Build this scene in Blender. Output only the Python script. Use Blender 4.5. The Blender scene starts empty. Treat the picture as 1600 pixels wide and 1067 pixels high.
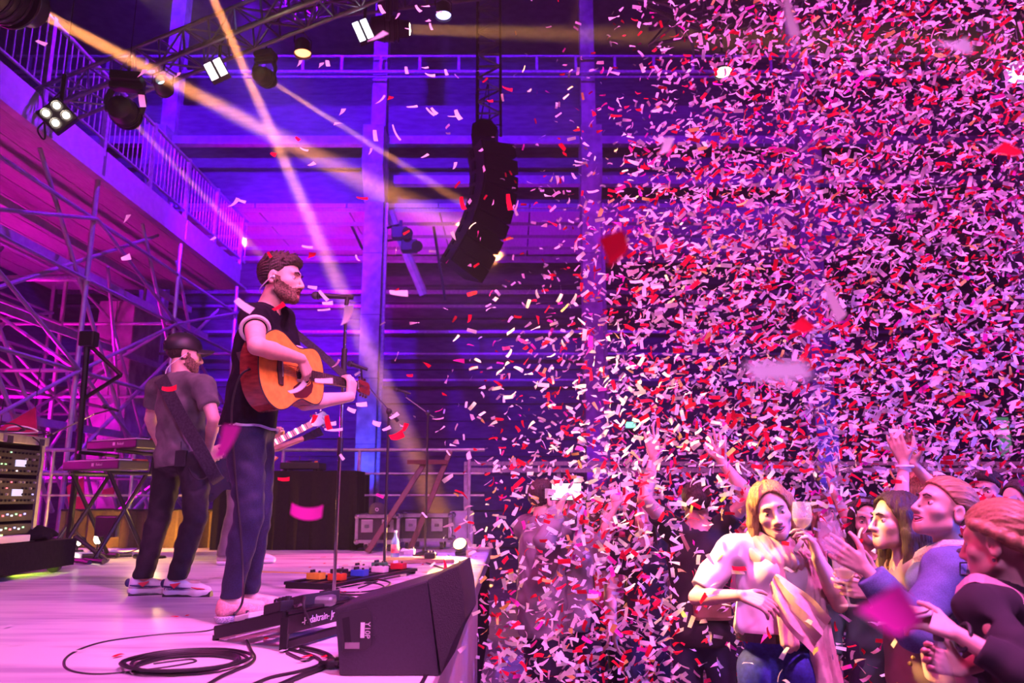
import bpy, bmesh, math, random
import numpy as np
from mathutils import Vector, Matrix, Quaternion, Euler

random.seed(7); np.random.seed(7)
SC = bpy.context.scene
COL = SC.collection
PI = math.pi

# ------------------------------------------------------------------ camera
CAM_Z, FPX = 1.604, 1200.0
PITCH = math.atan((775 - 533.5) / FPX)
SP, CP = math.sin(PITCH), math.cos(PITCH)
cam_d = bpy.data.cameras.new('camera'); cam_d.sensor_width = 36.0; cam_d.lens = 36.0 * FPX / 1600.0
cam_d.clip_start = 0.05; cam_d.clip_end = 200
cam_d.dof.use_dof = True; cam_d.dof.focus_distance = 4.0; cam_d.dof.aperture_fstop = 2.8
cam = bpy.data.objects.new('camera', cam_d); COL.objects.link(cam)
cam.location = (0, 0, CAM_Z); cam.rotation_euler = (PI / 2 + PITCH, 0, 0)
SC.camera = cam

def ray(px, py):
    u = (px - 800) / FPX; v = (533.5 - py) / FPX
    return u, CP - v * SP, SP + v * CP
def P(px, py, D):
    """world point at depth D (metres along +Y from the camera)"""
    x, y, z = ray(px, py)
    return Vector((x / y * D, D, CAM_Z + z / y * D))
def S(px, py, zz=1.0):
    """world point on the horizontal plane z"""
    x, y, z = ray(px, py); t = (zz - CAM_Z) / z
    return Vector((x * t, y * t, zz))
def L(px, py, X):
    """world point on the vertical plane X"""
    x, y, z = ray(px, py); t = X / x
    return Vector((X, y * t, CAM_Z + z * t))
def zat(py, D): return P(800, py, D).z

# ------------------------------------------------------------------ view, world, integrator
vs = SC.view_settings
SC.display_settings.display_device = 'sRGB'
vs.view_transform = 'Standard'; vs.look = 'None'; vs.exposure = -0.1; vs.gamma = 1.0; vs.use_curve_mapping = False
cy = SC.cycles
cy.use_denoising = True; cy.use_light_tree = False
cy.use_adaptive_sampling = True; cy.adaptive_threshold = 0.03
cy.max_bounces = 4; cy.diffuse_bounces = 2; cy.glossy_bounces = 2; cy.transmission_bounces = 4; cy.volume_bounces = 0
cy.transparent_max_bounces = 8
cy.caustics_reflective = False; cy.caustics_refractive = False
cy.sample_clamp_indirect = 6.0; cy.sample_clamp_direct = 0.0

W = bpy.data.worlds.new('hall_air'); SC.world = W; W.use_nodes = True
wn = W.node_tree; wn.nodes.clear()
wo = wn.nodes.new('ShaderNodeOutputWorld'); wb = wn.nodes.new('ShaderNodeBackground')
wb.inputs[0].default_value = (0.10, 0.02, 0.30, 1); wb.inputs[1].default_value = 0.0
wv = wn.nodes.new('ShaderNodeVolumeScatter'); wv.inputs['Color'].default_value = (1, 1, 1, 1)
HAZE = 0.0026
wv.inputs['Density'].default_value = HAZE; wv.inputs['Anisotropy'].default_value = 0.25
wn.links.new(wb.outputs[0], wo.inputs['Surface']); wn.links.new(wv.outputs[0], wo.inputs['Volume'])

# ------------------------------------------------------------------ lights of the rig
def spot(name, loc, target, color, power, angle, blend=0.3, radius=0.06):
    d = bpy.data.lights.new(name, 'SPOT'); d.energy = power; d.color = color
    d.spot_size = math.radians(angle); d.spot_blend = blend; d.shadow_soft_size = radius
    o = bpy.data.objects.new(name, d); COL.objects.link(o); o.location = loc
    o.rotation_euler = (Vector(target) - Vector(loc)).to_track_quat('-Z', 'Y').to_euler()
    return o
def beam(name, loc, target, color, power, spread, size):
    d = bpy.data.lights.new(name, 'AREA'); d.energy = power; d.color = color; d.shape = 'DISK'; d.size = size; d.spread = math.radians(spread)
    o = bpy.data.objects.new(name, d); COL.objects.link(o); o.location = loc
    o.rotation_euler = (Vector(target) - Vector(loc)).to_track_quat('-Z', 'Y').to_euler()
    return o
def point(name, loc, color, power, radius=0.1):
    d = bpy.data.lights.new(name, 'POINT'); d.energy = power; d.color = color; d.shadow_soft_size = radius
    o = bpy.data.objects.new(name, d); COL.objects.link(o); o.location = loc
    return o

BEAM = 640.0
VIOLET = (0.32, 0.02, 1.0); BLUE = (0.08, 0.03, 1.0); MAGENTA = (1.0, 0.04, 0.62); PINK = (1.0, 0.26, 0.62)
AMBER = (1.0, 0.42, 0.06); WARM = (1.0, 0.62, 0.28); LILAC = (0.75, 0.2, 1.0); ROSE = (1.0, 0.34, 0.52)

# the hall: violet and blue floods on the gallery, the back wall and the columns
spot('hall_flood_blue', (-6.0, 10.5, 14.8), (-6.0, 21, 12.5), (0.10, 0.0, 1.0), 26000, 88, 0.9, 0.3)
spot('hall_flood_violet', (1.5, 11.0, 14.5), (1.0, 22, 10), (0.14, 0.0, 1.0), 4200, 90, 0.9, 0.3)
spot('hall_flood_lilac', (7.5, 11.0, 14.5), (7.0, 22, 10), (0.40, 0.0, 1.0), 2400, 90, 0.9, 0.3)
spot('gallery_uplight_magenta', (-6.5, 20.5, 1.2), (-5.4, 22.2, 9.5), (0.75, 0.0, 0.9), 6500, 62, 0.8, 0.2)
spot('gallery_uplight_violet', (-0.2, 20.5, 0.5), (-0.2, 22.2, 9.5), (0.45, 0.0, 1.0), 4000, 62, 0.8, 0.2)
spot('gallery_uplight_violet_far', (6.5, 20.5, 0.5), (6.5, 22.2, 9.5), (0.40, 0.0, 1.0), 1800, 62, 0.8, 0.2)
spot('column_uplight_blue', (-3.3, 18.6, 0.3), (-3.75, 20, 4.5), (0.04, 0.06, 1.0), 3200, 40, 0.7, 0.1)
spot('column_uplight_blue_far', (2.1, 18.6, 0.3), (2.15, 20, 4.5), (0.30, 0.0, 1.0), 800, 40, 0.7, 0.1)
spot('column_uplight_blue_last', (8.0, 18.6, 0.3), (8.05, 20, 4.5), (0.08, 0.03, 1.0), 1500, 40, 0.7, 0.1)
spot('column_flood_violet', (-1.2, 13.5, 13.0), (-3.8, 20, 7.0), (0.50, 0.02, 0.8), 2600, 34, 0.8, 0.2)
spot('column_flood_violet_far', (4.6, 13.5, 13.0), (2.2, 20, 7.0), (0.55, 0.02, 0.6), 2400, 34, 0.8, 0.2)
# under the tribune
point('tribune_glow_magenta', (-8.9, 8.4, 2.6), (1.0, 0.0, 0.60), 520, 0.2)
point('tribune_glow_magenta_far', (-8.6, 12.4, 2.8), (1.0, 0.0, 0.75), 560, 0.2)
point('tribune_glow_violet', (-8.2, 15.2, 2.0), (0.26, 0.0, 1.0), 700, 0.2)
spot('tribune_flood_violet', (-2.5, 9.5, 11.0), (-7.5, 11.5, 4.5), (0.26, 0.0, 1.0), 8000, 75, 0.8, 0.25)
# stage wash from the front truss, over the audience side
spot('stage_wash_pink', (1.9, 0.6, 5.4), (-1.7, 4.4, 1.2), (1.0, 0.22, 0.44), 1150, 52, 0.9, 0.25)
spot('stage_wash_lilac', (0.3, -1.9, 6.4), (-1.6, 3.4, 1.0), (0.82, 0.30, 1.0), 1500, 92, 1.0, 0.25)
spot('stage_wash_magenta', (-4.2, 2.2, 6.5), (-2.4, 5.2, 1.0), (1.0, 0.12, 0.50), 480, 90, 0.9, 0.2)
# audience lights
spot('audience_floor_amber', (-0.75, 7.9, 1.35), (1.2, 5.0, 1.5), (1.0, 0.50, 0.06), 330, 70, 0.9, 0.08)
spot('audience_blinder_warm', (-3.0, 4.6, 5.6), (1.16, 3.45, 1.20), (1.0, 0.55, 0.14), 11000, 11.5, 0.8, 0.12)
spot('audience_gold_profile', (-3.2, 5.2, 4.6), (1.60, 3.36, 1.42), (1.0, 0.55, 0.07), 5500, 6.0, 0.8, 0.10)
spot('audience_wash_rose', (-3.0, 2.6, 7.4), (3.4, 4.4, 2.0), (1.0, 0.04, 0.30), 2200, 80, 0.9, 0.25)
spot('audience_wash_pink', (2.4, 0.2, 9.5), (3.2, 5.0, 1.5), (1.0, 0.16, 0.82), 9000, 86, 0.9, 0.25)
spot('audience_wash_blue', (7.5, 1.6, 3.6), (0.6, 4.6, 1.0), (0.05, 0.10, 1.0), 5000, 30, 0.9, 0.25)
spot('audience_top_blue', (9.0, 1.5, 8.5), (3.8, 5.2, 4.6), (0.05, 0.06, 1.0), 3000, 34, 0.9, 0.25)
spot('audience_top_amber', (-3.4, 3.2, 8.2), (1.7, 5.8, 2.9), (1.0, 0.56, 0.03), 14000, 7, 0.8, 0.2)

# ------------------------------------------------------------------ materials
MATS = {}
def mat(name, color, rough=0.6, metal=0.0, var=0.12, scale=8.0, bump=0.0, spec=0.5, emit=None, estr=0.0,
        trans=0.0, alpha=1.0, coords='Object', stretch=(1, 1, 1), color2=None, detail=4.0, sheen=0.0, lo=0.35, hi=0.65):
    if name in MATS: return MATS[name]
    m = bpy.data.materials.new(name); m.use_nodes = True; MATS[name] = m
    nt = m.node_tree; bs = nt.nodes['Principled BSDF']
    bs.inputs['Roughness'].default_value = rough; bs.inputs['Metallic'].default_value = metal
    bs.inputs['Specular IOR Level'].default_value = spec
    if trans: bs.inputs['Transmission Weight'].default_value = trans
    if alpha < 1: bs.inputs['Alpha'].default_value = alpha
    if sheen: bs.inputs['Sheen Weight'].default_value = sheen
    tc = nt.nodes.new('ShaderNodeTexCoord'); mp = nt.nodes.new('ShaderNodeMapping'); mp.inputs['Scale'].default_value = stretch
    nz = nt.nodes.new('ShaderNodeTexNoise'); nz.inputs['Scale'].default_value = scale; nz.inputs['Detail'].default_value = detail
    nt.links.new(tc.outputs[coords], mp.inputs[0]); nt.links.new(mp.outputs[0], nz.inputs['Vector'])
    rp = nt.nodes.new('ShaderNodeValToRGB')
    c = color; c2 = color2 or tuple(max(0, x * (1 - var * 2)) for x in c)
    rp.color_ramp.elements[0].position = lo; rp.color_ramp.elements[1].position = hi
    rp.color_ramp.elements[0].color = (*c2, 1); rp.color_ramp.elements[1].color = (*c, 1)
    nt.links.new(nz.outputs['Fac'], rp.inputs[0]); nt.links.new(rp.outputs[0], bs.inputs['Base Color'])
    if bump:
        bp = nt.nodes.new('ShaderNodeBump'); bp.inputs['Strength'].default_value = bump; bp.inputs['Distance'].default_value = 0.02
        nt.links.new(nz.outputs['Fac'], bp.inputs['Height']); nt.links.new(bp.outputs[0], bs.inputs['Normal'])
    if emit:
        bs.inputs['Emission Color'].default_value = (*emit, 1); bs.inputs['Emission Strength'].default_value = estr
    return m
def glow(name, color, strength):
    return mat(name, (0.8, 0.8, 0.8), emit=color, estr=strength, var=0.02)

M_black = mat('black_plastic', (0.018, 0.017, 0.020), 0.45)
M_blackmetal = mat('black_metal', (0.02, 0.02, 0.022), 0.35, 0.6)
M_chrome = mat('chrome', (0.75, 0.75, 0.77), 0.16, 1.0, var=0.05)
M_alu = mat('aluminium', (0.62, 0.62, 0.64), 0.35, 0.9, var=0.1, scale=20)
M_steel = mat('galvanised_steel', (0.55, 0.55, 0.58), 0.42, 0.55, var=0.15, scale=14)
M_white = mat('white_plastic', (0.8, 0.8, 0.8), 0.45, var=0.04)
M_cable = mat('rubber_cable', (0.012, 0.012, 0.014), 0.5)
M_cloth = mat('black_molton', (0.012, 0.010, 0.012), 0.95, scale=30, bump=0.2, spec=0.08)
M_concrete = mat('concrete', (0.42, 0.40, 0.39), 0.85, scale=3.5, var=0.22, bump=0.25)
M_paintsteel = mat('painted_beam', (0.34, 0.33, 0.35), 0.55, scale=5, var=0.15)
M_dark = mat('dark_wall_sheet', (0.10, 0.090, 0.11), 0.7, scale=2.5, var=0.2, stretch=(1, 1, 4))
M_wood = mat('plywood', (0.38, 0.24, 0.13), 0.6, stretch=(1, 1, 8), var=0.2)
M_soffit = mat('soffit_board', (0.40, 0.38, 0.40), 0.75, stretch=(6, 0.4, 1), var=0.12)

# ------------------------------------------------------------------ object helpers
def tag(o, label=None, cat=None, group=None, kind=None):
    if label: o['label'] = label
    if cat: o['category'] = cat
    if group: o['group'] = group
    if kind: o['kind'] = kind
    return o
def worg(o):
    v = Vector((0, 0, 0))
    while o is not None:
        v += o.location; o = o.parent
    return v
def thing(name, label, cat, loc, group=None, kind=None):
    o = bpy.data.objects.new(name, None); COL.objects.link(o); o.location = loc; o.empty_display_size = 0.1
    return tag(o, label, cat, group, kind)
def link(name, me, parent=None, loc=None):
    o = bpy.data.objects.new(name, me); COL.objects.link(o)
    if parent is not None: o.parent = parent
    if loc is not None: o.location = loc
    return o
def frame_of(d):
    d = d.normalized(); a = Vector((0, 0, 1)) if abs(d.z) < 0.9 else Vector((1, 0, 0))
    x = d.cross(a).normalized(); y = d.cross(x).normalized()
    return x, y

class MB:
    """collects geometry in world coordinates; build() links ONE mesh object"""
    def __init__(s): s.v = []; s.f = []; s.m = []; s.mi = 0
    def add(s, vs, fs):
        b = len(s.v); s.v += [tuple(v) for v in vs]
        for f in fs: s.f.append(tuple(b + i for i in f)); s.m.append(s.mi)
        return s
    def box(s, c, size, ax=None):
        c = Vector(c); hx, hy, hz = (k / 2 for k in size)
        X, Y, Z = ax or (Vector((1, 0, 0)), Vector((0, 1, 0)), Vector((0, 0, 1)))
        vs = [c + X * (sx * hx) + Y * (sy * hy) + Z * (sz * hz) for sz in (-1, 1) for sy in (-1, 1) for sx in (-1, 1)]
        return s.add(vs, [(0, 2, 3, 1), (4, 5, 7, 6), (0, 1, 5, 4), (2, 6, 7, 3), (0, 4, 6, 2), (1, 3, 7, 5)])
    def mm(s, a, b):
        a = Vector(a); b = Vector(b)
        return s.box((a + b) / 2, (abs(b.x - a.x), abs(b.y - a.y), abs(b.z - a.z)))
    def tube(s, a, b, r, n=8, r2=None, caps=True):
        a = Vector(a); b = Vector(b); x, y = frame_of(b - a); r2 = r if r2 is None else r2
        vs = [p + (x * math.cos(2 * PI * i / n) + y * math.sin(2 * PI * i / n)) * rr for p, rr in ((a, r), (b, r2)) for i in range(n)]
        fs = [(i, (i + 1) % n, n + (i + 1) % n, n + i) for i in range(n)]
        if caps: fs += [tuple(range(n - 1, -1, -1)), tuple(range(n, 2 * n))]
        return s.add(vs, fs)
    def path(s, pts, r, n=7):
        pts = [Vector(p) for p in pts]; k = len(pts); vs = []; up = None
        for i, p in enumerate(pts):
            t = (pts[min(i + 1, k - 1)] - pts[max(i - 1, 0)]).normalized()
            if up is None: x, y = frame_of(t)
            else:
                x = (up - t * up.dot(t)); x = x.normalized() if x.length > 1e-6 else frame_of(t)[0]; y = t.cross(x)
            up = x
            rr = r[i] if isinstance(r, (list, tuple)) else r
            vs += [p + (x * math.cos(2 * PI * j / n) + y * math.sin(2 * PI * j / n)) * rr for j in range(n)]
        fs = [(i * n + j, i * n + (j + 1) % n, (i + 1) * n + (j + 1) % n, (i + 1) * n + j) for i in range(k - 1) for j in range(n)]
        fs += [tuple(range(n - 1, -1, -1)), tuple(range((k - 1) * n, k * n))]
        return s.add(vs, fs)
    def lathe(s, base, axis, prof, n=20, close=True):
        """prof: list of (radius, height along axis)"""
        base = Vector(base); axis = Vector(axis).normalized(); x, y = frame_of(axis); k = len(prof)
        vs = [base + axis * h + (x * math.cos(2 * PI * j / n) + y * math.sin(2 * PI * j / n)) * r for r, h in prof for j in range(n)]
        fs = [(i * n + j, i * n + (j + 1) % n, (i + 1) * n + (j + 1) % n, (i + 1) * n + j) for i in range(k - 1) for j in range(n)]
        if close: fs += [tuple(range(n - 1, -1, -1)), tuple(range((k - 1) * n, k * n))]
        return s.add(vs, fs)
    def prism(s, pts, d):
        """pts: planar polygon, d: extrusion vector"""
        pts = [Vector(p) for p in pts]; d = Vector(d); n = len(pts)
        return s.add(pts + [p + d for p in pts], [tuple(range(n - 1, -1, -1)), tuple(range(n, 2 * n))] + [(i, (i + 1) % n, n + (i + 1) % n, n + i) for i in range(n)])
    def strip(s, pts, wdir, w, th):
        """flat band along pts, width vector wdir*w, thickness th"""
        pts = [Vector(p) for p in pts]; k = len(pts); vs = []
        for i, p in enumerate(pts):
            t = (pts[min(i + 1, k - 1)] - pts[max(i - 1, 0)]).normalized()
            wd = wdir[i] if isinstance(wdir, (list, tuple)) and not isinstance(wdir, Vector) else wdir
            wd = Vector(wd).normalized(); nn = t.cross(wd).normalized()
            vs += [p - wd * w / 2 - nn * th / 2, p + wd * w / 2 - nn * th / 2, p + wd * w / 2 + nn * th / 2, p - wd * w / 2 + nn * th / 2]
        fs = [(i * 4 + j, i * 4 + (j + 1) % 4, i * 4 + 4 + (j + 1) % 4, i * 4 + 4 + j) for i in range(k - 1) for j in range(4)]
        fs += [(3, 2, 1, 0), tuple((k - 1) * 4 + j for j in range(4))]
        return s.add(vs, fs)
    def ball(s, c, r, n=12, m=8, sc=(1, 1, 1)):
        c = Vector(c); vs = []; fs = []
        for i in range(m + 1):
            th = PI * i / m
            for j in range(n):
                ph = 2 * PI * j / n
                vs.append(c + Vector((sc[0] * math.sin(th) * math.cos(ph), sc[1] * math.sin(th) * math.sin(ph), sc[2] * math.cos(th))) * r)
        for i in range(m):
            for j in range(n): fs.append((i * n + j, (i + 1) * n + j, (i + 1) * n + (j + 1) % n, i * n + (j + 1) % n))
        return s.add(vs, fs)
    def build(s, name, material, parent=None, origin=None, smooth=False, bevel=0.0):
        if parent is not None: o0 = worg(parent)
        else:
            o0 = Vector(origin) if origin is not None else Vector((0, 0, 0))
        me = bpy.data.meshes.new(name)
        me.from_pydata([(x - o0.x, y - o0.y, z - o0.z) for x, y, z in s.v], [], s.f)
        for mt in (material if isinstance(material, (list, tuple)) else [material]): me.materials.append(mt)
        me.polygons.foreach_set('material_index', s.m)
        bm = bmesh.new(); bm.from_mesh(me); bmesh.ops.recalc_face_normals(bm, faces=bm.faces)
        if bevel: bmesh.ops.bevel(bm, geom=list(bm.edges), offset=bevel, segments=2, affect='EDGES', profile=0.6, clamp_overlap=True)
        bm.to_mesh(me); bm.free()
        if smooth:
            me.polygons.foreach_set('use_smooth', [True] * len(me.polygons))
            try: me.set_sharp_from_angle(angle=math.radians(40))
            except Exception: pass
        me.update()
        return link(name, me, parent, None if parent is not None else o0)

def struct(name, mb, m, **k):
    o = mb.build(name, m, **k); o['kind'] = 'structure'; return o
def text(name, body, loc, xdir, ydir, size, material, parent, extrude=0.0008):
    c = bpy.data.curves.new(name, 'FONT'); c.body = body; c.size = size; c.extrude = extrude; c.align_x = 'CENTER'; c.align_y = 'CENTER'
    c.materials.append(material); c.resolution_u = 3
    o = bpy.data.objects.new(name, c); COL.objects.link(o); o.parent = parent
    x = Vector(xdir).normalized(); z = x.cross(Vector(ydir)).normalized(); y = z.cross(x)
    M = Matrix((x, y, z)).transposed().to_4x4(); M.translation = Vector(loc) - worg(parent)
    o.matrix_local = M
    bpy.context.view_layer.update()
    me = bpy.data.meshes.new_from_object(o.evaluated_get(bpy.context.evaluated_depsgraph_get()))
    r = bpy.data.objects.new(name, me); COL.objects.link(r); r.parent = parent; r.matrix_local = M
    bpy.data.objects.remove(o)
    return r
def copy_tree(o, parent=None):
    c = o.copy(); COL.objects.link(c); c.parent = parent
    for ch in list(o.children): copy_tree(ch, c)
    return c
def catmull(pts, n=8):
    pts = [Vector(p) for p in pts]; out = []
    for i in range(len(pts) - 1):
        p0 = pts[max(i - 1, 0)]; p1 = pts[i]; p2 = pts[i + 1]; p3 = pts[min(i + 2, len(pts) - 1)]
        for j in range(n):
            t = j / n
            out.append(0.5 * ((2 * p1) + (p2 - p0) * t + (2 * p0 - 5 * p1 + 4 * p2 - p3) * t * t + (3 * p1 - p0 - 3 * p2 + p3) * t ** 3))
    out.append(pts[-1]); return out
# ================================================================== THE HALL
M_floor = mat('screed_floor', (0.16, 0.15, 0.16), 0.45, scale=3, var=0.25)
M_stagefloor = mat('white_stage_vinyl', (0.80, 0.78, 0.80), 0.30, scale=1.4, stretch=(0.8, 5.0, 1), color2=(0.46, 0.40, 0.52), detail=7, lo=0.36, hi=0.56)
SX0, SX1, SY0, SY1 = -5.85, -0.25, -2.5, 9.6
struct('floor', MB().mm((-15, -4, -0.2), (16, 26, 0)), M_floor)
struct('floor_stage_deck', MB().mm((SX0, SY0, 0.94), (SX1 - 0.012, SY1, 1.0)), M_stagefloor)
trim = struct('trim_1', MB().mm((SX1 - 0.012, SY0, 0.90), (SX1 + 0.004, SY1, 1.001)), mat('fascia_edge', (0.7, 0.68, 0.7), 0.3, 0.7))
struct('wall_stage_front', MB().mm((SX1 - 0.03, SY0, 0), (SX1 - 0.005, 6.0, 0.9)),
       mat('brushed_fascia', (0.72, 0.66, 0.72), 0.5, 0.15, scale=30, stretch=(1, 6, 0.3), var=0.15))
struct('wall_stage_front_far', MB().mm((SX1 - 0.05, 6.0, 0), (SX1 - 0.03, SY1, 0.9)), M_cloth)
struct('wall_stage_end', MB().mm((SX0, SY1 - 0.03, 0), (SX1 - 0.02, SY1, 0.94)), M_cloth)
struct('wall_back', MB().mm((-15, 24.8, 0), (16, 25, 17)), M_dark)
struct('wall_left', MB().mm((-15, -4, 0), (-14.8, 25, 17)), M_dark)
struct('wall_right', MB().mm((15.8, -4, 0), (16, 25, 17)), M_dark)
struct('wall_front', MB().mm((-15, -4.2, 0), (16, -4, 17)), M_dark)
struct('ceiling', MB().mm((-15, -4, 17), (16, 25, 17.2)), M_dark)
DC = 20.0
colx = [P(577, 600, DC).x + i * 5.9 for i in range(-1, 4)]
# roof girders and ceiling purlins
for i, y in enumerate((6.5, 11.5, 16.5)):
    struct('beam_roof', MB().mm((-14.8, y - 0.15, 15.6), (15.8, y + 0.15, 17)), M_paintsteel)
# gallery between the columns: soffit boards, front beams, parapet
zs = zat(320, DC)
g = bpy.data.objects.new('ceiling_gallery', None); COL.objects.link(g); g['kind'] = 'structure'; g.location = (0, 0, 0)
nb = 40
for i in range(nb):
    y0 = DC + 0.25 + i * (4.5 / nb)
    # soffit boards run along the hall; the ribs show as lines
    if i % 10 == 0:
        MB().mm((-14.8, y0, zs - 0.10), (15.8, y0 + 0.07, zs)).build('soffit_rib', M_soffit, g)
for i in range(12):
    x0 = -14.8 + i * 2.55
    MB().mm((x0 + 0.02, DC + 0.2, zs), (x0 + 2.53, 24.8, zs + 0.12)).build('soffit_panel', M_soffit, g)
def hbeam(py0, py1, D, x0, x1, m, name='beam_gallery', dep=0.25, flange=True):
    z0, z1 = zat(py1, D), zat(py0, D); b = MB().mm((x0, D, z0), (x1, D + dep, z1))
    return struct(name, b, m)
hbeam(212, 224, DC - 0.35, -14.8, 15.8, M_paintsteel)                 # crane runway flange
hbeam(224, 262, DC + 0.15, -14.8, 15.8, M_dark, 'wall_gallery_front')
hbeam(274, 287, DC - 0.2, colx[1] + 0.5, 15.8, M_paintsteel)
hbeam(262, 320, DC + 0.3, -14.8, 15.8, M_dark, 'wall_gallery_apron')
hbeam(165, 212, DC + 0.1, -14.8, 15.8, M_dark, 'wall_crane_girder')
hbeam(400, 407, 24.4, -14.8, 15.8, M_paintsteel, 'beam_wall_rail')
for (a, b, D) in ((453, 458, 24.2), (476, 480, 24.3), (551, 554, 24.3), (592, 595, 24.3), (516, 520, 24.5)):
    hbeam(a, b, D, -14.8, 15.8, M_steel, 'trim_wall_pipe', 0.12)
# wall siding boards behind
sid = bpy.data.objects.new('wall_siding', None); COL.objects.link(sid); sid['kind'] = 'structure'
for i in range(16):
    z0 = 0.05 + i * 0.56
    MB().mm((-14.8, 24.66 + (i % 2) * 0.05, z0), (15.8, 24.8, z0 + 0.53)).build('siding_board', M_dark, sid)
for i in range(12):
    z0 = zs + 0.4 + i * 0.62
    MB().mm((-14.8, 24.66 + (i % 2) * 0.05, z0), (15.8, 24.8, z0 + 0.58)).build('siding_board', M_dark, sid)
# crane walkway railing, high up
zr0, zr1 = zat(121, DC), zat(97, DC)
rl = thing('walkway_railing', 'thin blue lit steel railing of the high crane walkway along the back wall', 'railing', (0, DC - 0.3, zr0))
for z, r in ((zr1, 0.035), (zr0, 0.05), (zr0 - 0.16, 0.03)):
    MB().tube((-14, DC - 0.3, z), (15, DC - 0.3, z), r).build('rail', M_steel, rl)
for i in range(26):
    x = -13.6 + i * 1.1
    MB().box((x, DC - 0.3, (zr0 + zr1) / 2), (0.07, 0.05, zr1 - zr0)).build('post', M_steel, rl)
# columns with crane corbels
for i, x in enumerate(colx):
    c = struct('column_hall', MB().mm((x - 0.25, DC - 0.25, 0), (x + 0.25, DC + 0.4, zat(320, DC))), M_concrete)
    c2 = MB().prism([(x - 0.28, DC + 0.35, zat(320, DC)), (x - 0.28, DC - 0.25, zat(320, DC)), (x - 0.28, DC - 0.75, zat(300, DC) + 0.5), (x - 0.28, DC - 0.75, zat(214, DC)), (x - 0.28, DC + 0.35, zat(214, DC))], (0.56, 0, 0)).build('corbel', M_concrete, c)
    MB().mm((x - 0.2, DC - 0.1, zat(214, DC)), (x + 0.2, DC + 0.3, 17)).build('upper_shaft', M_concrete, c)
    for k in range(5):
        MB().mm((x - 0.256, DC - 0.256, 1.2 + k * 1.7), (x + 0.256, DC + 0.38, 1.215 + k * 1.7)).build('formwork_joint', M_dark, c)
    MB().tube((x + 0.32, DC - 0.1, 0), (x + 0.32, DC - 0.1, zat(320, DC)), 0.05).build('downpipe', M_steel, c)
# steel hangers and pipes under the gallery
for (a, b) in (((398, 333), (540, 333)), ((540, 333), (567, 390)), ((676, 330), (722, 346)), ((676, 346), (696, 470))):
    struct('trim_gallery_pipe', MB().tube(P(*a, 21.5), P(*b, 21.5), 0.04), M_blackmetal)
# flood lamps on the column bracket
for (px, py, n) in ((625, 365, 'dark swivelling flood lamp clamped beside the front concrete column'), (640, 385, 'lower dark flood lamp on the steel brace behind the column')):
    c = P(px, py, 19.5)
    t = thing('flood_lamp', n, 'flood lamp', c, 'flood lamps on the column brace')
    MB().box(c, (0.42, 0.3, 0.32)).build('housing', M_black, t, bevel=0.03)
    MB().lathe(c + Vector((0.2, -0.16, -0.05)), (0.3, -1, -0.3), [(0.12, 0), (0.15, 0.12)], 14).build('lens', M_black, t)
    MB().box(c + Vector((0, 0.1, 0.25)), (0.08, 0.08, 0.3)).build('bracket', M_blackmetal, t)
    MB().tube(c + Vector((0, 0.1, 0.3)), Vector((colx[1] + 0.2, DC, c.z + 0.3)), 0.035).build('wall_arm', M_blackmetal, t)
struct('beam_brace', MB().tube(P(608, 330, 20.1), P(662, 460, 21.0), 0.13, 8), M_paintsteel)
# brick pier behind the scaffold
Dp = 15.0
pier = struct('column_pier', MB().mm((P(138, 640, Dp).x, Dp, 0), (P(196, 640, Dp).x, Dp + 1.2, zat(470, Dp))), M_concrete)
nrow = 12
x0, x1 = P(138, 640, Dp).x, P(196, 640, Dp).x
ztop = zat(470, Dp); hr = ztop / nrow
blk = None
for r in range(nrow):
    for k in range(2):
        w = (x1 - x0) / 2
        MB().mm((x0 + k * w + 0.01, Dp - 0.02, r * hr + 0.012), (x0 + (k + 1) * w - 0.01, Dp + 0.05, (r + 1) * hr - 0.012)).build('block', M_concrete, pier)

# ================================================================== TRIBUNE SCAFFOLD (left)
TY = [1.9, 4.75, 7.6, 10.45, 13.3, 16.2]
TX = [-6.0, -8.0, -10.0]
M_tube = mat('scaffold_tube', (0.50, 0.48, 0.50), 0.32, 0.5, var=0.1, scale=10)
tri = thing('scaffold_tribune', 'tall tube scaffold tribune with diagonal braces behind the stage, lit magenta', 'scaffold', (-8, 10, 0))
LV = [0.35, 1.9, 3.3, 4.6, 5.5]
for x in TX:
    for y in TY:
        top = 6.1 if x == -6 else 6.1
        MB().tube((x, y, 0), (x, y, top), 0.036).build('standard_tube', M_tube, tri)
        for z in (1.9, 3.3, 4.6):
            MB().tube((x, y, z - 0.03), (x, y, z + 0.03), 0.062, 10).build('rosette', M_steel, tri)
    for z in LV:
        for i in range(len(TY) - 1):
            MB().tube((x, TY[i], z), (x, TY[i + 1], z), 0.03).build('ledger_tube', M_tube, tri)
    for i in range(1, len(TY) - 1):
        for k in range(len(LV) - 1):
            a, b = (LV[k], LV[k + 1]) if (i + k + TX.index(x)) % 2 else (LV[k + 1], LV[k])
            MB().tube((x + 0.05, TY[i], a), (x + 0.05, TY[i + 1], b), 0.027).build('brace_tube', M_tube, tri)
for i, y in enumerate(TY):
    for z in (1.9, 3.3, 4.6):
        MB().tube((TX[0], y, z), (TX[2], y, z), 0.028).build('transom_tube', M_tube, tri)
    if i:
        for j in range(2):
            for k in (0, 2):
                a, b = (LV[k], LV[k + 1]) if (i + j + k) % 2 else (LV[k + 1], LV[k])
                MB().tube((TX[j], y + 0.06, a), (TX[j + 1], y + 0.06, b), 0.026).build('brace_tube', M_tube, tri)
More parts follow.
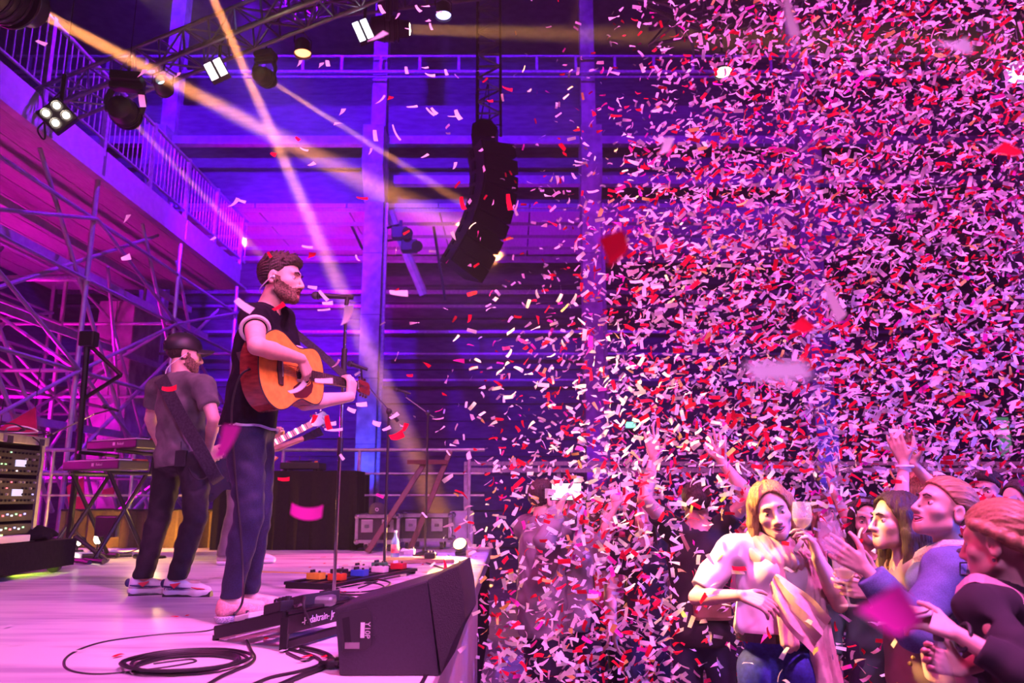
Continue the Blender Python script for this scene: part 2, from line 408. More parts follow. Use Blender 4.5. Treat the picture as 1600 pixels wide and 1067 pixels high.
# long rakers through several bays
for (a, b) in (((-6.08, 6.3, 6.0), (-6.08, 10.4, 1.4)), ((-6.08, 9.2, 6.0), (-6.08, 13.3, 1.2)), ((-6.08, 12.0, 6.0), (-6.08, 15.6, 1.2)), ((-6.1, 7.6, 3.4), (-6.1, 12.6, 6.0)), ((-6.1, 10.45, 1.9), (-6.1, 15.5, 5.4)), ((-6.1, 13.4, 5.8), (-6.1, 16.2, 2.0))):
    MB().tube(a, b, 0.03).build('raker_tube', M_tube, tri)
rs = random.Random(5)
for k in range(16):
    y0 = 6.0 + rs.random() * 8; x0 = -6.2 - rs.random() * 3.0; z0 = 0.3 + rs.random() * 2.0; up_ = rs.choice((-1, 1))
    MB().tube((x0, y0, z0 if up_ > 0 else z0 + 2.9), (x0 - rs.random() * 0.8, y0 + 2.6, z0 + 2.9 if up_ > 0 else z0), 0.026).build('brace_tube', M_tube, tri)
M_deckw = mat('deck_board', (0.42, 0.36, 0.36), 0.6, stretch=(8, 0.6, 1), var=0.15)
for i in range(10):
    MB().mm((-6.05 - i * 0.42, 1.9, 6.1), (-6.05 - i * 0.42 - 0.40, 16.5, 6.16)).build('deck_board', M_deckw, tri)
M_girder = mat('tribune_girder', (0.45, 0.44, 0.46), 0.5, 0.2, var=0.08)
for i in range(len(TY) - 1):
    MB().mm((-6.0, TY[i] + 0.06, 6.14), (-5.94, TY[i + 1] - 0.02, 6.56)).build('edge_girder', M_girder, tri)
MB().mm((-6.03, 1.9, 6.09), (-5.90, 16.5, 6.14)).build('girder_flange', M_girder, tri)
for x, z in ((-7.0, 5.5), (-6.6, 4.9), (-7.4, 4.2), (-6.9, 2.6)):
    MB().mm((x, 1.9, z), (x + 0.05, 16.2, z + 0.12)).build('purlin', M_tube, tri)
tr = thing('tribune_railing', 'violet steel railing with thin upright bars along the tribune walkway', 'railing', (-6, 10, 6.56))
MB().tube((-5.98, 1.9, 7.68), (-5.98, 16.5, 7.68), 0.03).build('handrail', M_steel, tr)
MB().tube((-5.98, 1.9, 6.72), (-5.98, 16.5, 6.72), 0.022).build('bottom_rail', M_steel, tr)
bal = None
for i in range(100):
    y = 2.6 + i * 0.14
    if bal is None:
        bal = MB().tube((-5.98, y, 6.72), (-5.98, y, 7.68), 0.009, 6).build('baluster', M_steel, tr); by = y
    else:
        c = bal.copy(); COL.objects.link(c); c.parent = tr; c.location = (0, y - by, 0)
for y in TY + [3.3, 6.2, 9.0, 11.9, 14.7]:
    MB().box((-5.98, y, 7.1), (0.07, 0.07, 1.25)).build('post', M_steel, tr)
# seat rows seen from below, and red banner flags hung in the scaffold
for i in range(6):
    o = MB().mm((-6.9 - i * 0.5, 2, 6.5 + i * 0.42), (-6.5 - i * 0.5, 16.2, 6.56 + i * 0.42)).build('seat_plank', M_deckw, tri)
M_red = mat('red_cloth', (0.62, 0.02, 0.10), 0.8)
for (pts, D, lab) in (([(0, 668), (55, 636), (58, 690), (0, 690)], 9.2, 'dark red triangular banner hung low in the scaffold by the rack'),
                      ([(104, 760), (130, 745), (132, 800), (108, 800)], 10.0, 'red pointed banner hung in the scaffold behind the lower keyboard'),
                      ([(160, 765), (180, 760), (176, 775), (158, 775)], 10.0, 'small red banner in the scaffold under the upper keyboard')):
    pp = [P(a, b, D) for a, b in pts]
    o = thing('banner', lab, 'banner', pp[0], 'banners in the scaffold')
    MB().prism(pp, (0, 0.02, 0)).build('cloth', M_red, o)
    for q in pp[:2]: MB().tube(q, (q.x, q.y, q.z + 0.5), 0.006, 6).build('rope', M_cable, o)

DCu = 9.35; xc0, xc1 = P(92, 830, DCu).x, P(348, 830, DCu).x; cur = thing('low_curtain', 'knee-high dark curtain behind the keyboards lit amber from the floor', 'curtain', (xc0, DCu, 1.0))
nC = 44; zt_c = zat(797, DCu)
bC = MB(); vC = []
for i in range(nC + 1):
    x = xc0 + (xc1 - xc0) * i / nC; y = DCu + 0.02 * math.sin(i * 1.3) + 0.012 * math.sin(i * 2.9)
    vC += [Vector((x, y, 1.004)), Vector((x, y, zt_c))]
fC = [(2 * i, 2 * i + 2, 2 * i + 3, 2 * i + 1) for i in range(nC)]
bC.add(vC + [v + Vector((0, 0.012, 0)) for v in vC], fC + [tuple(2 * nC + 2 + q for q in f_[::-1]) for f_ in fC])
bC.build('fabric', mat('dark_brown_curtain', (0.045, 0.03, 0.022), 0.95, scale=40), cur, smooth=True)
MB().tube((xc0, DCu + 0.006, zt_c), (xc1, DCu + 0.006, zt_c), 0.014).build('rod', M_blackmetal, cur)

# crowd barrier rails behind the audience, a green hanging sign and a small lit sign on the far wall
DB = 11.5
br_ = thing('crowd_barrier', 'low two-rail barrier lit violet behind the audience', 'barrier', (2.5, DB, 0))
bx0, bx1 = P(728, 725, DB).x, P(1600, 725, DB).x
for a, b in ((721, 727), (731, 738)):
    MB().mm((bx0, DB, zat(b, DB)), (bx1, DB + 0.05, zat(a, DB))).build('rail', M_soffit, br_)
for i in range(7):
    x = bx0 + (bx1 - bx0) * i / 6; MB().mm((x - 0.03, DB + 0.05, 0), (x + 0.03, DB + 0.10, zat(721, DB))).build('post', M_steel, br_)
g0 = P(1557, 652, 19.4); g1 = P(1583, 712, 19.4)
gs = thing('hanging_sign', 'pale green hanging sign by the far column near the frame edge', 'sign', (g0.x, 19.4, g0.z))
MB().mm((g0.x, 19.4, g1.z), (g1.x, 19.44, g0.z)).build('panel', mat('pale_green_panel', (0.30, 0.75, 0.40), 0.5, emit=(0.25, 0.8, 0.4), estr=0.25), gs)
for x in (g0.x + 0.08, g1.x - 0.08): MB().tube((x, 19.42, g0.z), (x, 19.42, zs + 0.1), 0.01, 5).build('cord', M_cable, gs)
e0 = P(985, 664, 24.4); ex = thing('exit_light', 'tiny green lit sign on the far wall behind the confetti', 'sign', e0)
MB().box(e0, (0.34, 0.08, 0.20)).build('housing', M_white, ex)
MB().box(e0 - Vector((0, 0.045, 0)), (0.30, 0.01, 0.16)).build('lit_face', glow('exit_green', (0.15, 1.0, 0.35), 2.5), ex)
MB().box(e0 + Vector((0, 0.16, 0)), (0.1, 0.24, 0.1)).build('bracket', M_blackmetal, ex)
# ================================================================== SMOOTH SURFACES (signed distance fields -> one continuous mesh)
def _smin(a, b, k):
    if k <= 0: return np.minimum(a, b)
    h = np.clip(0.5 + 0.5 * (b - a) / k, 0, 1)
    return b + (a - b) * h - k * h * (1 - h)
def _smax(a, b, k): return -_smin(-a, -b, k)
def wob(X, Y, Z, f, s=0.0):
    return np.sin(X * f + 1.7 * np.sin(Z * f * 0.7 + s)) * np.sin(Z * f * 1.1 + 1.3 * np.sin(Y * f * 0.8 + 2 * s)) * np.cos(Y * f * 0.9 + s)
def e_ell(x, y, z, c, r):
    qx, qy, qz = (x - c[0]) / r[0], (y - c[1]) / r[1], (z - c[2]) / r[2]
    k0 = np.sqrt(qx * qx + qy * qy + qz * qz) + 1e-6
    return (k0 - 1) * min(r) * (0.5 + 0.5 * min(1.0, max(r) / min(r) / 3 + 0.6))
def e_cap(x, y, z, a, b, ra, rb):
    dx, dy, dz = (b[i] - a[i] for i in range(3)); l2 = dx * dx + dy * dy + dz * dz + 1e-12
    t = np.clip(((x - a[0]) * dx + (y - a[1]) * dy + (z - a[2]) * dz) / l2, 0, 1)
    return np.sqrt((x - a[0] - t * dx) ** 2 + (y - a[1] - t * dy) ** 2 + (z - a[2] - t * dz) ** 2) - (ra + (rb - ra) * t)

class Field:
    def __init__(s, lo, hi, h):
        s.lo = np.array(lo, dtype=np.float64) - 2 * h; s.h = h
        s.n = np.maximum(((np.array(hi) + 2 * h - s.lo) / h).astype(int) + 2, 4)
        s.d = np.full(s.n, 0.5, dtype=np.float32)
    def grid(s, lo, hi):
        i0 = np.maximum(((np.array(lo) - s.lo) / s.h).astype(int) - 1, 0)
        i1 = np.minimum(((np.array(hi) - s.lo) / s.h).astype(int) + 3, s.n)
        if np.any(i1 <= i0): return None
        ax = [(s.lo[k] + s.h * np.arange(i0[k], i1[k])).astype(np.float32) for k in range(3)]
        return tuple(slice(a, b) for a, b in zip(i0, i1)), ax[0][:, None, None], ax[1][None, :, None], ax[2][None, None, :]
    def put(s, lo, hi, fn, k=0.02, mode='u'):
        g = s.grid(lo, hi)
        if g is None: return s
        sl, X, Y, Z = g; v = fn(X, Y, Z).astype(np.float32) if mode != 'f' else None
        if mode == 'u': s.d[sl] = _smin(s.d[sl], v, k)
        elif mode == 's': s.d[sl] = _smax(s.d[sl], -v, k)
        elif mode == 'i': s.d[sl] = _smax(s.d[sl], v, k)
        elif mode == 'f': s.d[sl] = s.d[sl] + fn(X, Y, Z).astype(np.float32)
        return s
    def cap(s, a, b, ra, rb=None, k=0.02, mode='u'):
        rb = ra if rb is None else rb; m = max(ra, rb) + k + 3 * s.h
        lo = [min(a[i], b[i]) - m for i in range(3)]; hi = [max(a[i], b[i]) + m for i in range(3)]
        return s.put(lo, hi, lambda X, Y, Z: e_cap(X, Y, Z, a, b, ra, rb), k, mode)
    def ell(s, c, r, ax=None, k=0.03, mode='u'):
        m = max(r) + k + 3 * s.h; lo = [c[i] - m for i in range(3)]; hi = [c[i] + m for i in range(3)]
        def fn(X, Y, Z):
            if ax is None: return e_ell(X, Y, Z, c, r)
            x, y, z = X - c[0], Y - c[1], Z - c[2]
            return e_ell(*(x * a[0] + y * a[1] + z * a[2] for a in ax), (0, 0, 0), r)
        return s.put(lo, hi, fn, k, mode)
    def all(s, fn, mode='i', k=0.0):
        return s.put(s.lo, s.lo + s.h * s.n, fn, k, mode)
    def mesh(s, name, material, parent):
        d = s.d; sg = d < 0; nx, ny, nz = d.shape
        c = np.zeros((nx - 1, ny - 1, nz - 1), np.uint8)
        for i in (0, 1):
            for j in (0, 1):
                for k in (0, 1): c += sg[i:nx - 1 + i, j:ny - 1 + j, k:nz - 1 + k]
        act = np.argwhere((c > 0) & (c < 8))
        if len(act) == 0: return None
        idx = np.full(c.shape, -1, np.int32); idx[act[:, 0], act[:, 1], act[:, 2]] = np.arange(len(act))
        offs = [(i, j, k) for i in (0, 1) for j in (0, 1) for k in (0, 1)]
        val = np.stack([d[act[:, 0] + o[0], act[:, 1] + o[1], act[:, 2] + o[2]] for o in offs], 1)
        acc = np.zeros((len(act), 3)); cnt = np.zeros(len(act))
        for a in range(8):
            for b in range(a + 1, 8):
                df = [offs[b][q] - offs[a][q] for q in range(3)]
                if sum(abs(q) for q in df) != 1: continue
                va, vb = val[:, a], val[:, b]; m = (va < 0) != (vb < 0)
                t = np.where(m, va / np.where(m, va - vb, 1), 0)
                for q in range(3): acc[:, q] += np.where(m, offs[a][q] + t * df[q], 0)
                cnt += m
        vs = (act + acc / cnt[:, None]) * s.h + s.lo
        qs = []
        def faces(e, cells, flip):
            q = np.stack([idx[c[:, 0], c[:, 1], c[:, 2]] for c in cells], 1)
            q[flip] = q[flip][:, ::-1]; qs.append(q)
        e = np.argwhere(sg[:-1, 1:-1, 1:-1] != sg[1:, 1:-1, 1:-1]) + [0, 1, 1]
        faces(e, [e + o for o in ([0, -1, -1], [0, 0, -1], [0, 0, 0], [0, -1, 0])], ~sg[e[:, 0], e[:, 1], e[:, 2]])
        e = np.argwhere(sg[1:-1, :-1, 1:-1] != sg[1:-1, 1:, 1:-1]) + [1, 0, 1]
        faces(e, [e + o for o in ([-1, 0, -1], [-1, 0, 0], [0, 0, 0], [0, 0, -1])], ~sg[e[:, 0], e[:, 1], e[:, 2]])
        e = np.argwhere(sg[1:-1, 1:-1, :-1] != sg[1:-1, 1:-1, 1:]) + [1, 1, 0]
        faces(e, [e + o for o in ([-1, -1, 0], [0, -1, 0], [0, 0, 0], [-1, 0, 0])], ~sg[e[:, 0], e[:, 1], e[:, 2]])
        q = np.concatenate(qs); q = q[(q >= 0).all(1)]
        o0 = worg(parent) if parent is not None else Vector((0, 0, 0))
        vs = vs - np.array(o0)
        me = bpy.data.meshes.new(name); me.vertices.add(len(vs)); me.vertices.foreach_set('co', vs.astype(np.float32).ravel())
        me.loops.add(q.size); me.loops.foreach_set('vertex_index', q.astype(np.int32).ravel())
        me.polygons.add(len(q)); me.polygons.foreach_set('loop_start', np.arange(0, q.size, 4, dtype=np.int32))
        me.polygons.foreach_set('use_smooth', np.ones(len(q), bool))
        me.materials.append(material); me.update(calc_edges=True); me.validate()
        return link(name, me, parent)

# ------------------------------------------------------------------ people
M_skin = mat('skin', (0.80, 0.52, 0.40), 0.5, scale=30, var=0.06)
M_lip = mat('lip', (0.62, 0.22, 0.22), 0.4, var=0.05)
M_eye = mat('eye_white', (0.85, 0.85, 0.85), 0.2, var=0.02); M_iris = mat('iris', (0.05, 0.035, 0.03), 0.2, var=0.02)
M_teeth = mat('teeth', (0.85, 0.82, 0.78), 0.3, var=0.02); M_mouth = mat('mouth_inside', (0.16, 0.03, 0.03), 0.6)
M_hair_brown = mat('hair_brown', (0.05, 0.028, 0.018), 0.55, scale=180, var=0.30, stretch=(1, 1, 0.09), bump=0.5)
M_hair_dark = mat('hair_dark_brown', (0.045, 0.025, 0.016), 0.55, scale=180, var=0.30, stretch=(1, 1, 0.09), bump=0.5)
M_hair_blond = mat('hair_blond', (0.46, 0.27, 0.11), 0.55, scale=180, var=0.30, stretch=(1, 1, 0.09), bump=0.5)
M_hair_light = mat('hair_light_brown', (0.36, 0.21, 0.10), 0.55, scale=180, var=0.30, stretch=(1, 1, 0.09), bump=0.5)
M_hair_sleek = mat('hair_sleek_blond', (0.42, 0.25, 0.11), 0.5, scale=120, var=0.25, stretch=(0.12, 1, 1), bump=0.12)
M_beard = mat('beard', (0.30, 0.16, 0.10), 0.8, scale=110, var=0.35, detail=8)

def vv(*a): return Vector(a)
def yawv(deg):
    a = math.radians(deg); return Vector((math.sin(a), math.cos(a), 0))
class Person: pass

def hand_prims(w, d, n, side, curl=(0.3, 0.3, 0.35, 0.4), thumb=0.4, spread=0.12, sc=1.0, thumb_out=0.8):
    """w wrist, d finger direction, n palm normal (the way the palm faces), side vector to the thumb. capsules (a,b,ra,rb)"""
    d = Vector(d).normalized(); n = Vector(n); n = (n - d * n.dot(d)).normalized(); t = Vector(side); t = (t - d * t.dot(d) - n * t.dot(n)).normalized()
    out = []; w = Vector(w)
    kn = []
    for i, u in enumerate((0.030, 0.010, -0.010, -0.028)):
        k = w + d * ((0.088, 0.092, 0.087, 0.078)[i] * sc) + t * (u * sc); kn.append(k)
        out.append((w + t * u * 0.55 * sc + d * 0.012 * sc, k, 0.0150 * sc, 0.0115 * sc))
    ln = ((0.042, 0.026, 0.021), (0.047, 0.029, 0.022), (0.043, 0.027, 0.021), (0.034, 0.021, 0.019))
    for i in range(4):
        p = kn[i]; ang = 0.0; sd = spread * (1.5 - i) / 1.5
        for j in range(3):
            ang += curl[i] * (0.9, 1.2, 0.9)[j]
            dd = (d * math.cos(ang) + n * math.sin(ang) + t * sd * math.cos(ang)).normalized()
            q = p + dd * ln[i][j] * sc
            out.append((p, q, (0.0098, 0.0088, 0.0080)[j] * sc, (0.0088, 0.0080, 0.0068)[j] * sc)); p = q
    p = w + t * 0.024 * sc + d * 0.022 * sc; ang = thumb
    out.append((w + d * 0.01 * sc, p + d * 0.02 * sc, 0.016 * sc, 0.014 * sc))
    for j, l in enumerate((0.044, 0.033, 0.026)):
        dd = (d * (0.75 + 0.1 * j) + t * thumb_out * (1 - 0.35 * j) + n * math.sin(ang) * (0.4 + 0.3 * j)).normalized()
        q = p + dd * l * sc; out.append((p, q, (0.0125, 0.0105, 0.0095)[j] * sc, (0.0105, 0.0095, 0.0080)[j] * sc)); p = q
    return out

def standing(head, yaw, z0=0.0, female=True, H=None, hs=1.0, lean=0.0):
    """default joints for someone standing on z0 whose head centre (eye level) is `head`, facing yaw (0 = away from the photographer, 90 = +X)"""
    p = Person(); f = yawv(yaw); r = Vector((f.y, -f.x, 0)); up = Vector((0, 0, 1)); head = Vector(head)
    H = H or (head.z - z0 + 0.115 * hs); k = H / 1.75; p.k = k; p.f = f; p.r = r; p.female = female
    ax = Vector((head.x, head.y, 0)) - f * 0.03
    def at(fr, lat=0, fw=0): return ax + r * lat * k + f * fw * k + up * (z0 + fr * H)
    p.head = head; p.hf = f.copy(); p.hu = up.copy(); p.hs = hs; p.z0 = z0
    p.neck = at(0.835); sw = 0.172 if female else 0.198
    p.sR, p.sL = at(0.808, sw), at(0.808, -sw)
    p.eR, p.eL = at(0.63, sw + 0.06, -0.03), at(0.63, -sw - 0.06, -0.03)
    p.wR, p.wL = at(0.485, sw + 0.07, 0.06), at(0.485, -sw - 0.07, 0.06)
    p.pel = at(0.53); p.hR, p.hL = at(0.515, 0.085), at(0.515, -0.085)
    p.kR, p.kL = at(0.285, 0.095, 0.02), at(0.285, -0.095, 0.02)
    p.aR, p.aL = at(0.05, 0.10, -0.02), at(0.05, -0.10, -0.02)
    p.fR, p.fL = f.copy(), f.copy()
    p.handR = dict(); p.handL = dict()
    return p

def head_axes(p):
    f = Vector(p.hf).normalized(); u = Vector(p.hu); u = (u - f * u.dot(f)).normalized(); r = f.cross(u).normalized()
    return r, f, u
def head_local(p):
    r, f, u = head_axes(p); c = p.head; s = p.hs
    def fn(X, Y, Z):
        x, y, z = (X - c.x) / s, (Y - c.y) / s, (Z - c.z) / s
        return tuple(x * a.x + y * a.y + z * a.z for a in (r, f, u))
    return fn
def hp(p, x, y, z):
    r, f, u = head_axes(p); return p.head + (r * x + f * y + u * z) * p.hs
def skull(x, y, z, infl=0.0):
    return e_ell(x, y, z, (0, -0.016, 0.036), (0.075 + infl, 0.098 + infl, 0.083 + infl))

def head_sdf(p, mouth=0.0, female=True):
    loc = head_local(p); s = p.hs
    def fn(X, Y, Z):
        x, y, z = loc(X, Y, Z); ax = np.abs(x)
        d = skull(x, y, z)
        d = _smin(d, e_ell(x, y, z, (0, 0.030, -0.034), (0.060, 0.062, 0.080)), 0.03)
        d = _smin(d, e_cap(ax, y, z, (0.050, 0.0, -0.062), (0.014, 0.070, -0.096), 0.016, 0.015), 0.025)
        d = _smin(d, e_ell(x, y, z, (0, 0.074, -0.100), (0.021, 0.018, 0.018)), 0.02)
        d = _smin(d, e_ell(ax, y, z, (0.043, 0.055, -0.026), (0.022, 0.024, 0.020)), 0.02)
        d = _smin(d, e_cap(ax, y, z, (0.0, 0.086, 0.026), (0.040, 0.072, 0.024), 0.009, 0.008), 0.018)
        d = _smax(d, -e_ell(ax, y, z, (0.032, 0.103, -0.002), (0.020, 0.019, 0.012)), 0.012)
        d = _smin(d, e_cap(x, y, z, (0, 0.090, 0.010), (0, 0.114, -0.036), 0.0070, 0.0100), 0.010)
        d = _smin(d, e_ell(ax, y, z, (0.012, 0.102, -0.040), (0.009, 0.011, 0.008)), 0.008)
        my = 0.098
        d = _smin(d, e_ell(x, y, z, (0, 0.080, -0.068), (0.026, 0.018, 0.024)), 0.02)
        if mouth > 0:
            d = _smax(d, -e_ell(x, y, z, (0, 0.099, -0.069 - mouth * 0.2), (0.027 if getattr(p, 'smile', False) else 0.021, 0.024, mouth)), 0.005)
        e = e_ell(ax - 0.004, y, z, (0.074, -0.012, -0.012), (0.009, 0.021, 0.033))
        e = _smax(e, -e_ell(ax, y, z, (0.086, -0.006, -0.010), (0.009, 0.012, 0.020)), 0.004)
        d = _smin(d, e, 0.008)
        return d * s
    return fn

def body_prims(p):
    """list of (tag, kind, args)"""
    k = p.k; up = (p.neck - p.pel); T = up.length; u = up.normalized()
    r = (p.sR - p.sL); r = (r - u * r.dot(u)).normalized(); f = u.cross(r).normalized()
    hr = (p.hR - p.hL).normalized()
    A = (r, f, u); fm = p.female; out = []
    def E(tag, c, rad): out.append((tag, 'e', (c, tuple(q * k for q in rad), A)))
    def C(tag, a, b, ra, rb): out.append((tag, 'c', (a, b, ra * k, rb * k)))
    w = getattr(p, 'bulk', 1.0)
    E('torso', p.pel + u * T * 0.64 + f * 0.005 * k, ((0.142 if fm else 0.168) * w, (0.100 if fm else 0.115) * w, 0.175))
    E('torso', p.pel + u * T * 0.32, ((0.122 if fm else 0.142) * w, (0.092 if fm else 0.108) * w, 0.16))
    E('pelvis', p.pel + u * T * 0.03 - f * 0.012 * k, ((0.162 if fm else 0.155) * w, 0.112 * w, 0.115))
    if fm:
        for sgn in (-1, 1): E('torso', p.pel + u * T * 0.66 + f * 0.085 * k + r * sgn * 0.065 * k, (0.056, 0.050, 0.058))
    else:
        for sgn in (-1, 1): E('torso', p.pel + u * T * 0.74 + f * 0.055 * k + r * sgn * 0.07 * k, (0.085, 0.055, 0.065))
    for sd in (p.sR, p.sL):
        C('torso', p.neck - u * 0.045 * k, sd - u * 0.004 * k, 0.060 if fm else 0.068, 0.048 if fm else 0.056)
    C('neck', p.neck - u * 0.05 * k, p.head - Vector(p.hu).normalized() * 0.065 * p.hs - Vector(p.hf).normalized() * 0.022 * p.hs, 0.058 if fm else 0.062, 0.048 if fm else 0.056)
    m = 0.85 if fm else 1.0
    for q in 'RL':
        s_, e_, w_ = getattr(p, 's' + q), getattr(p, 'e' + q), getattr(p, 'w' + q)
        C('uarm' + q, s_, s_.lerp(e_, 0.5), 0.052 * m, 0.047 * m); C('uarm' + q, s_.lerp(e_, 0.45), e_, 0.047 * m, 0.039 * m)
        C('farm' + q, e_, e_.lerp(w_, 0.35), 0.040 * m, 0.041 * m); C('farm' + q, e_.lerp(w_, 0.3), w_, 0.041 * m, 0.026 * m)
        h_, n_, a_ = getattr(p, 'h' + q), getattr(p, 'k' + q), getattr(p, 'a' + q)
        C('thigh' + q, h_, n_, 0.088, 0.056); C('calf' + q, n_, a_, 0.055, 0.036)
        C('calf' + q, n_.lerp(a_, 0.2) - f * 0.012 * k, n_.lerp(a_, 0.45) - f * 0.014 * k, 0.052, 0.046)
        ff = getattr(p, 'f' + q); C('foot', a_ - ff * 0.02 * k - Vector((0, 0, 0.03 * k)), a_ + ff * 0.14 * k - Vector((0, 0, 0.05 * k)), 0.030, 0.022)
    p.A = A
    return out

def put_prims(F, prims, tags, infl, k=0.025):
    seen = set()
    for tag_, kind, a in prims:
        if not any(tag_.startswith(t) for t in tags): continue
        if kind == 'e': F.ell(a[0], tuple(q + infl for q in a[1]), a[2], k)
        else:
            kk = k
            if tag_[1:4] in ('arm', 'alf') or tag_.startswith(('farm', 'calf', 'thigh')):
                kk = 0.008 if tag_ in seen or not tag_.startswith(('uarm', 'thigh')) else k
            seen.add(tag_)
            F.cap(a[0], a[1], a[2] + infl, a[3] + infl, kk)
def bounds(prims, tags, pad):
    lo = np.full(3, 1e9); hi = -lo
    for tag_, kind, a in prims:
        if not any(tag_.startswith(t) for t in tags): continue
        if kind == 'e': pts = [(a[0], max(a[1]))]
        else: pts = [(a[0], a[2]), (a[1], a[3])]
        for c, r in pts:
            lo = np.minimum(lo, np.array(c) - r - pad); hi = np.maximum(hi, np.array(c) + r + pad)
    return lo, hi
ALLT = ('torso', 'pelvis', 'neck', 'uarm', 'farm', 'thigh', 'calf', 'foot')

def build_body(p, name, label, h=0.007, mouth=0.0, group=None, eyes=True, brow=True, lips=True, teeth=False, cat='person', skin=None, eye_open=1.0):
    p.prims = body_prims(p); pr = p.prims; p.smile = teeth
    root = thing(name, label, cat, Vector((p.pel.x, p.pel.y, p.z0)), group); p.root = root
    hands = []
    for q, sg in (('R', 1), ('L', -1)):
        hd = getattr(p, 'hand' + q)
        if hd is None: continue
        w, e = getattr(p, 'w' + q), getattr(p, 'e' + q)
        d = Vector(hd.get('d', w - e)).normalized(); n = Vector(hd.get('n', p.r * -sg)); sd = Vector(hd.get('t', p.f))
        hands += hand_prims(w, d, n, sd, hd.get('curl', (0.3, 0.32, 0.36, 0.4)), hd.get('thumb', 0.4), hd.get('spread', 0.1), hd.get('sc', 1.0) * (0.94 if p.female else 1.03), hd.get('to', 0.8))
    lo, hi = bounds(pr, ALLT, 0.03)
    for a, b, ra, rb in hands:
        lo = np.minimum(lo, np.minimum(a, b) - 0.03); hi = np.maximum(hi, np.maximum(a, b) + 0.03)
    hc = np.array(p.head); lo = np.minimum(lo, hc - 0.17 * p.hs); hi = np.maximum(hi, hc + 0.17 * p.hs)
    F = Field(lo, hi, h)
    put_prims(F, pr, ALLT, 0.0)
    F.put(hc - 0.165 * p.hs, hc + 0.165 * p.hs, head_sdf(p, mouth, p.female), 0.018)
    for a, b, ra, rb in hands: F.cap(a, b, ra, rb, 0.004)
    F.mesh('body', skin or M_skin, root)
    if eyes:
        r, f, u = head_axes(p); ec = 0.0715
        for sg in (-1, 1):
            c = hp(p, sg * 0.032, ec, -0.002)
            e = MB().ball(c, 0.0125 * p.hs, 12, 8).build('eye', M_eye, root, smooth=True)
            MB().ball(c + f * 0.0078 * p.hs, 0.0062 * p.hs, 10, 6).build('iris', M_iris, e, smooth=True)
            lid = MB(); R = 0.0140 * p.hs
            for e0, e1 in ((math.radians(20 * eye_open), math.radians(95)), (math.radians(-22 * eye_open), math.radians(-95))):
                n, m = 10, 5; vs_ = []
                for i in range(m + 1):
                    el = e0 + (e1 - e0) * i / m
                    for j in range(n + 1):
                        az = -1.35 + 2.7 * j / n; q = el * math.cos(az * 0.75) if i == 0 else el
                        vs_.append(c + (r * math.sin(az) * math.cos(q) + f * math.cos(az) * math.cos(q) + u * math.sin(q)) * R)
                lid.add(vs_, [(i * (n + 1) + j, i * (n + 1) + j + 1, (i + 1) * (n + 1) + j + 1, (i + 1) * (n + 1) + j) for i in range(m) for j in range(n)])
            lid.build('eyelid', skin or M_skin, e, smooth=True)
    if brow:
        for sg in (-1, 1):
            MB().path([hp(p, sg * x, y, z) for x, y, z in ((0.014, 0.0985, 0.020), (0.028, 0.096, 0.026), (0.044, 0.084, 0.022))], [0.004 * p.hs, 0.0045 * p.hs, 0.002 * p.hs], 6).build('eyebrow', getattr(p, 'browmat', M_hair_brown), root, smooth=True)
    if lips:
        o = max(mouth, 0.0); sm_ = 0.009 if teeth else 0.0; zc = -0.068 - o * 0.25 + sm_; hw = 0.031 if teeth else 0.022
        b = MB()
        for zm in (-0.0615 + o * 0.45, -0.0735 - o * 0.95):
            b.path([hp(p, x * hw, 0.0975 - 0.013 * x * x - (0.003 if zm < -0.07 else 0), zc + (zm - zc) * (1 - x * x)) for x in (-1, -0.7, -0.35, 0, 0.35, 0.7, 1)],
                   [q * p.hs for q in (0.0016, 0.0038, 0.0046, 0.0048, 0.0046, 0.0038, 0.0016)], 7)
        b.build('lips', M_lip, root, smooth=True)
        if mouth > 0: MB().ball(hp(p, 0, 0.080, -0.068 - mouth * 0.2), 0.017 * p.hs, 10, 8).build('mouth_inside', M_mouth, root, smooth=True)
    if teeth:
        MB().path([hp(p, x * 0.023, 0.0945 - 0.010 * x * x, -0.0655 + 0.005 * x * x) for x in (-1, -0.5, 0, 0.5, 1)], [q * p.hs for q in (0.002, 0.0046, 0.0052, 0.0046, 0.002)], 6).build('teeth', M_teeth, root, smooth=True)
    return root

def garment(p, name, m, tags, infl, cuts, h=0.008, fold=0.004, ff=26.0, parent=None, extra=None, k=0.03, pad=0.05, shell=None):
    """cuts: functions of X,Y,Z, cloth stays where they are negative"""
    lo, hi = bounds(p.prims, tags, infl + pad)
    F = Field(lo, hi, h); put_prims(F, p.prims, tags, infl, k)
    if extra: extra(F)
    if fold: F.all(lambda X, Y, Z: fold * wob(X, Y, Z, ff, p.k * 7) + 0.5 * fold * wob(Z * 1.3, X, Y, ff * 1.7, p.k * 3), 'f')
    for c in cuts: F.all(c, 'i', 0.004)
    return F.mesh(name, m, parent or p.root)
def above(pt, n):
    """cloth stays on the side the normal points away from: cut where (x-pt).n > 0"""
    n = Vector(n).normalized(); o = Vector(pt)
    return lambda X, Y, Z: (X - o.x) * n.x + (Y - o.y) * n.y + (Z - o.z) * n.z
def neckhole(p, r=0.075, dz=0.0, fw=0.012):
    u = p.A[2]; f = p.A[1]; a = p.neck - u * (0.02 + dz) + f * fw; b = p.neck + u * 0.3
    return lambda X, Y, Z: -e_cap(X, Y, Z, a, b, r, r)
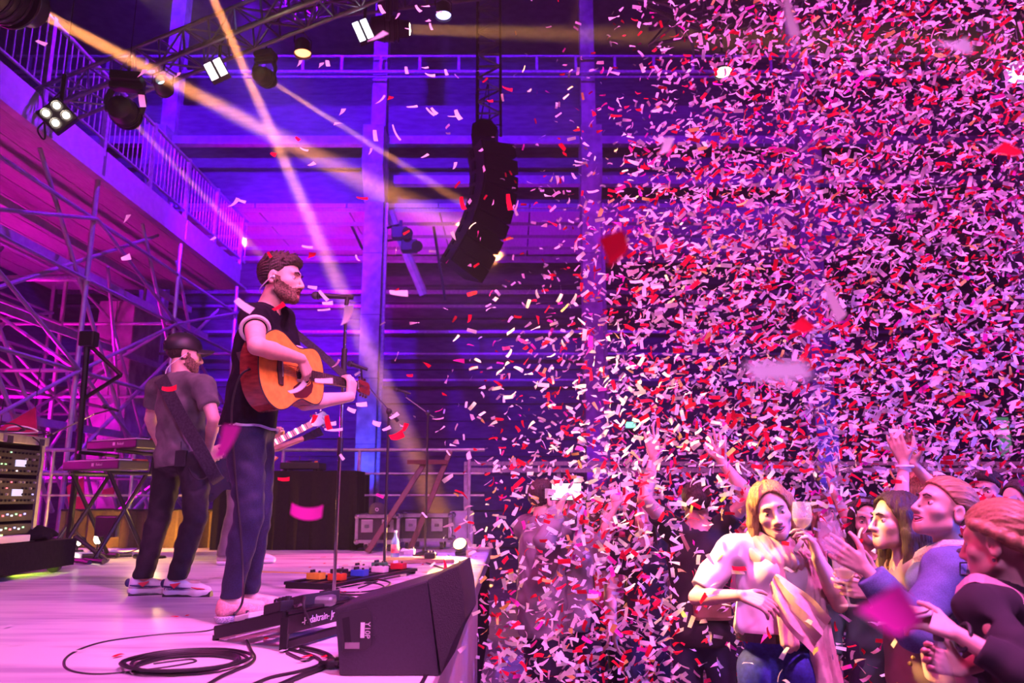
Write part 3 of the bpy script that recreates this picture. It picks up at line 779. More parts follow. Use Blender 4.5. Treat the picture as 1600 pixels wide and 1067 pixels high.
def sleeve_cut(p, q, t, fore=False):
    """remove everything further along the arm than t, close to that arm only"""
    a, b = (getattr(p, 'e' + q), getattr(p, 'w' + q)) if fore else (getattr(p, 's' + q), getattr(p, 'e' + q))
    d = (b - a).normalized(); c = a.lerp(b, t)
    e2, w2 = getattr(p, 'e' + q), getattr(p, 'w' + q)
    def fn(X, Y, Z):
        pl = (X - c.x) * d.x + (Y - c.y) * d.y + (Z - c.z) * d.z
        near = np.minimum(e_cap(X, Y, Z, c, b, 0.10, 0.10), e_cap(X, Y, Z, e2, w2, 0.10, 0.10) if not fore else 9.0)
        return np.minimum(pl, -near)
    return fn
def shirt(p, m, sl=0.55, hem=-0.12, long=False, name='shirt', infl=0.014, nr=0.078, h=0.008, fold=0.004, dz=0.0, flare=0.0, loft=0.0, hemv=None):
    tags = ['torso', 'pelvis', 'uarm'] + (['farm'] if long else [])
    u = p.A[2]; hc = p.pel + u * hem * p.k
    cuts = [above(hc, hemv if hemv is not None else -u), neckhole(p, nr * p.k, dz)]
    if long: cuts += [sleeve_cut(p, 'R', sl, True), sleeve_cut(p, 'L', sl, True)]
    else: cuts += [sleeve_cut(p, 'R', sl), sleeve_cut(p, 'L', sl)]
    def extra(F):
        r, f, u_ = p.A
        F.ell(p.pel + u_ * 0.10 * p.k, ((0.150 + flare) * p.k, (0.115 + flare) * p.k, 0.30 * p.k), p.A, 0.05)
        if hem < -0.05: F.ell(hc + u_ * 0.05 * p.k, ((0.165 + flare) * p.k, (0.125 + flare) * p.k, 0.14 * p.k), p.A, 0.05)
    return garment(p, name, m, tags, infl + loft, cuts, h, fold, extra=extra)
def trousers(p, m, low=0.08, infl=0.012, h=0.009, fold=0.004, name='trousers', top=0.06, wide=0.0):
    u = p.A[2]
    def extra(F):
        for q in 'RL':
            n_, a_ = getattr(p, 'k' + q), getattr(p, 'a' + q)
            F.cap(n_, a_, (0.060 + wide * 0.6) * p.k, (0.052 + wide) * p.k, 0.02)
    return garment(p, name, m, ['pelvis', 'thigh', 'calf'], infl, [above(p.pel + u * top * p.k, u), above(Vector((0, 0, p.z0 + low)), (0, 0, -1))], h, fold, 30.0, extra=extra)
def hair(p, m, style, h=0.006, name='hair', length=0.3, seed=0.0, fringe=0.0):
    loc = head_local(p); s = p.hs; r, f, u = head_axes(p)
    dn = Vector((0, 0, -1))
    lo = np.array(p.head) - 0.19 * s; hi = np.array(p.head) + 0.19 * s
    if style in ('long', 'pony'): lo = lo - np.array([0.10, 0.10, length * 1.05]); hi = hi + np.array([0.1, 0.1, 0])
    F = Field(lo, hi, h)
    def core(X, Y, Z):
        x, y, z = loc(X, Y, Z); ang = np.arctan2(x, z - 0.02)
        ang2 = np.arctan2(x, y + 0.016)
        if style == 'short':
            t = 0.005 + 0.010 * np.clip((z - 0.03) / 0.09, 0, 1) + 0.005 * np.clip((y - 0.02) / 0.07, 0, 1) * np.clip((z - 0.05) / 0.05, 0, 1)
            d = skull(x, y, z) - t
            d = _smin(d, e_cap(x, y, z, (-0.03, 0.066, 0.092), (0.03, 0.072, 0.092), 0.018, 0.018), 0.025)
            d = d + 0.0035 * np.sin(ang * 34 + 9 * y * 12 + 2 * np.sin(y * 60)) * np.cos(y * 70 + 3 * np.sin(x * 60))
            lim = np.where(y > 0.035, 0.55 * y + 0.026, 0.95 * y + 0.004)
            cut = (lim - z) / 1.3
            d = np.maximum(d, cut); d = _smax(d, -(e_ell(np.abs(x), y, z, (0.08, -0.004, -0.012), (0.022, 0.026, 0.036))), 0.006)
        else:
            th = 0.008 if style != 'long' else 0.013
            d = skull(x, y, z) - th
            if style in ('long',):
                d = d + 0.0030 * np.sin(ang2 * 40 + 6 * np.sin(z * 22 + seed)) + 0.002 * np.sin(ang2 * 17 + z * 30)
                part = np.abs(x - 0.012) - 0.003; d = d + 0.006 * np.exp(-(x - 0.01) ** 2 / 4e-5) * (z > 0.06)
                lim = np.where(y > 0.03, 0.80 * y + 0.032 - 8.5 * x * x * 1.3, -0.40)
            else:
                q = np.arctan2(z - 0.0, np.abs(x) + 0.02) if style == 'crown' else np.arctan2(x, z - 0.02)
                d = d + 0.0014 * np.sin(q * 46 + 3 * np.sin(y * 40 + seed)) + 0.0012 * np.sin(q * 21 + y * 35)
                lim = np.where(y > 0.0, 0.80 * y + 0.014, 0.70 * y + 0.010)
            cut = (lim - z) / 1.25
            d = np.maximum(d, cut)
            if style != 'long': d = _smax(d, -(e_ell(np.abs(x), y, z, (0.08, -0.008, -0.014), (0.024, 0.026, 0.036))), 0.006)
        return d * s
    F.put(np.array(p.head) - 0.18 * s, np.array(p.head) + 0.18 * s, core, 0.0)
    if style == 'short':
        rr_ = np.random.default_rng(int(abs(p.head.x) * 1000) + 3)
        for _ in range(150):
            v = rr_.normal(size=3); v /= np.linalg.norm(v)
            q = np.array([0, -0.016, 0.036]) + v * np.array([0.080, 0.103, 0.092])
            if q[2] < 0.060 + 0.35 * max(q[1], 0): continue
            dr = v * 0.6 + np.array([0.1 * rr_.normal(), 0.75, 0.35]); dr /= np.linalg.norm(dr); e = q + dr * rr_.uniform(0.018, 0.034)
            F.cap(hp(p, *q), hp(p, *e), 0.0085 * s, 0.0035 * s, 0.004)
    if style == 'long':
        for sg in (-1, 1):
            for (x0, y0, x1, y1, ra, rb, ln) in ((0.074, 0.016, 0.082, 0.030, 0.018, 0.016, 0.95), (0.076, 0.0, 0.090, 0.010, 0.026, 0.024, 1.0), (0.064, -0.045, 0.085, -0.045, 0.034, 0.030, 0.97), (0.030, -0.080, 0.040, -0.085, 0.036, 0.034, 0.93)):
                a = hp(p, sg * x0, y0, 0.035); b = hp(p, sg * x1, y1, -0.06) + dn * (length * ln - 0.06) * s
                mid = hp(p, sg * (x0 + 0.014), y0 - 0.004, -0.05)
                F.cap(a, mid, ra * s, ra * s, 0.018); F.cap(mid, b, ra * s, rb * s * 0.7, 0.018)
        F.put(F.lo, np.array(p.head) - np.array([-9, -9, 0.02]), lambda X, Y, Z: 0.0032 * np.sin(((X - p.head.x) * 1.0 + (Y - p.head.y) * 0.8) * 420 + 4 * np.sin(Z * 24 + seed)), 0, 'f')
    if style in ('pony', 'bun', 'crown'):
        if style == 'pony':
            pts = [hp(p, 0, -0.105, 0.025), hp(p, 0, -0.140, 0.010), hp(p, 0.01, -0.150, -0.03) + dn * 0.05, hp(p, 0.01, -0.140, -0.05) + dn * length]
            for i, (ra, rb) in enumerate(((0.020, 0.024), (0.026, 0.024), (0.024, 0.008))): F.cap(pts[i], pts[i + 1], ra * s, rb * s, 0.012)
        if style == 'bun': F.ell(hp(p, 0, -0.115, 0.02), (0.045 * s,) * 3, None, 0.015)
        if style == 'crown':
            n = 26
            for i in range(n):
                a0 = -PI * 0.12 + i * PI * 1.24 / (n - 1); a1 = a0 + PI * 1.24 / (n - 1)
                def cp(a): return hp(p, 0.088 * math.cos(a), -0.012 - 0.102 * math.sin(a), 0.004 - 0.055 * math.sin(a) + 0.030 * abs(math.cos(a)))
                F.cap(cp(a0), cp(a1), (0.014 + 0.005 * (i % 2)) * s, (0.014 + 0.005 * ((i + 1) % 2)) * s, 0.006)
            F.ell(hp(p, 0, -0.092, -0.050), (0.060 * s, 0.026 * s, 0.030 * s), head_axes(p), 0.012)
    return F.mesh(name, m, p.root)
def shoe(p, q, heel_off, m_up, m_sole, L_=0.29, name='shoe', h=0.005, accent=None, w=1.0, thick=0.034, lace=True):
    """q 'R'/'L': built under the ankle along foot direction"""
    a_ = getattr(p, 'a' + q); f = Vector(getattr(p, 'f' + q)); f.z = 0; f.normalize(); r = f.cross(Vector((0, 0, 1))); u = Vector((0, 0, 1))
    z0 = p.z0 + 0.002; heel = Vector((a_.x, a_.y, z0)) - f * heel_off
    def q_(t, l, z): return heel + f * t * L_ + r * l * w + u * z
    lo = np.minimum(np.array(q_(-0.15, 0, 0)), np.array(q_(1.15, 0, 0))) - 0.08; hi = np.maximum(np.array(q_(-0.15, 0, 0)), np.array(q_(1.15, 0, 0))) + np.array([0.08, 0.08, 0.2])
    F = Field(lo, hi, h)
    for (t0, t1, ra, rb, zz) in ((0.13, 0.45, 0.037, 0.033, 0.03), (0.45, 0.70, 0.033, 0.043, 0.03), (0.70, 0.86, 0.043, 0.036, 0.03)):
        F.cap(q_(t0, 0, zz), q_(t1, 0, zz), ra, rb, 0.015)
    F.all(above((0, 0, z0 + thick), (0, 0, 1)), 'i', 0.008); F.all(above((0, 0, z0), (0, 0, -1)), 'i', 0.004)
    sole = F.mesh('sole', m_sole, p.root)
    F = Field(lo, hi, h)
    F.cap(q_(0.14, 0, 0.055), q_(0.16, 0, 0.088), 0.034, 0.034, 0.02); F.cap(q_(0.16, 0, 0.075), q_(0.45, 0, 0.062), 0.035, 0.034, 0.02)
    F.cap(q_(0.45, 0, 0.058), q_(0.72, 0, 0.040), 0.036, 0.036, 0.02); F.cap(q_(0.70, 0, 0.036), q_(0.88, 0, 0.032), 0.038, 0.030, 0.02)
    F.cap(q_(0.20, 0, 0.10), q_(0.20, 0, 0.2), 0.030, 0.045, 0.006, 's')
    F.all(above((0, 0, z0 + thick - 0.006), (0, 0, -1)), 'i', 0.003)
    up = F.mesh('upper', m_up, p.root)
    if lace:
        b = MB()
        for i in range(5):
            t = 0.36 + i * 0.055; z = 0.102 - i * 0.0085
            b.path([q_(t, -0.022, z - 0.006), q_(t + 0.01, 0, z + 0.004), q_(t, 0.022, z - 0.006)], 0.0032, 6)
        b.build('laces', M_white, p.root, smooth=True)
    return q_

def beard(p, mouth=0.0, m=None):
    """thin shell over jaw, chin and upper lip"""
    loc = head_local(p); F = Field(np.array(p.head) - 0.17, np.array(p.head) + 0.17, 0.005); hsd = head_sdf(p, mouth)
    F.put(F.lo, F.lo + F.h * F.n, lambda X, Y, Z: hsd(X, Y, Z) - 0.0022 + 0.0022 * wob(X, Y, Z, 330), 0)
    def cut(X, Y, Z):
        x, y, z = loc(X, Y, Z)
        a = z - np.where(y < 0.028, 0.004 - 0.2 * y, -0.020 - 0.60 * np.clip(y - 0.028, 0, 0.05)) + 0.004 * np.sin(y * 300) * np.cos(x * 260)
        a = np.where(np.abs(x) < 0.028, z + 0.046, a)
        b = -(y - 0.004 - 0.10 * z) + 0.003 * np.sin(z * 280)
        lipz = e_ell(x, y, z, (0, 0.100, -0.069 - mouth * 0.2), (0.021, 0.03, 0.010 + mouth * 0.7))
        return np.maximum(np.maximum(np.maximum(a, b), -lipz), -0.128 - z)
    F.all(cut, 'i', 0.003)
    return F.mesh('beard', m or M_beard, p.root)
# ================================================================== MUSICIANS
M_navy = mat('navy_tshirt', (0.011, 0.008, 0.017), 0.9, scale=40, var=0.2, spec=0.15)
M_jeans = mat('dark_blue_denim', (0.012, 0.014, 0.055), 0.8, scale=150, var=0.2)
M_blackjeans = mat('black_denim', (0.009, 0.008, 0.012), 0.8, scale=60, var=0.25)
M_grey = mat('washed_grey_jersey', (0.15, 0.14, 0.135), 0.9, scale=12, var=0.2)
M_hem = mat('white_hem', (0.75, 0.72, 0.74), 0.8, var=0.05)
M_greytr = mat('grey_cotton', (0.16, 0.14, 0.15), 0.9, var=0.2)
M_shoe_pink = mat('salmon_knit', (0.85, 0.42, 0.40), 0.75, scale=120, var=0.15)
M_shoe_white = mat('white_leather', (0.82, 0.80, 0.80), 0.5, var=0.05)
M_sole_dot = mat('speckled_sole', (0.70, 0.66, 0.70), 0.6, scale=220, color2=(0.12, 0.10, 0.18))
M_shoe_red = mat('red_leather', (0.75, 0.03, 0.06), 0.5); M_shoe_navy = mat('navy_leather', (0.03, 0.03, 0.10), 0.5)
M_strapw = mat('woven_strap', (0.035, 0.03, 0.04), 0.8, scale=80, var=0.3)

# ---- singer
GT_TAIL, GT_A, GT_N = P(404, 570, 3.60), Vector((0.40, 0.915, 0.01)).normalized(), Vector((0.905, -0.40, 0.10))
GT_N = (GT_N - GT_A * GT_N.dot(GT_A)).normalized(); GT_W = GT_N.cross(GT_A); GT_W = GT_W if GT_W.z > 0 else -GT_W
def gpt(t, l, d): return GT_TAIL + GT_A * t + GT_W * l + GT_N * d
s = standing(P(439, 437, 3.96), 105, 1.0, False, hs=1.10)
s.k = 1.04; s.bulk = 0.96
s.hf = Vector((1, -0.10, -0.03)); s.hu = Vector((0.02, 0.04, 1))
s.neck = P(415, 483, 3.99)
s.sR, s.sL = P(397, 497, 3.80), P(438, 499, 4.14)
s.eR = P(401, 541, 3.52); s.wR = gpt(0.235, 0.055, 0.062)
s.wL = gpt(0.675, -0.088, 0.040); s.eL = gpt(0.44, -0.125, -0.085)
s.pel = P(388, 676, 3.96); s.hR, s.hL = P(383, 684, 3.88), P(398, 682, 4.05)
s.kR, s.kL = P(390, 806, 3.84), P(404, 802, 4.02)
s.aR, s.aL = P(360, 930, 3.92), P(388, 924, 4.12)
s.fR, s.fL = Vector((0.90, 0.36, 0)), Vector((0.95, 0.25, 0))
s.handR = dict(d=GT_A * 0.62 - GT_W * 0.62 - GT_N * 0.12, n=-GT_N, t=GT_A + GT_W, curl=(0.55, 0.6, 0.65, 0.7), thumb=0.9, to=0.45)
s.handL = dict(d=GT_W + GT_A * 0.25, n=-GT_N, t=GT_A, curl=(0.62, 0.68, 0.72, 0.75), thumb=1.2, to=0.15, spread=0.05)
s.browmat = M_hair_dark
build_body(s, 'person', 'singing man in dark sleeveless shirt and jeans playing an acoustic guitar at the mic', h=0.006, mouth=0.013)
shirt(s, M_navy, sl=0.40, hem=0.015, nr=0.074, dz=-0.012, infl=0.016, h=0.007, fold=0.005)
rr = s.sR.lerp(s.eR, 0.42); ad = (s.eR - s.sR).normalized(); xx, yy = frame_of(ad)
MB().path([rr + (xx * math.cos(2 * PI * i / 24) + yy * math.sin(2 * PI * i / 24)) * 0.067 for i in range(25)], 0.010, 8).build('sleeve_cuff', M_hem, s.root, smooth=True)
rr = s.sL.lerp(s.eL, 0.42); ad = (s.eL - s.sL).normalized(); xx, yy = frame_of(ad)
MB().path([rr + (xx * math.cos(2 * PI * i / 24) + yy * math.sin(2 * PI * i / 24)) * 0.067 for i in range(25)], 0.010, 8).build('sleeve_cuff', M_hem, s.root, smooth=True)
u = s.A[2]; hc = s.pel + u * 0.022
MB().strip([hc + s.A[0] * math.cos(2 * PI * i / 30) * 0.174 + s.A[1] * math.sin(2 * PI * i / 30) * 0.140 + u * 0.004 * math.sin(5 * i) for i in range(31)], u, 0.012, 0.008).build('hem', M_hem, s.root, smooth=True)
trousers(s, M_jeans, low=0.115, h=0.008, infl=0.009, fold=0.006, wide=-0.008)
hair(s, M_hair_brown, 'short', h=0.005)
beard(s, 0.013)
shoe(s, 'R', 0.075, M_shoe_pink, M_sole_dot, 0.33); shoe(s, 'L', 0.075, M_shoe_pink, M_sole_dot, 0.33)
MB().path(catmull([hp(s, 0.086, -0.004, -0.008), hp(s, 0.082, -0.03, -0.030), hp(s, 0.064, -0.066, -0.058), hp(s, 0.042, -0.082, -0.066), hp(s, 0.0, -0.092, -0.070)], 6), 0.003, 6).build('earphone_cable', M_white, s.root, smooth=True)
MB().ball(hp(s, 0.082, -0.002, -0.012), 0.010, 8, 6).build('earphone', M_white, s.root, smooth=True)

# ---- acoustic guitar
def acoustic(name, label, tail, axis, normal):
    a = Vector(axis).normalized(); n = Vector(normal); n = (n - a * n.dot(a)).normalized(); w = n.cross(a).normalized()
    if w.z < 0: w = -w
    tail = Vector(tail)
    def g(t, l, d): return tail + a * t + w * l + n * d
    root = thing(name, label, 'guitar', tail)
    half = [(0, 0.0), (0.004, 0.06), (0.022, 0.115), (0.06, 0.165), (0.11, 0.194), (0.15, 0.20), (0.20, 0.188), (0.25, 0.157), (0.29, 0.137), (0.325, 0.133), (0.36, 0.140), (0.40, 0.148), (0.435, 0.146), (0.465, 0.128), (0.486, 0.095), (0.497, 0.05), (0.50, 0.0)]
    hs_ = catmull([Vector((t, l, 0)) for t, l in half], 3)
    out = [(p.x, p.y) for p in hs_] + [(p.x, -p.y) for p in hs_[-2:0:-1]]
    TH = 0.115
    M_spruce = mat('spruce_top', (1.0, 0.46, 0.06), 0.25, scale=30, stretch=(1, 1, 1), var=0.10)
    M_mahog = mat('mahogany', (0.26, 0.045, 0.030), 0.25, scale=14, stretch=(1, 1, 4), var=0.2)
    M_rose = mat('rosewood', (0.07, 0.035, 0.03), 0.4, scale=30, var=0.25)
    MB().prism([g(t, l, -0.005) for t, l in out], n * 0.005).build('soundboard', M_spruce, root)
    MB().prism([g(t, l, -TH) for t, l in out], n * (TH - 0.005)).build('sides_and_back', M_mahog, root)
    MB().path([g(t, l, -0.002) for t, l in out + out[:1]], 0.0035, 6).build('binding', M_black, root, smooth=True)
    hole = [(0.335 + 0.05 * math.cos(q * PI / 14), 0.05 * math.sin(q * PI / 14)) for q in range(28)]
    MB().prism([g(t, l, 0.0005) for t, l in hole], n * 0.001).build('sound_hole', mat('sound_hole', (0.012, 0.008, 0.006), 0.9), root)
    MB().path([g(0.335 + 0.057 * math.cos(q * PI / 16), 0.057 * math.sin(q * PI / 16), 0.001) for q in range(33)], 0.003, 5).build('rosette', M_rose, root, smooth=True)
    pg = [(0.395, -0.02), (0.385, -0.045), (0.355, -0.062), (0.32, -0.06), (0.295, -0.048), (0.25, -0.075), (0.235, -0.105), (0.26, -0.13), (0.31, -0.128), (0.35, -0.12), (0.39, -0.09), (0.405, -0.05)]
    MB().prism([g(t, l, 0.0008) for t, l in pg], n * 0.0015).build('pickguard', mat('tortoise_pickguard', (0.10, 0.02, 0.02), 0.2), root)
    br = MB().prism([g(t, l, 0.001) for t, l in ((0.135, -0.075), (0.165, -0.08), (0.17, 0), (0.165, 0.08), (0.135, 0.075), (0.128, 0))], n * 0.008).build('bridge', M_rose, root)
    MB().box(g(0.158, 0, 0.011), (0.003, 0.075, 0.006), (a, w, n)).build('saddle', M_white, br)
    fb = MB().prism([g(t, l, 0.004) for t, l in ((0.38, -0.028), (0.80, -0.022), (0.80, 0.022), (0.38, 0.028))], n * 0.006).build('fretboard', M_rose, root)
    x = 0.645; fr = []
    for i in range(1, 18):
        pos = 0.158 + 0.645 / 2 ** (i / 12.0)
        MB().tube(g(pos, -0.026, 0.0105), g(pos, 0.026, 0.0105), 0.0012, 5).build('fret', M_chrome, fb)
    b = MB()
    k = 10
    for t0, t1, r0, r1 in ((0.47, 0.80, 0.026, 0.021),):
        b.path([g(t0 + (t1 - t0) * i / 6, 0, -0.020) for i in range(7)], [r0 + (r1 - r0) * i / 6 for i in range(7)], 10)
    b.build('neck', M_mahog, root, smooth=True)
    MB().box(g(0.803, 0, 0.006), (0.005, 0.045, 0.01), (a, w, n)).build('nut', M_white, root)
    a2 = (a - n * 0.25).normalized(); h0 = g(0.805, 0, 0.0)
    hd = MB().prism([h0 + a2 * t + w * l - n * 0.006 for t, l in ((0, -0.024), (0.03, -0.036), (0.17, -0.038), (0.19, -0.02), (0.185, 0), (0.19, 0.02), (0.17, 0.038), (0.03, 0.036), (0, 0.024))], n * 0.015).build('headstock', M_mahog, root)
    for i in range(6):
        sg = 1 if i < 3 else -1; t = 0.045 + (i % 3) * 0.045
        q = h0 + a2 * t + w * sg * 0.036
        MB().tube(q, q + w * sg * 0.016, 0.003, 6).tube(q + w * sg * 0.016 - a2 * 0.007, q + w * sg * 0.016 + a2 * 0.007, 0.007, 8).build('tuning_peg', M_chrome, hd)
        l0 = (-0.018 + 0.0072 * i); MB().path([g(0.158, l0 * 1.45, 0.014), g(0.803, l0, 0.0125), h0 + a2 * t + w * sg * 0.012 + n * 0.012], 0.0009, 4).build('string', M_chrome, root)
    return root, g
gt, gg = acoustic('acoustic_guitar', 'amber acoustic guitar with dark pickguard held by the singing man', GT_TAIL, GT_A, GT_N)
# strap over the left shoulder and round the back of the singer
st = MB().strip(catmull([gg(0.0, 0, -0.06), P(386, 575, 3.72), P(372, 540, 3.85), P(385, 503, 4.08), P(420, 492, 4.20), P(446, 506, 4.16), P(470, 527, 4.20), P(510, 560, 4.30), gg(0.83, 0.0, -0.03)], 6), Vector((0.35, 0.2, 0.9)), 0.042, 0.004).build('strap', M_strapw, gt, smooth=True)
MB().path(catmull([gg(0.0, -0.01, -0.05), P(374, 590, 3.60), P(362, 640, 3.62), P(366, 720, 3.72), P(376, 830, 3.72), P(380, 905, 3.70), P(377, 945, 3.60), S(358, 966), S(330, 985), S(250, 992), S(160, 1004), S(108, 1024), S(104, 1045), S(150, 1054), S(230, 1047), S(300, 1036), S(296, 1031), S(240, 1038)], 8), 0.0055, 7).build('cable', M_cable, gt, smooth=True)

# ---- second guitarist, seen from behind
m2 = standing(P(288, 553, 5.0), 50, 1.0, False, hs=1.04)
m2.k = 0.95; m2.bulk = 1.08
m2.hf = Vector((0.82, 0.55, -0.08)); m2.neck = P(282, 588, 5.0)
m2.sR, m2.sL = P(318, 603, 4.86), P(246, 606, 5.14)
m2.eR, m2.wR = P(334, 655, 4.80), P(326, 702, 4.98)
m2.eL, m2.wL = P(235, 655, 5.22), P(252, 700, 5.38)
m2.pel = P(283, 716, 5.0); m2.hR, m2.hL = P(303, 724, 4.93), P(264, 724, 5.07)
m2.kR, m2.kL = P(306, 808, 4.90), P(250, 806, 5.05)
m2.aR, m2.aL = P(277, 900, 4.93), P(223, 900, 5.0)
m2.fR, m2.fL = Vector((0.97, 0.0, 0)), Vector((0.85, 0.35, 0))
m2.handR = dict(d=(0.3, 0.75, -0.4), n=(-0.6, 0.6, 0.2), t=(0.5, 0.5, 0.6), curl=(0.5, 0.5, 0.5, 0.5)); m2.handL = dict(curl=(0.8, 0.8, 0.8, 0.8))
build_body(m2, 'person', 'man in black cap and grey T-shirt playing guitar with his back to the camera', h=0.007, eyes=False, lips=False)
shirt(m2, M_grey, sl=0.62, hem=-0.055, nr=0.074, infl=0.020, h=0.008, fold=0.007, flare=0.012)
trousers(m2, M_blackjeans, low=0.10, infl=0.016, h=0.009, fold=0.007, wide=0.010)
beard(m2, 0.0)
# cap
loc2 = head_local(m2); Fc = Field(np.array(m2.head) - 0.24, np.array(m2.head) + 0.24, 0.006)
def capf(X, Y, Z):
    x, y, z = loc2(X, Y, Z)
    d = skull(x, y, z) - 0.016; d = np.maximum(d, (0.018 + 0.10 * y - z))
    d = np.maximum(d, -e_ell(x, y, z, (0, -0.125, 0.022), (0.028, 0.03, 0.022)))
    br = np.maximum(e_ell(x, y, z, (0, 0.085, 0.040), (0.078, 0.095, 0.5)), np.maximum(np.abs(z - 0.036 - 0.05 * y + 6 * x * x) - 0.0065, 0.06 - y))
    return np.minimum(d, br)
Fc.put(Fc.lo, Fc.lo + Fc.h * Fc.n, capf, 0)
cp_ = Fc.mesh('cap', M_black, m2.root)
MB().tube(hp(m2, -0.0, -0.016, 0.136), hp(m2, 0, -0.016, 0.142), 0.009).build('cap_button', M_black, cp_)
for sg in (1, -1):
    MB().tube(hp(m2, 0.028 - 0.011 * sg, -0.128, 0.062), hp(m2, 0.028 + 0.011 * sg, -0.125, 0.078), 0.0022, 5).build('stitched_mark', M_white, cp_)
hr_ = Field(np.array(m2.head) - 0.17, np.array(m2.head) + 0.17, 0.007)
hr_.put(hr_.lo, hr_.lo + hr_.h * hr_.n, lambda X, Y, Z: (lambda x, y, z: np.maximum(np.maximum(skull(x, y, z) - 0.006, y - 0.0), -0.055 - z))(*loc2(X, Y, Z)), 0)
hr_.mesh('hair', M_hair_dark, m2.root)
MB().path(catmull([hp(m2, 0.086, 0.0, -0.01), hp(m2, 0.080, -0.04, -0.05), hp(m2, 0.045, -0.085, -0.10), hp(m2, 0.035, -0.095, -0.15)], 5), 0.003, 6).build('earphone_cable', M_white, m2.root, smooth=True)
for q, dx in (('R', 1), ('L', 1)):
    qf = shoe(m2, q, 0.085, M_shoe_white, M_shoe_white, 0.31, thick=0.042)
    MB().prism([qf(0.20, 0.046, 0.075), qf(0.42, 0.046, 0.085), qf(0.30, 0.05, 0.050)], qf(0.2, 0.05, 0.075) - qf(0.2, 0.046, 0.075)).build('red_panel', M_shoe_red, m2.root)
    MB().path([qf(0.06, 0.036, 0.062), qf(0.25, 0.044, 0.056), qf(0.45, 0.045, 0.050), qf(0.62, 0.048, 0.052)], [0.004, 0.007, 0.006, 0.002], 6).build('navy_stripe', M_shoe_navy, m2.root, smooth=True)
    MB().ball(qf(0.02, 0, 0.075), 0.02, 10, 6, (1, 1, 1.3)).build('heel_tab', M_shoe_navy, m2.root, smooth=True)
    MB().path([qf(0.62, 0.040, 0.055), qf(0.75, 0.043, 0.048), qf(0.88, 0.034, 0.045)], [0.003, 0.006, 0.003], 6).build('red_stripe', M_shoe_red, m2.root, smooth=True)
    MB().path([qf(0.05, 0, 0.006), qf(0.5, 0.0, 0.004), qf(0.98, 0, 0.006)], [0.032, 0.034, 0.028], 8).build('outsole', M_black, m2.root, smooth=True)
    if q == 'R': text('lettering', 'FILA', qf(0.20, 0.0505, 0.052), Vector((1, 0, 0)), Vector((0, 0, 1)), 0.034, M_shoe_navy, m2.root)
# wide guitar strap across his back and the bass body at his hip
eg = thing('electric_guitar', 'black electric guitar hanging on a wide strap at the hip of the capped man', 'guitar', P(335, 735, 5.1))
MB().strip(catmull([P(250, 594, 5.06), P(252, 592, 4.93), P(262, 612, 4.83), P(285, 655, 4.80), P(312, 700, 4.78), P(334, 742, 4.86), P(342, 752, 5.0)], 6), Vector((0.75, -0.1, 0.5)), 0.085, 0.006).build('strap', M_strapw, eg, smooth=True)
M_egb = mat('black_lacquer', (0.015, 0.015, 0.02), 0.15)
c0 = P(338, 738, 5.12)
bo = [(-0.16, -0.10), (-0.20, 0.02), (-0.17, 0.13), (-0.08, 0.17), (0.02, 0.13), (0.10, 0.16), (0.19, 0.15), (0.14, 0.09), (0.12, 0.0), (0.15, -0.08), (0.20, -0.13), (0.10, -0.15), (0.0, -0.12), (-0.09, -0.16)]
ga = Vector((0.62, 0.70, 0.36)).normalized(); gn = Vector((0.70, -0.62, 0)).normalized() * -1; gw = gn.cross(ga)
sm = catmull([c0 + ga * x + gw * y for x, y in bo] + [c0 + ga * bo[0][0] + gw * bo[0][1]], 4)[:-1]
MB().prism(sm, gn * 0.045).build('guitar_body', M_egb, eg)
MB().tube(c0 + ga * 0.1 + gn * 0.05, c0 + ga * 0.72 + gn * 0.05, 0.024, 8, 0.020).build('neck', M_wood, eg, smooth=True)
MB().prism([c0 + ga * t + gw * l + gn * 0.04 for t, l in ((0.72, -0.02), (0.88, -0.04), (0.9, 0.03), (0.72, 0.02))], gn * 0.015).build('headstock', M_egb, eg)
MB().path(catmull([P(290, 716, 4.86), P(302, 745, 4.80), P(318, 748, 4.82), P(335, 735, 4.95)], 6), 0.004, 6).build('cable', M_cable, eg, smooth=True)
pk = MB().box(P(283, 716, 4.84), (0.07, 0.03, 0.10)).build('transmitter_pack', M_black, eg, bevel=0.006)
MB().tube(P(283, 705, 4.835), P(283, 690, 4.835), 0.003).build('antenna', M_black, pk)

# ---- third musician, mostly hidden behind the singer
m3 = standing(P(388, 620, 7.2), 85, 1.0, False, hs=1.0)
m3.handL = dict(d=(0.5, -0.3, 0.6), n=(0.3, -0.7, 0.5), t=(0.8, 0, 0.4), curl=(0.8, 0.8, 0.8, 0.8))
m3.eL, m3.wL = P(415, 695, 7.3), P(432, 684, 7.15)
m3.eR, m3.wR = P(372, 690, 6.95), P(395, 705, 6.9)
m3.aR, m3.aL = P(352, 868, 7.1), P(396, 868, 7.3); m3.kR, m3.kL = P(368, 800, 7.05), P(394, 798, 7.3)
m3.handR = dict(curl=(0.6, 0.6, 0.6, 0.6))
build_body(m3, 'person', 'guitarist mostly hidden behind the singing man, one fretting hand and pale shoes showing', h=0.011)
shirt(m3, M_blackjeans, sl=0.6, h=0.012); trousers(m3, M_greytr, low=0.08, h=0.011, infl=0.02, wide=0.03); hair(m3, M_hair_dark, 'short', h=0.009)
M_cream = mat('cream_canvas', (0.78, 0.70, 0.60), 0.8)
shoe(m3, 'R', 0.08, M_cream, M_shoe_white, 0.29, h=0.007); shoe(m3, 'L', 0.08, M_cream, M_shoe_white, 0.29, h=0.007)
e2 = thing('electric_guitar', 'sunburst guitar of the hidden musician, pale neck and headstock poking out by the singing man', 'guitar', P(400, 705, 7.0))
na, nb_ = P(425, 694, 7.0), P(487, 662, 7.12); nd = (nb_ - na).normalized(); nw = Vector((-nd.z, 0, nd.x)).normalized()
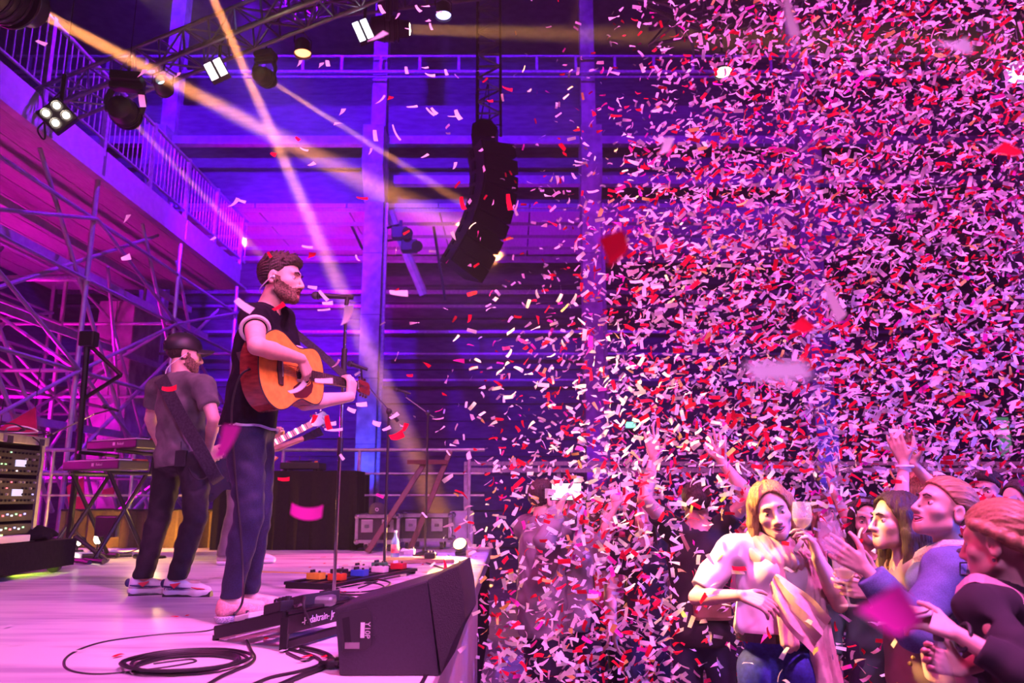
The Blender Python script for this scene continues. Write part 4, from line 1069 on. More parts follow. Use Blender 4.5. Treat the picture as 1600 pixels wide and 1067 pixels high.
nk = MB().box((na + nb_) / 2, ((nb_ - na).length, 0.03, 0.055), (nd, Vector((0, 1, 0)), nw)).build('neck', mat('maple', (0.75, 0.55, 0.30), 0.35), e2, bevel=0.006)
for i in range(10):
    MB().box(na.lerp(nb_, 0.12 + 0.085 * i) - Vector((0, 0.017, 0)), (0.006 if i % 2 else 0.012, 0.004, 0.05), (nd, Vector((0, 1, 0)), nw)).build('fret', M_black if i % 2 else M_chrome, nk)
hs0 = nb_
hd = MB().prism([hs0 + nd * t + nw * l - Vector((0, 0.012, 0)) for t, l in ((0, -0.03), (0.05, -0.055), (0.15, -0.055), (0.17, 0), (0.15, 0.055), (0.05, 0.055), (0, 0.03))], (0, 0.02, 0)).build('headstock', M_egb, e2)
for i in range(6):
    sg = 1 if i < 3 else -1
    MB().ball(hs0 + nd * (0.03 + 0.05 * (i % 3)) + nw * sg * 0.07, 0.014, 8, 6).tube(hs0 + nd * (0.03 + 0.05 * (i % 3)) + nw * sg * 0.05, hs0 + nd * (0.03 + 0.05 * (i % 3)) + nw * sg * 0.07, 0.005, 6).build('tuning_peg', M_chrome, hd)
gb = P(392, 712, 6.95)
MB().prism(catmull([gb + nd * x * 1.0 + nw * y for x, y in bo] + [gb + nd * bo[0][0] + nw * bo[0][1]], 4)[:-1], (0, -0.05, 0)).build('guitar_body', mat('sunburst', (0.35, 0.10, 0.03), 0.2), e2)
# ================================================================== AUDIENCE
M_wtee = mat('white_jersey', (0.80, 0.77, 0.74), 0.85, var=0.06)
M_btee = mat('black_jersey', (0.025, 0.020, 0.026), 0.9, var=0.2)
M_denim = mat('light_denim', (0.13, 0.17, 0.36), 0.85, scale=320, var=0.2)
M_green = mat('dark_green_knit', (0.035, 0.12, 0.085), 0.9, var=0.15)
M_taupe = mat('taupe_cotton', (0.26, 0.20, 0.19), 0.9, var=0.12)
M_redtop = mat('red_cotton', (0.55, 0.05, 0.08), 0.85, var=0.12)
M_blue = mat('royal_blue_denim', (0.03, 0.045, 0.36), 0.85, scale=60, var=0.2)
M_darkjean = mat('navy_cotton', (0.02, 0.022, 0.06), 0.85, var=0.2)
M_scarf = mat('rose_beige_scarf', (0.72, 0.50, 0.44), 0.9, scale=25, var=0.12)
M_fleece = mat('cream_fleece', (0.78, 0.66, 0.60), 0.95, scale=120, var=0.15, bump=0.4)
M_greyshirt = mat('grey_shirt', (0.22, 0.21, 0.24), 0.85, var=0.15)
M_leather = mat('black_leather', (0.02, 0.018, 0.018), 0.4)
M_pinkstrap = mat('dusty_pink_strap', (0.55, 0.34, 0.36), 0.8)
M_glass = mat('clear_glass', (0.9, 0.9, 0.95), 0.03, var=0.0, alpha=0.16, spec=1.0)
M_wine = mat('white_wine', (0.95, 0.75, 0.35), 0.05, var=0.0, alpha=0.5, spec=1.0)
M_screen = glow('lit_phone_screen', (1.0, 0.97, 1.0), 2.2)
M_tanshoe = mat('tan_leather', (0.30, 0.18, 0.10), 0.6)
CROWD = 'people in the crowd'
def feet(p, m=None):
    for q in 'RL': shoe(p, q, 0.07, m or M_black, M_black, 0.26, h=0.009, lace=False)
def wineglass(c, up, label, wine=True):
    up = Vector(up).normalized(); c = Vector(c)
    t = thing('wine_glass', label, 'wine glass', c, 'wine glasses held in the crowd')
    b = MB().lathe(c, up, [(0.033, 0.0), (0.034, 0.002), (0.006, 0.008), (0.004, 0.03), (0.004, 0.075), (0.012, 0.085), (0.032, 0.105), (0.041, 0.135), (0.040, 0.165), (0.034, 0.20)], 20, close=False)
    b.lathe(c, up, [(0.0325, 0.20), (0.0385, 0.165), (0.0395, 0.135), (0.030, 0.107), (0.004, 0.09)], 20, close=False)
    b.build('bowl_and_stem', M_glass, t, smooth=True)
    if wine: MB().lathe(c, up, [(0.008, 0.0925), (0.028, 0.108), (0.037, 0.128), (0.037, 0.132)], 18).build('wine', M_wine, t, smooth=True)
    return t
def toward(a, b, l):
    a = Vector(a); b = Vector(b); return a + (b - a).normalized() * l
def fix_arm(p, q, elbow_hint, lu=0.29, lf=0.255):
    """place the elbow so both arm bones keep their length between shoulder and wrist, bent towards elbow_hint"""
    s_, w_ = getattr(p, 's' + q), getattr(p, 'w' + q); lu *= p.k; lf *= p.k
    d = w_ - s_; L_ = d.length
    if L_ > (lu + lf) * 0.985: w_ = s_ + d.normalized() * (lu + lf) * 0.985; setattr(p, 'w' + q, w_); d = w_ - s_; L_ = d.length
    x = (lu * lu - lf * lf + L_ * L_) / (2 * L_); h_ = math.sqrt(max(lu * lu - x * x, 0)); dn = d.normalized()
    e = Vector(elbow_hint) - s_; e = e - dn * e.dot(dn); e = e.normalized() if e.length > 1e-5 else Vector((0, 0, -1))
    setattr(p, 'e' + q, s_ + dn * x + e * h_)

# ---- woman in white with a scarf
w1 = standing(P(1206, 797, 3.45), 188, 0, True, H=1.70, hs=1.0); w1.neck = P(1206, 847, 3.52)
w1.hf = Vector((-0.18, -1, -0.12)); w1.hu = Vector((-0.22, 0, 1))
w1.sR, w1.sL = P(1146, 858, 3.50), P(1256, 862, 3.58)
w1.wR = P(1158, 930, 3.22); fix_arm(w1, 'R', P(1100, 930, 3.4)); w1.wL = P(1276, 872, 3.30); fix_arm(w1, 'L', P(1310, 960, 3.6))
w1.handR = dict(d=(0.75, -0.2, -0.25), n=(0.1, 0.6, -0.75), t=(0.2, -0.6, 0.6), curl=(0.3, 0.35, 0.4, 0.45))
w1.handL = dict(d=(-0.25, -0.1, 0.9), n=(-0.8, 0.1, 0.0), t=(0.1, 0.8, 0.2), curl=(0.6, 0.65, 0.7, 0.7))
w1.pel = P(1216, 985, 3.5)
build_body(w1, 'person', 'laughing blond woman in white shirt and long pale scarf, lit bright by a spotlight', h=0.006, group=CROWD, mouth=0.007, teeth=True)
shirt(w1, M_wtee, sl=0.85, hem=-0.02, h=0.008, infl=0.022, fold=0.008, flare=0.02)
trousers(w1, M_blue, low=0.06, h=0.011, wide=0.03, infl=0.016)
hair(w1, M_hair_blond, 'long', h=0.006, length=0.27)
def scarf(p):
    F = Field(np.array(p.neck) - np.array([0.25, 0.22, 0.75]), np.array(p.neck) + np.array([0.30, 0.25, 0.15]), 0.007); u = p.A[2]; r, f = p.A[0], p.A[1]
    for j, (rad, zz, th) in enumerate(((0.098, -0.012, 0.036), (0.118, -0.045, 0.036), (0.088, 0.022, 0.030))):
        n = 20
        for i in range(n):
            a0, a1 = 2 * PI * i / n, 2 * PI * (i + 1) / n
            q = lambda a: p.neck + r * rad * math.cos(a) + f * (0.02 + rad * 0.95 * math.sin(a)) + u * (zz - 0.035 * max(0, math.sin(a)))
            F.cap(q(a0), q(a1), th, th, 0.01)
    for (x0, x1, x2, ln, yy) in ((0.075, 0.085, 0.10, 0.60, 0.135), (0.115, 0.13, 0.17, 0.66, 0.125), (-0.055, -0.055, -0.05, 0.40, 0.14)):
        a = p.neck + r * -x0 + f * 0.12 - u * 0.06; b = p.neck + r * -x1 + f * yy - u * ln * 0.5; c = p.neck + r * -x2 + f * (yy + 0.02) - u * ln
        F.cap(a, b, 0.030, 0.030, 0.012); F.cap(b, c, 0.030, 0.036, 0.012)
    F.all(lambda X, Y, Z: 0.005 * np.sin((X * 1.0 + Y * 0.4) * 190 + 2.0 * np.sin(Z * 14)), 'f')
    return F.mesh('scarf', M_scarf, p.root)
scarf(w1)
# loose scarf end blowing to the side
bb = MB(); n_, m_ = 14, 8; vs_ = []
for i in range(n_ + 1):
    t = i / n_; c = catmull([P(1208, 905, 3.26), P(1230, 938, 3.20), P(1258, 966, 3.17), P(1284, 992, 3.16)], 5)[min(int(t * 15), 15)]
    wd = 0.05 + 0.11 * math.sin(min(1, t * 1.15) * PI * 0.62)
    for j in range(m_ + 1):
        v = j / m_ - 0.5
        vs_.append(c + Vector((0.45, -0.1, 0.75)).normalized() * v * wd + Vector((0.3, 1, 0)).normalized() * 0.016 * math.sin(v * 13 + t * 5))
fs_ = [(i * (m_ + 1) + j, i * (m_ + 1) + j + 1, (i + 1) * (m_ + 1) + j + 1, (i + 1) * (m_ + 1) + j) for i in range(n_) for j in range(m_)]
k0 = len(vs_); bb.add(vs_ + [v + Vector((0, 0.006, 0)) for v in vs_], fs_ + [tuple(k0 + q for q in f_[::-1]) for f_ in fs_])
bb.build('scarf_end', M_scarf, w1.root, smooth=True)
feet(w1)
MB().strip([w1.pel + w1.A[0] * math.cos(2 * PI * i / 24) * 0.185 + w1.A[1] * math.sin(2 * PI * i / 24) * 0.145 - w1.A[2] * 0.02 for i in range(25)], w1.A[2], 0.035, 0.006).build('belt', M_leather, w1.root)
wineglass(w1.wL + Vector((-0.055, -0.02, 0.03)), (0, 0, 1), 'wine glass held up by the blond woman in white', True)

# ---- man with both arms up
m7 = standing(P(1088, 786, 4.5), 8, 0, False, H=1.70, hs=1.0)
m7.sL, m7.sR = P(1050, 826, 4.5), P(1126, 826, 4.5); m7.wL, m7.wR = P(1022, 716, 4.42), P(1128, 722, 4.40)
fix_arm(m7, 'L', P(1020, 790, 4.4)); fix_arm(m7, 'R', P(1150, 800, 4.4))
m7.handL = dict(d=(-0.08, 0, 1), n=(0.1, 1, 0), t=(1, 0, 0), curl=(0.05, 0.05, 0.06, 0.08), thumb=0.1, spread=0.12)
m7.handR = dict(d=(-0.10, 0.05, 1), n=(0.2, 1, 0), t=(-1, 0, 0), curl=(0.1, 0.12, 0.15, 0.2), thumb=0.1, spread=0.2)
build_body(m7, 'person', 'person in black T-shirt seen from behind with both arms raised high', h=0.007, group=CROWD, eyes=False, lips=False)
shirt(m7, M_btee, sl=0.55, hem=-0.10, h=0.009, infl=0.016, nr=0.085, dz=0.03); trousers(m7, M_darkjean, low=0.06, h=0.012); hair(m7, M_hair_brown, 'bun', h=0.007); feet(m7)
MB().path([m7.wR + Vector((0.034 * math.cos(a * PI / 8), 0.03 * math.sin(a * PI / 8), -0.02)) for a in range(17)], 0.006, 6).build('wristband', M_white, m7.root)
bag = thing('shoulder_bag', 'small brown bag at the hip of the person with raised arms', 'bag', P(1112, 945, 4.35))
MB().box(P(1112, 945, 4.35), (0.20, 0.07, 0.16)).build('bag_body', M_tanshoe, bag, bevel=0.02)
MB().strip(catmull([P(1098, 930, 4.34), P(1085, 880, 4.36), P(1066, 838, 4.40), P(1060, 822, 4.48)], 5), Vector((1, 0, 0.3)), 0.02, 0.004).build('strap', M_tanshoe, bag)

# ---- photographer in grey shirt
m8 = standing(P(852, 782, 5.0), 62, 0, False, H=1.74, hs=1.0)
m8.wR = P(872, 800, 4.72); m8.wL = P(892, 800, 4.80); fix_arm(m8, 'R', P(850, 860, 4.6)); fix_arm(m8, 'L', P(900, 870, 5.0))
m8.handR = dict(d=(0.3, 0.1, 0.9), n=(0.6, 0.3, 0), t=(-0.2, 0.6, 0), curl=(0.5, 0.5, 0.5, 0.5)); m8.handL = dict(d=(0.0, -0.1, 0.9), n=(-0.7, -0.3, 0), t=(0, -0.6, 0), curl=(0.5, 0.5, 0.5, 0.5))
build_body(m8, 'person', 'dark-haired person in grey shirt by the stage edge holding up a phone', h=0.008, group=CROWD, mouth=0.0)
shirt(m8, M_greyshirt, sl=0.9, hem=-0.16, long=True, h=0.010, infl=0.024, fold=0.008, flare=0.02); trousers(m8, M_darkjean, low=0.06, h=0.012); hair(m8, M_hair_dark, 'short', h=0.007); feet(m8)
ph = thing('phone', 'bright white phone screen held up over the crowd beside the grey shirt', 'phone', P(884, 768, 4.72))
pc = P(884, 768, 4.72)
MB().box(pc + Vector((0, 0.004, 0)), (0.19, 0.009, 0.105)).build('case', M_black, ph, bevel=0.004)
MB().box(pc + Vector((-0.015, -0.002, 0)), (0.135, 0.002, 0.095)).build('picture', M_screen, ph)
MB().box(pc + Vector((0.074, -0.002, 0)), (0.036, 0.002, 0.095)).build('button_bar', M_screen, ph)
MB().path([pc + Vector((x, -0.0045, z)) for x, z in ((-0.066, -0.037), (0.042, -0.037), (0.042, 0.037), (-0.066, 0.037), (-0.066, -0.037))], 0.0012, 4).build('frame_line', M_black, ph)

# ---- small helper for the rest of the crowd
def fan(px, py, D, yaw, label, female, top, hairm, style, long=False, arms=None, h=0.008, mouth=0.0, teeth=False, hs=0.98, bottom=None, length=0.28, sl=0.6, H=None, pose=None, hem=-0.12):
    p = standing(P(px, py, D), yaw, 0, female, H=H, hs=hs)
    if pose: pose(p)
    for q, (wx, wy, wd, hint, hd) in (arms or {}).items():
        setattr(p, 'w' + q, P(wx, wy, wd)); fix_arm(p, q, P(*hint)); setattr(p, 'hand' + q, hd)
    build_body(p, 'person', label, h=h, group=CROWD, mouth=mouth, teeth=teeth)
    shirt(p, top, sl=sl if not long else 0.92, long=long, h=h + 0.002, hem=hem); trousers(p, bottom or M_darkjean, low=0.06, h=0.013)
    hair(p, hairm, style, h=max(h - 0.001, 0.006), length=length, seed=px * 0.1); feet(p)
    return p
UPH = dict(d=(0, 0.1, 1), n=(0, 1, 0), t=(1, 0, 0), curl=(0.15, 0.15, 0.2, 0.2))
w9 = fan(897, 801, 5.3, 196, 'smiling young woman with tied hair just under the lit phone', True, M_taupe, M_hair_dark, 'bun', mouth=0.005, teeth=True)
p10 = fan(946, 802, 5.7, 150, 'person in red holding up both hands to film, beside the smiling young woman', True, M_redtop, M_hair_brown, 'long', arms={'R': (962, 792, 5.4, (950, 850, 5.2), UPH), 'L': (978, 798, 5.5, (990, 850, 5.5), UPH)}, h=0.009)
p11 = fan(1004, 806, 5.2, 172, 'dark-haired woman in black behind the raised left arm', True, M_btee, M_hair_dark, 'long', h=0.009)
p15 = fan(925, 795, 6.9, 180, 'far person in dark clothes between the film-makers in red', False, M_btee, M_hair_dark, 'short', h=0.011)
p16 = fan(1160, 800, 5.9, 185, 'person in taupe behind the arm of the one in black', True, M_taupe, M_hair_light, 'long', h=0.010)
p14 = fan(1292, 798, 5.6, 200, 'pink-lit woman with her arm up behind the wine glasses', True, M_pinkstrap, M_hair_light, 'long', arms={'L': (1300, 760, 5.4, (1330, 830, 5.4), UPH)}, h=0.009)
p17 = fan(1245, 806, 6.6, 180, 'far man in grey right behind the blond woman in white', False, M_greyshirt, M_hair_dark, 'short', h=0.011)
p18 = fan(1330, 806, 6.4, 190, 'far woman in black between the green top and the raised arm', True, M_btee, M_hair_brown, 'long', h=0.011)
p12 = fan(1545, 768, 4.9, 236, 'pink-lit man in red looking up, behind the denim jacket ponytail', False, M_redtop, M_hair_dark, 'short', h=0.008, mouth=0.008)
p13 = fan(1592, 785, 4.3, 240, 'person at the far edge of the crowd in dark red behind the braided hair', True, M_redtop, M_hair_dark, 'long', h=0.009)
w5 = fan(1357, 814, 4.2, 204, 'smiling young woman in dark green with long dark hair', True, M_green, M_hair_dark, 'long', long=True, h=0.007, mouth=0.0, hem=-0.2)
w6 = fan(1432, 778, 3.9, 300, 'blond woman behind the dark-haired one, both hands raised and clapping', True, M_taupe, M_hair_blond, 'long', h=0.007,
         arms={'L': (1413, 722, 3.6, (1380, 800, 3.5), dict(d=(-0.3, 0, 0.95), n=(0.5, 0.6, 0), t=(0.4, 0.5, 0.2), curl=(0.1, 0.15, 0.2, 0.25))), 'R': (1426, 724, 3.8, (1460, 800, 3.9), dict(d=(-0.2, -0.1, 0.95), n=(-0.5, -0.6, 0), t=(0, -0.6, 0.2), curl=(0.12, 0.15, 0.2, 0.25)))})
MB().path([w6.wL + Vector((0.034 * math.cos(a * PI / 8), 0.03 * math.sin(a * PI / 8), -0.02)) for a in range(17)], 0.008, 6).build('wristband', M_white, w6.root)

# ---- dark-haired woman in profile
def pose4(p):
    p.hf = Vector((-1, -0.12, 0.10)); p.wL = P(1362, 928, 3.02); p.wR = P(1368, 925, 3.45)
w4 = fan(1400, 815, 3.35, 272, 'brown-haired woman in profile with long straight hair lit golden in front', True, M_taupe, M_hair_dark, 'long', long=True, h=0.006, length=0.34, hs=1.0, mouth=0.004,
         arms={'L': (1366, 924, 3.0, (1420, 1000, 3.1), dict(d=(-0.95, 0.0, 0.15), n=(0.1, 0.9, 0.1), t=(0, 0.2, 0.9), curl=(0.5, 0.55, 0.6, 0.65)))}, pose=pose4, hem=-0.20)
wt = thing('wristwatch', 'round pale-blue watch on the wrist below the denim sleeve', 'watch', w4.wL)
MB().path([w4.wL + Vector((0.03, 0.030 * math.cos(a * PI / 8), 0.030 * math.sin(a * PI / 8))) for a in range(17)], 0.006, 6).build('band', M_leather, wt)
MB().tube(w4.wL + Vector((0.03, -0.030, 0.002)), w4.wL + Vector((0.03, -0.040, 0.002)), 0.018, 16).build('dial', mat('watch_dial', (0.5, 0.55, 0.9), 0.2), wt)
wineglass(w4.wL + Vector((-0.105, -0.015, -0.05)), (-0.05, 0, 1), 'wine glass with gold lit rim held under the denim sleeve', True)

# ---- denim jacket woman
w2 = standing(P(1474, 795, 2.95), 276, 0, True, H=1.70, hs=1.0)
w2.hf = Vector((-0.94, -0.12, 0.33)); w2.hu = Vector((0.33, 0, 0.94)); w2.neck = P(1490, 862, 2.98); w2.bulk = 1.05
w2.sL, w2.sR = P(1478, 892, 2.80), P(1492, 886, 3.14); w2.wL = P(1352, 888, 2.72); fix_arm(w2, 'L', P(1430, 980, 2.7)); w2.wR = P(1372, 900, 3.1); fix_arm(w2, 'R', P(1440, 980, 3.2))
w2.pel = P(1500, 1020, 3.0)
w2.handL = dict(d=(-0.8, 0.1, 0.55), n=(0.2, 0.9, 0.1), t=(-0.2, 0.2, 0.9), curl=(0.45, 0.5, 0.55, 0.6)); w2.handR = dict(d=(-0.9, 0, 0.3), n=(0, -0.9, 0), t=(0, 0, 1), curl=(0.6, 0.6, 0.6, 0.6))
build_body(w2, 'person', 'blond ponytailed woman in denim jacket looking up with open smile', h=0.006, group=CROWD, mouth=0.008, teeth=True)
hair(w2, M_hair_sleek, 'pony', h=0.005, length=0.16)
shirt(w2, mat('pale_pink_top', (0.72, 0.48, 0.46), 0.85), sl=0.3, hem=-0.10, h=0.009, infl=0.010)
def jacket(p):
    u = p.A[2]; f = p.A[1]; r = p.A[0]
    front = lambda X, Y, Z: -np.maximum(np.abs((X - p.neck.x) * r.x + (Y - p.neck.y) * r.y + (Z - p.neck.z) * r.z) - 0.032, -((X - p.neck.x) * f.x + (Y - p.neck.y) * f.y + (Z - p.neck.z) * f.z) + 0.01)
    return garment(p, 'jacket', M_denim, ['torso', 'pelvis', 'uarm', 'farm'], 0.030, [above(p.pel + u * -0.01, -u), neckhole(p, 0.082), sleeve_cut(p, 'R', 0.9, True), sleeve_cut(p, 'L', 0.9, True), front], 0.007, 0.006, 30)
jk = jacket(w2)
u, r, f = w2.A[2], w2.A[0], w2.A[1]
col = [w2.neck + r * 0.095 * math.cos(a) + f * (0.015 + 0.10 * math.sin(a)) + u * (0.02 + (-0.06 * max(0, math.sin(a)))) for a in [PI * 0.42 - 2 * PI * 0.92 * i / 22 for i in range(23)]]
MB().path(col, [0.018] + [0.034] * 21 + [0.018], 8).build('fleece_collar', M_fleece, jk, smooth=True)
for sg in (-1, 1):
    MB().strip(catmull([w2.neck + r * sg * 0.05 + f * 0.115 - u * 0.10, w2.neck + r * sg * 0.045 + f * 0.155 - u * 0.25, w2.pel + r * sg * 0.045 + f * 0.155 + u * 0.02], 5), r, 0.035, 0.012).build('button_band', M_fleece if sg > 0 else M_denim, jk)
    for i in range(4):
        MB().ball(w2.neck + r * sg * 0.052 + f * (0.150 + 0.004 * i) - u * (0.16 + 0.085 * i), 0.009, 8, 6).build('button', M_tanshoe, jk)
    MB().box(w2.neck - r * -sg * 0.10 + f * 0.135 - u * 0.20, (0.10, 0.014, 0.05), (r, f, u)).build('pocket_flap', M_denim, jk, bevel=0.004)
trousers(w2, M_darkjean, low=0.06, h=0.012); feet(w2)
bs_ = thing('crossbody_bag', 'black leather strap with metal buckle over the denim jacket shoulder', 'bag', P(1510, 1010, 2.9))
MB().strip(catmull([P(1500, 852, 2.98), P(1501, 862, 2.80), P(1508, 890, 2.73), P(1516, 930, 2.72), P(1526, 985, 2.76), P(1540, 1030, 2.9)], 5), Vector((1, -0.1, 0.1)), 0.032, 0.006).build('strap', M_leather, bs_)
MB().path([P(1508 + x, 888 + y, 2.715) for x, y in ((-8, -9), (8, -9), (8, 9), (-8, 9), (-8, -9))], 0.003, 6).build('buckle', M_chrome, bs_)
MB().box(P(1545, 1060, 2.9), (0.2, 0.08, 0.16)).build('bag_body', M_leather, bs_, bevel=0.02)
wineglass(w2.wL + Vector((-0.10, -0.02, -0.04)), (-0.12, 0, 1), 'empty tilted wine glass in the hand out of the denim sleeve', False)

# ---- woman with a braided crown, from behind
w3 = standing(P(1562, 846, 2.42), 306, 0, True, H=1.63, hs=1.02); w3.hf = Vector((-0.60, 0.79, -0.10))
w3.neck = P(1576, 916, 2.45); w3.sL, w3.sR = P(1530, 950, 2.28), P(1620, 942, 2.62)
w3.wL = P(1492, 988, 2.18); fix_arm(w3, 'L', P(1540, 1100, 2.0)); w3.wR = P(1505, 1046, 2.36); fix_arm(w3, 'R', P(1640, 1090, 2.5))
w3.handL = dict(d=(-0.75, 0.35, 0.35), n=(0.2, 0.5, -0.7), t=(-0.1, 0.5, 0.6), curl=(0.45, 0.5, 0.55, 0.6)); w3.handR = dict(d=(-0.85, 0.1, 0.25), n=(0.1, -0.8, 0.1), t=(0, 0, 1), curl=(0.6, 0.6, 0.6, 0.6))
build_body(w3, 'person', 'woman in black with braided crown hair holding a phone, nearest the camera', h=0.006, group=CROWD)
shirt(w3, M_btee, sl=0.72, long=True, hem=-0.16, h=0.008, infl=0.018, nr=0.092, dz=0.035, fold=0.006); trousers(w3, M_darkjean, low=0.06, h=0.012); feet(w3)
hair(w3, M_hair_sleek, 'crown', h=0.005)
u, r, f = w3.A[2], w3.A[0], w3.A[1]
MB().strip([w3.neck + r * 0.076 * math.cos(a) + f * (-0.002 + 0.072 * math.sin(a)) + u * (0.0 - 0.02 * math.sin(a)) for a in [2 * PI * i / 26 for i in range(27)]], u, 0.022, 0.004).build('lanyard', mat('pale_lanyard', (0.80, 0.68, 0.70), 0.7, scale=40), w3.root)
MB().strip(catmull([w3.sL + u * 0.045 + f * 0.075 + r * 0.06, w3.sL + u * 0.078 - f * 0.005 + r * 0.06, w3.neck - u * 0.12 - f * 0.135 + r * 0.0, w3.neck - u * 0.26 - f * 0.150 + r * 0.10, w3.neck - u * 0.42 - f * 0.13 + r * 0.2], 6), r * 0.7 + u * 0.7, 0.034, 0.005).build('bag_strap', M_pinkstrap, w3.root)
MB().path([w3.wL + Vector((0.022 + 0.012 * math.sin(a * PI / 8), 0.030 * math.cos(a * PI / 8), 0.034 * math.sin(a * PI / 8) - 0.012)) for a in range(17)], 0.006, 6).build('bracelet', M_leather, w3.root)
MB().ball(hp(w3, -0.078, -0.004, -0.050), 0.006, 8, 6).build('earring', M_chrome, w3.root)
pc = w3.wL + Vector((-0.105, 0.05, 0.03)); ax3 = (Vector((0.75, -0.5, 0.25)).normalized(),)
X_ = ax3[0]; Y_ = X_.cross(Vector((0, 0, 1))).normalized(); Z_ = X_.cross(Y_).normalized()
ph2 = thing('phone', 'pale phone in the hands of the woman with braided hair', 'phone', pc)
MB().box(pc, (0.14, 0.07, 0.008), (X_, Y_, Z_)).build('case', M_white, ph2, bevel=0.003)
MB().box(pc + Z_ * -0.005, (0.125, 0.062, 0.002), (X_, Y_, Z_)).build('screen', M_black, ph2)
bc = w3.wR + Vector((-0.085, -0.03, -0.17)); bt = thing('glass_bottle', 'clear glass bottle with dark cap in the hand of the woman with braided hair', 'bottle', bc)
MB().lathe(bc, (0.02, 0, 1), [(0.030, 0), (0.033, 0.01), (0.033, 0.15), (0.028, 0.185), (0.014, 0.215), (0.012, 0.255)], 20).build('glass', M_glass, bt, smooth=True)
MB().lathe(bc + Vector((0.005, 0, 0.252)), (0.02, 0, 1), [(0.0145, 0), (0.0145, 0.02)], 16).build('cap', M_black, bt)
MB().lathe(bc + Vector((0, 0, 0.05)), (0.02, 0, 1), [(0.0336, 0), (0.0336, 0.08)], 20, close=False).build('label_paper', mat('label_paper', (0.6, 0.55, 0.65), 0.6), bt, smooth=True)
# ================================================================== STAGE GEAR
def microphone(head, tail, parent, name='microphone'):
    d = (Vector(tail) - Vector(head)).normalized(); h = Vector(head); ln = (Vector(tail) - h).length
    mc = MB().lathe(h + d * 0.035, d, [(0.024, 0), (0.017, 0.02), (0.013, ln - 0.035)], 14).build(name, M_black, parent, smooth=True)
    MB().ball(h + d * 0.02, 0.026, 14, 10).build('grille', mat('mic_grille', (0.10, 0.10, 0.11), 0.4, 0.8, scale=200, bump=0.5), mc, smooth=True)
    MB().lathe(h + d * 0.036, d, [(0.0265, 0), (0.0265, 0.008)], 16).build('ring', M_blackmetal, mc)
    return mc
# ---- straight stand of the singer
b0 = S(521, 940); DM = b0.y; tp = P(537, 472, DM)
ms = thing('microphone_stand', 'chrome straight microphone stand with round base in front of the singing man', 'microphone stand', b0)
MB().lathe(b0, (0, 0, 1), [(0.14, 0), (0.14, 0.012), (0.12, 0.022), (0.02, 0.03), (0.018, 0.06)], 28).build('base', M_blackmetal, ms, smooth=True)
top = Vector((b0.x, b0.y, tp.z))
MB().tube(b0 + Vector((0, 0, 0.05)), top, 0.0105, 12).build('pole', M_chrome, ms, smooth=True)
for y0, y1 in ((545, 592), (684, 712)):
    MB().tube(Vector((b0.x, b0.y, zat(y0, DM))), Vector((b0.x, b0.y, zat(y1, DM))), 0.018, 12).build('clutch', M_black, ms, smooth=True)
MB().tube(top - Vector((0, 0, 0.02)), top + Vector((0.005, 0, 0.045)), 0.014, 10).build('clip', M_black, ms)
mch = P(488, 461, DM); mct = P(552, 465, DM)
sm_ = thing('microphone', 'black vocal microphone at the mouth of the singing man', 'microphone', mch)
microphone(mch, mct, sm_, 'body')
# ---- boom stands
def boom(base, top, mic_h, boom_end, label, mlabel, r=0.012, mm=M_black, tripod=False):
    base = Vector(base); top = Vector(top)
    t = thing('microphone_stand', label, 'microphone stand', base, 'boom microphone stands')
    if tripod:
        for a in (0.4, 2.5, 4.6): MB().tube(base + Vector((0.28 * math.cos(a), 0.28 * math.sin(a), 0.01)), base + Vector((0, 0, 0.32)), 0.011, 8).build('leg', mm, t)
    else: MB().lathe(base, (0, 0, 1), [(0.13, 0), (0.13, 0.015), (0.03, 0.05), (0.02, 0.08)], 24).build('base', M_blackmetal, t, smooth=True)
    MB().tube(base + Vector((0, 0, 0.05)), top, r, 10).build('pole', mm, t, smooth=True)
    MB().ball(top, 0.028, 10, 8).build('joint', M_black, t, smooth=True)
    mic_h = Vector(mic_h); be = Vector(boom_end); d = (top - mic_h).normalized()
    st = mic_h.lerp(top, 0.35)
    MB().tube(st, be, 0.008, 8).build('boom_arm', M_chrome if mm is M_black else mm, t, smooth=True)
    MB().tube(be, be + (be - st).normalized() * 0.06, 0.016, 8).build('counterweight', M_black, t)
    m = thing('microphone', mlabel, 'microphone', mic_h, 'boom microphones')
    dd = Vector((0.95, 0.15, -0.30)) if label.find('left') < 0 else Vector((0.95, 0, -0.2))
    microphone(mic_h, mic_h + dd.normalized() * 0.18, m, 'body')
    MB().tube(mic_h + dd.normalized() * 0.12, st, 0.009, 8).build('clip', M_black, t)
b = S(600, 892); boom(b, Vector((b.x, b.y, zat(643, b.y))), P(543, 567, b.y - 0.1), P(615, 650, b.y + 0.05), 'black boom stand with chrome arm beside the blue lit column', 'dark microphone pointing left over the guitar headstock')
b = S(664, 868); boom(b, Vector((b.x, b.y, zat(645, b.y))), P(616, 607, b.y - 0.1), P(678, 652, b.y + 0.05), 'farther black boom stand among the cables by the flight case', 'small microphone on the farther boom stand amid the confetti')
b = S(101, 866); boom(b, Vector((b.x, b.y, zat(672, b.y))), P(160, 634, b.y + 0.1), P(82, 678, b.y - 0.1), 'black tripod boom stand between the rack and the keyboards', 'silver tipped microphone above the two keyboards', tripod=True)

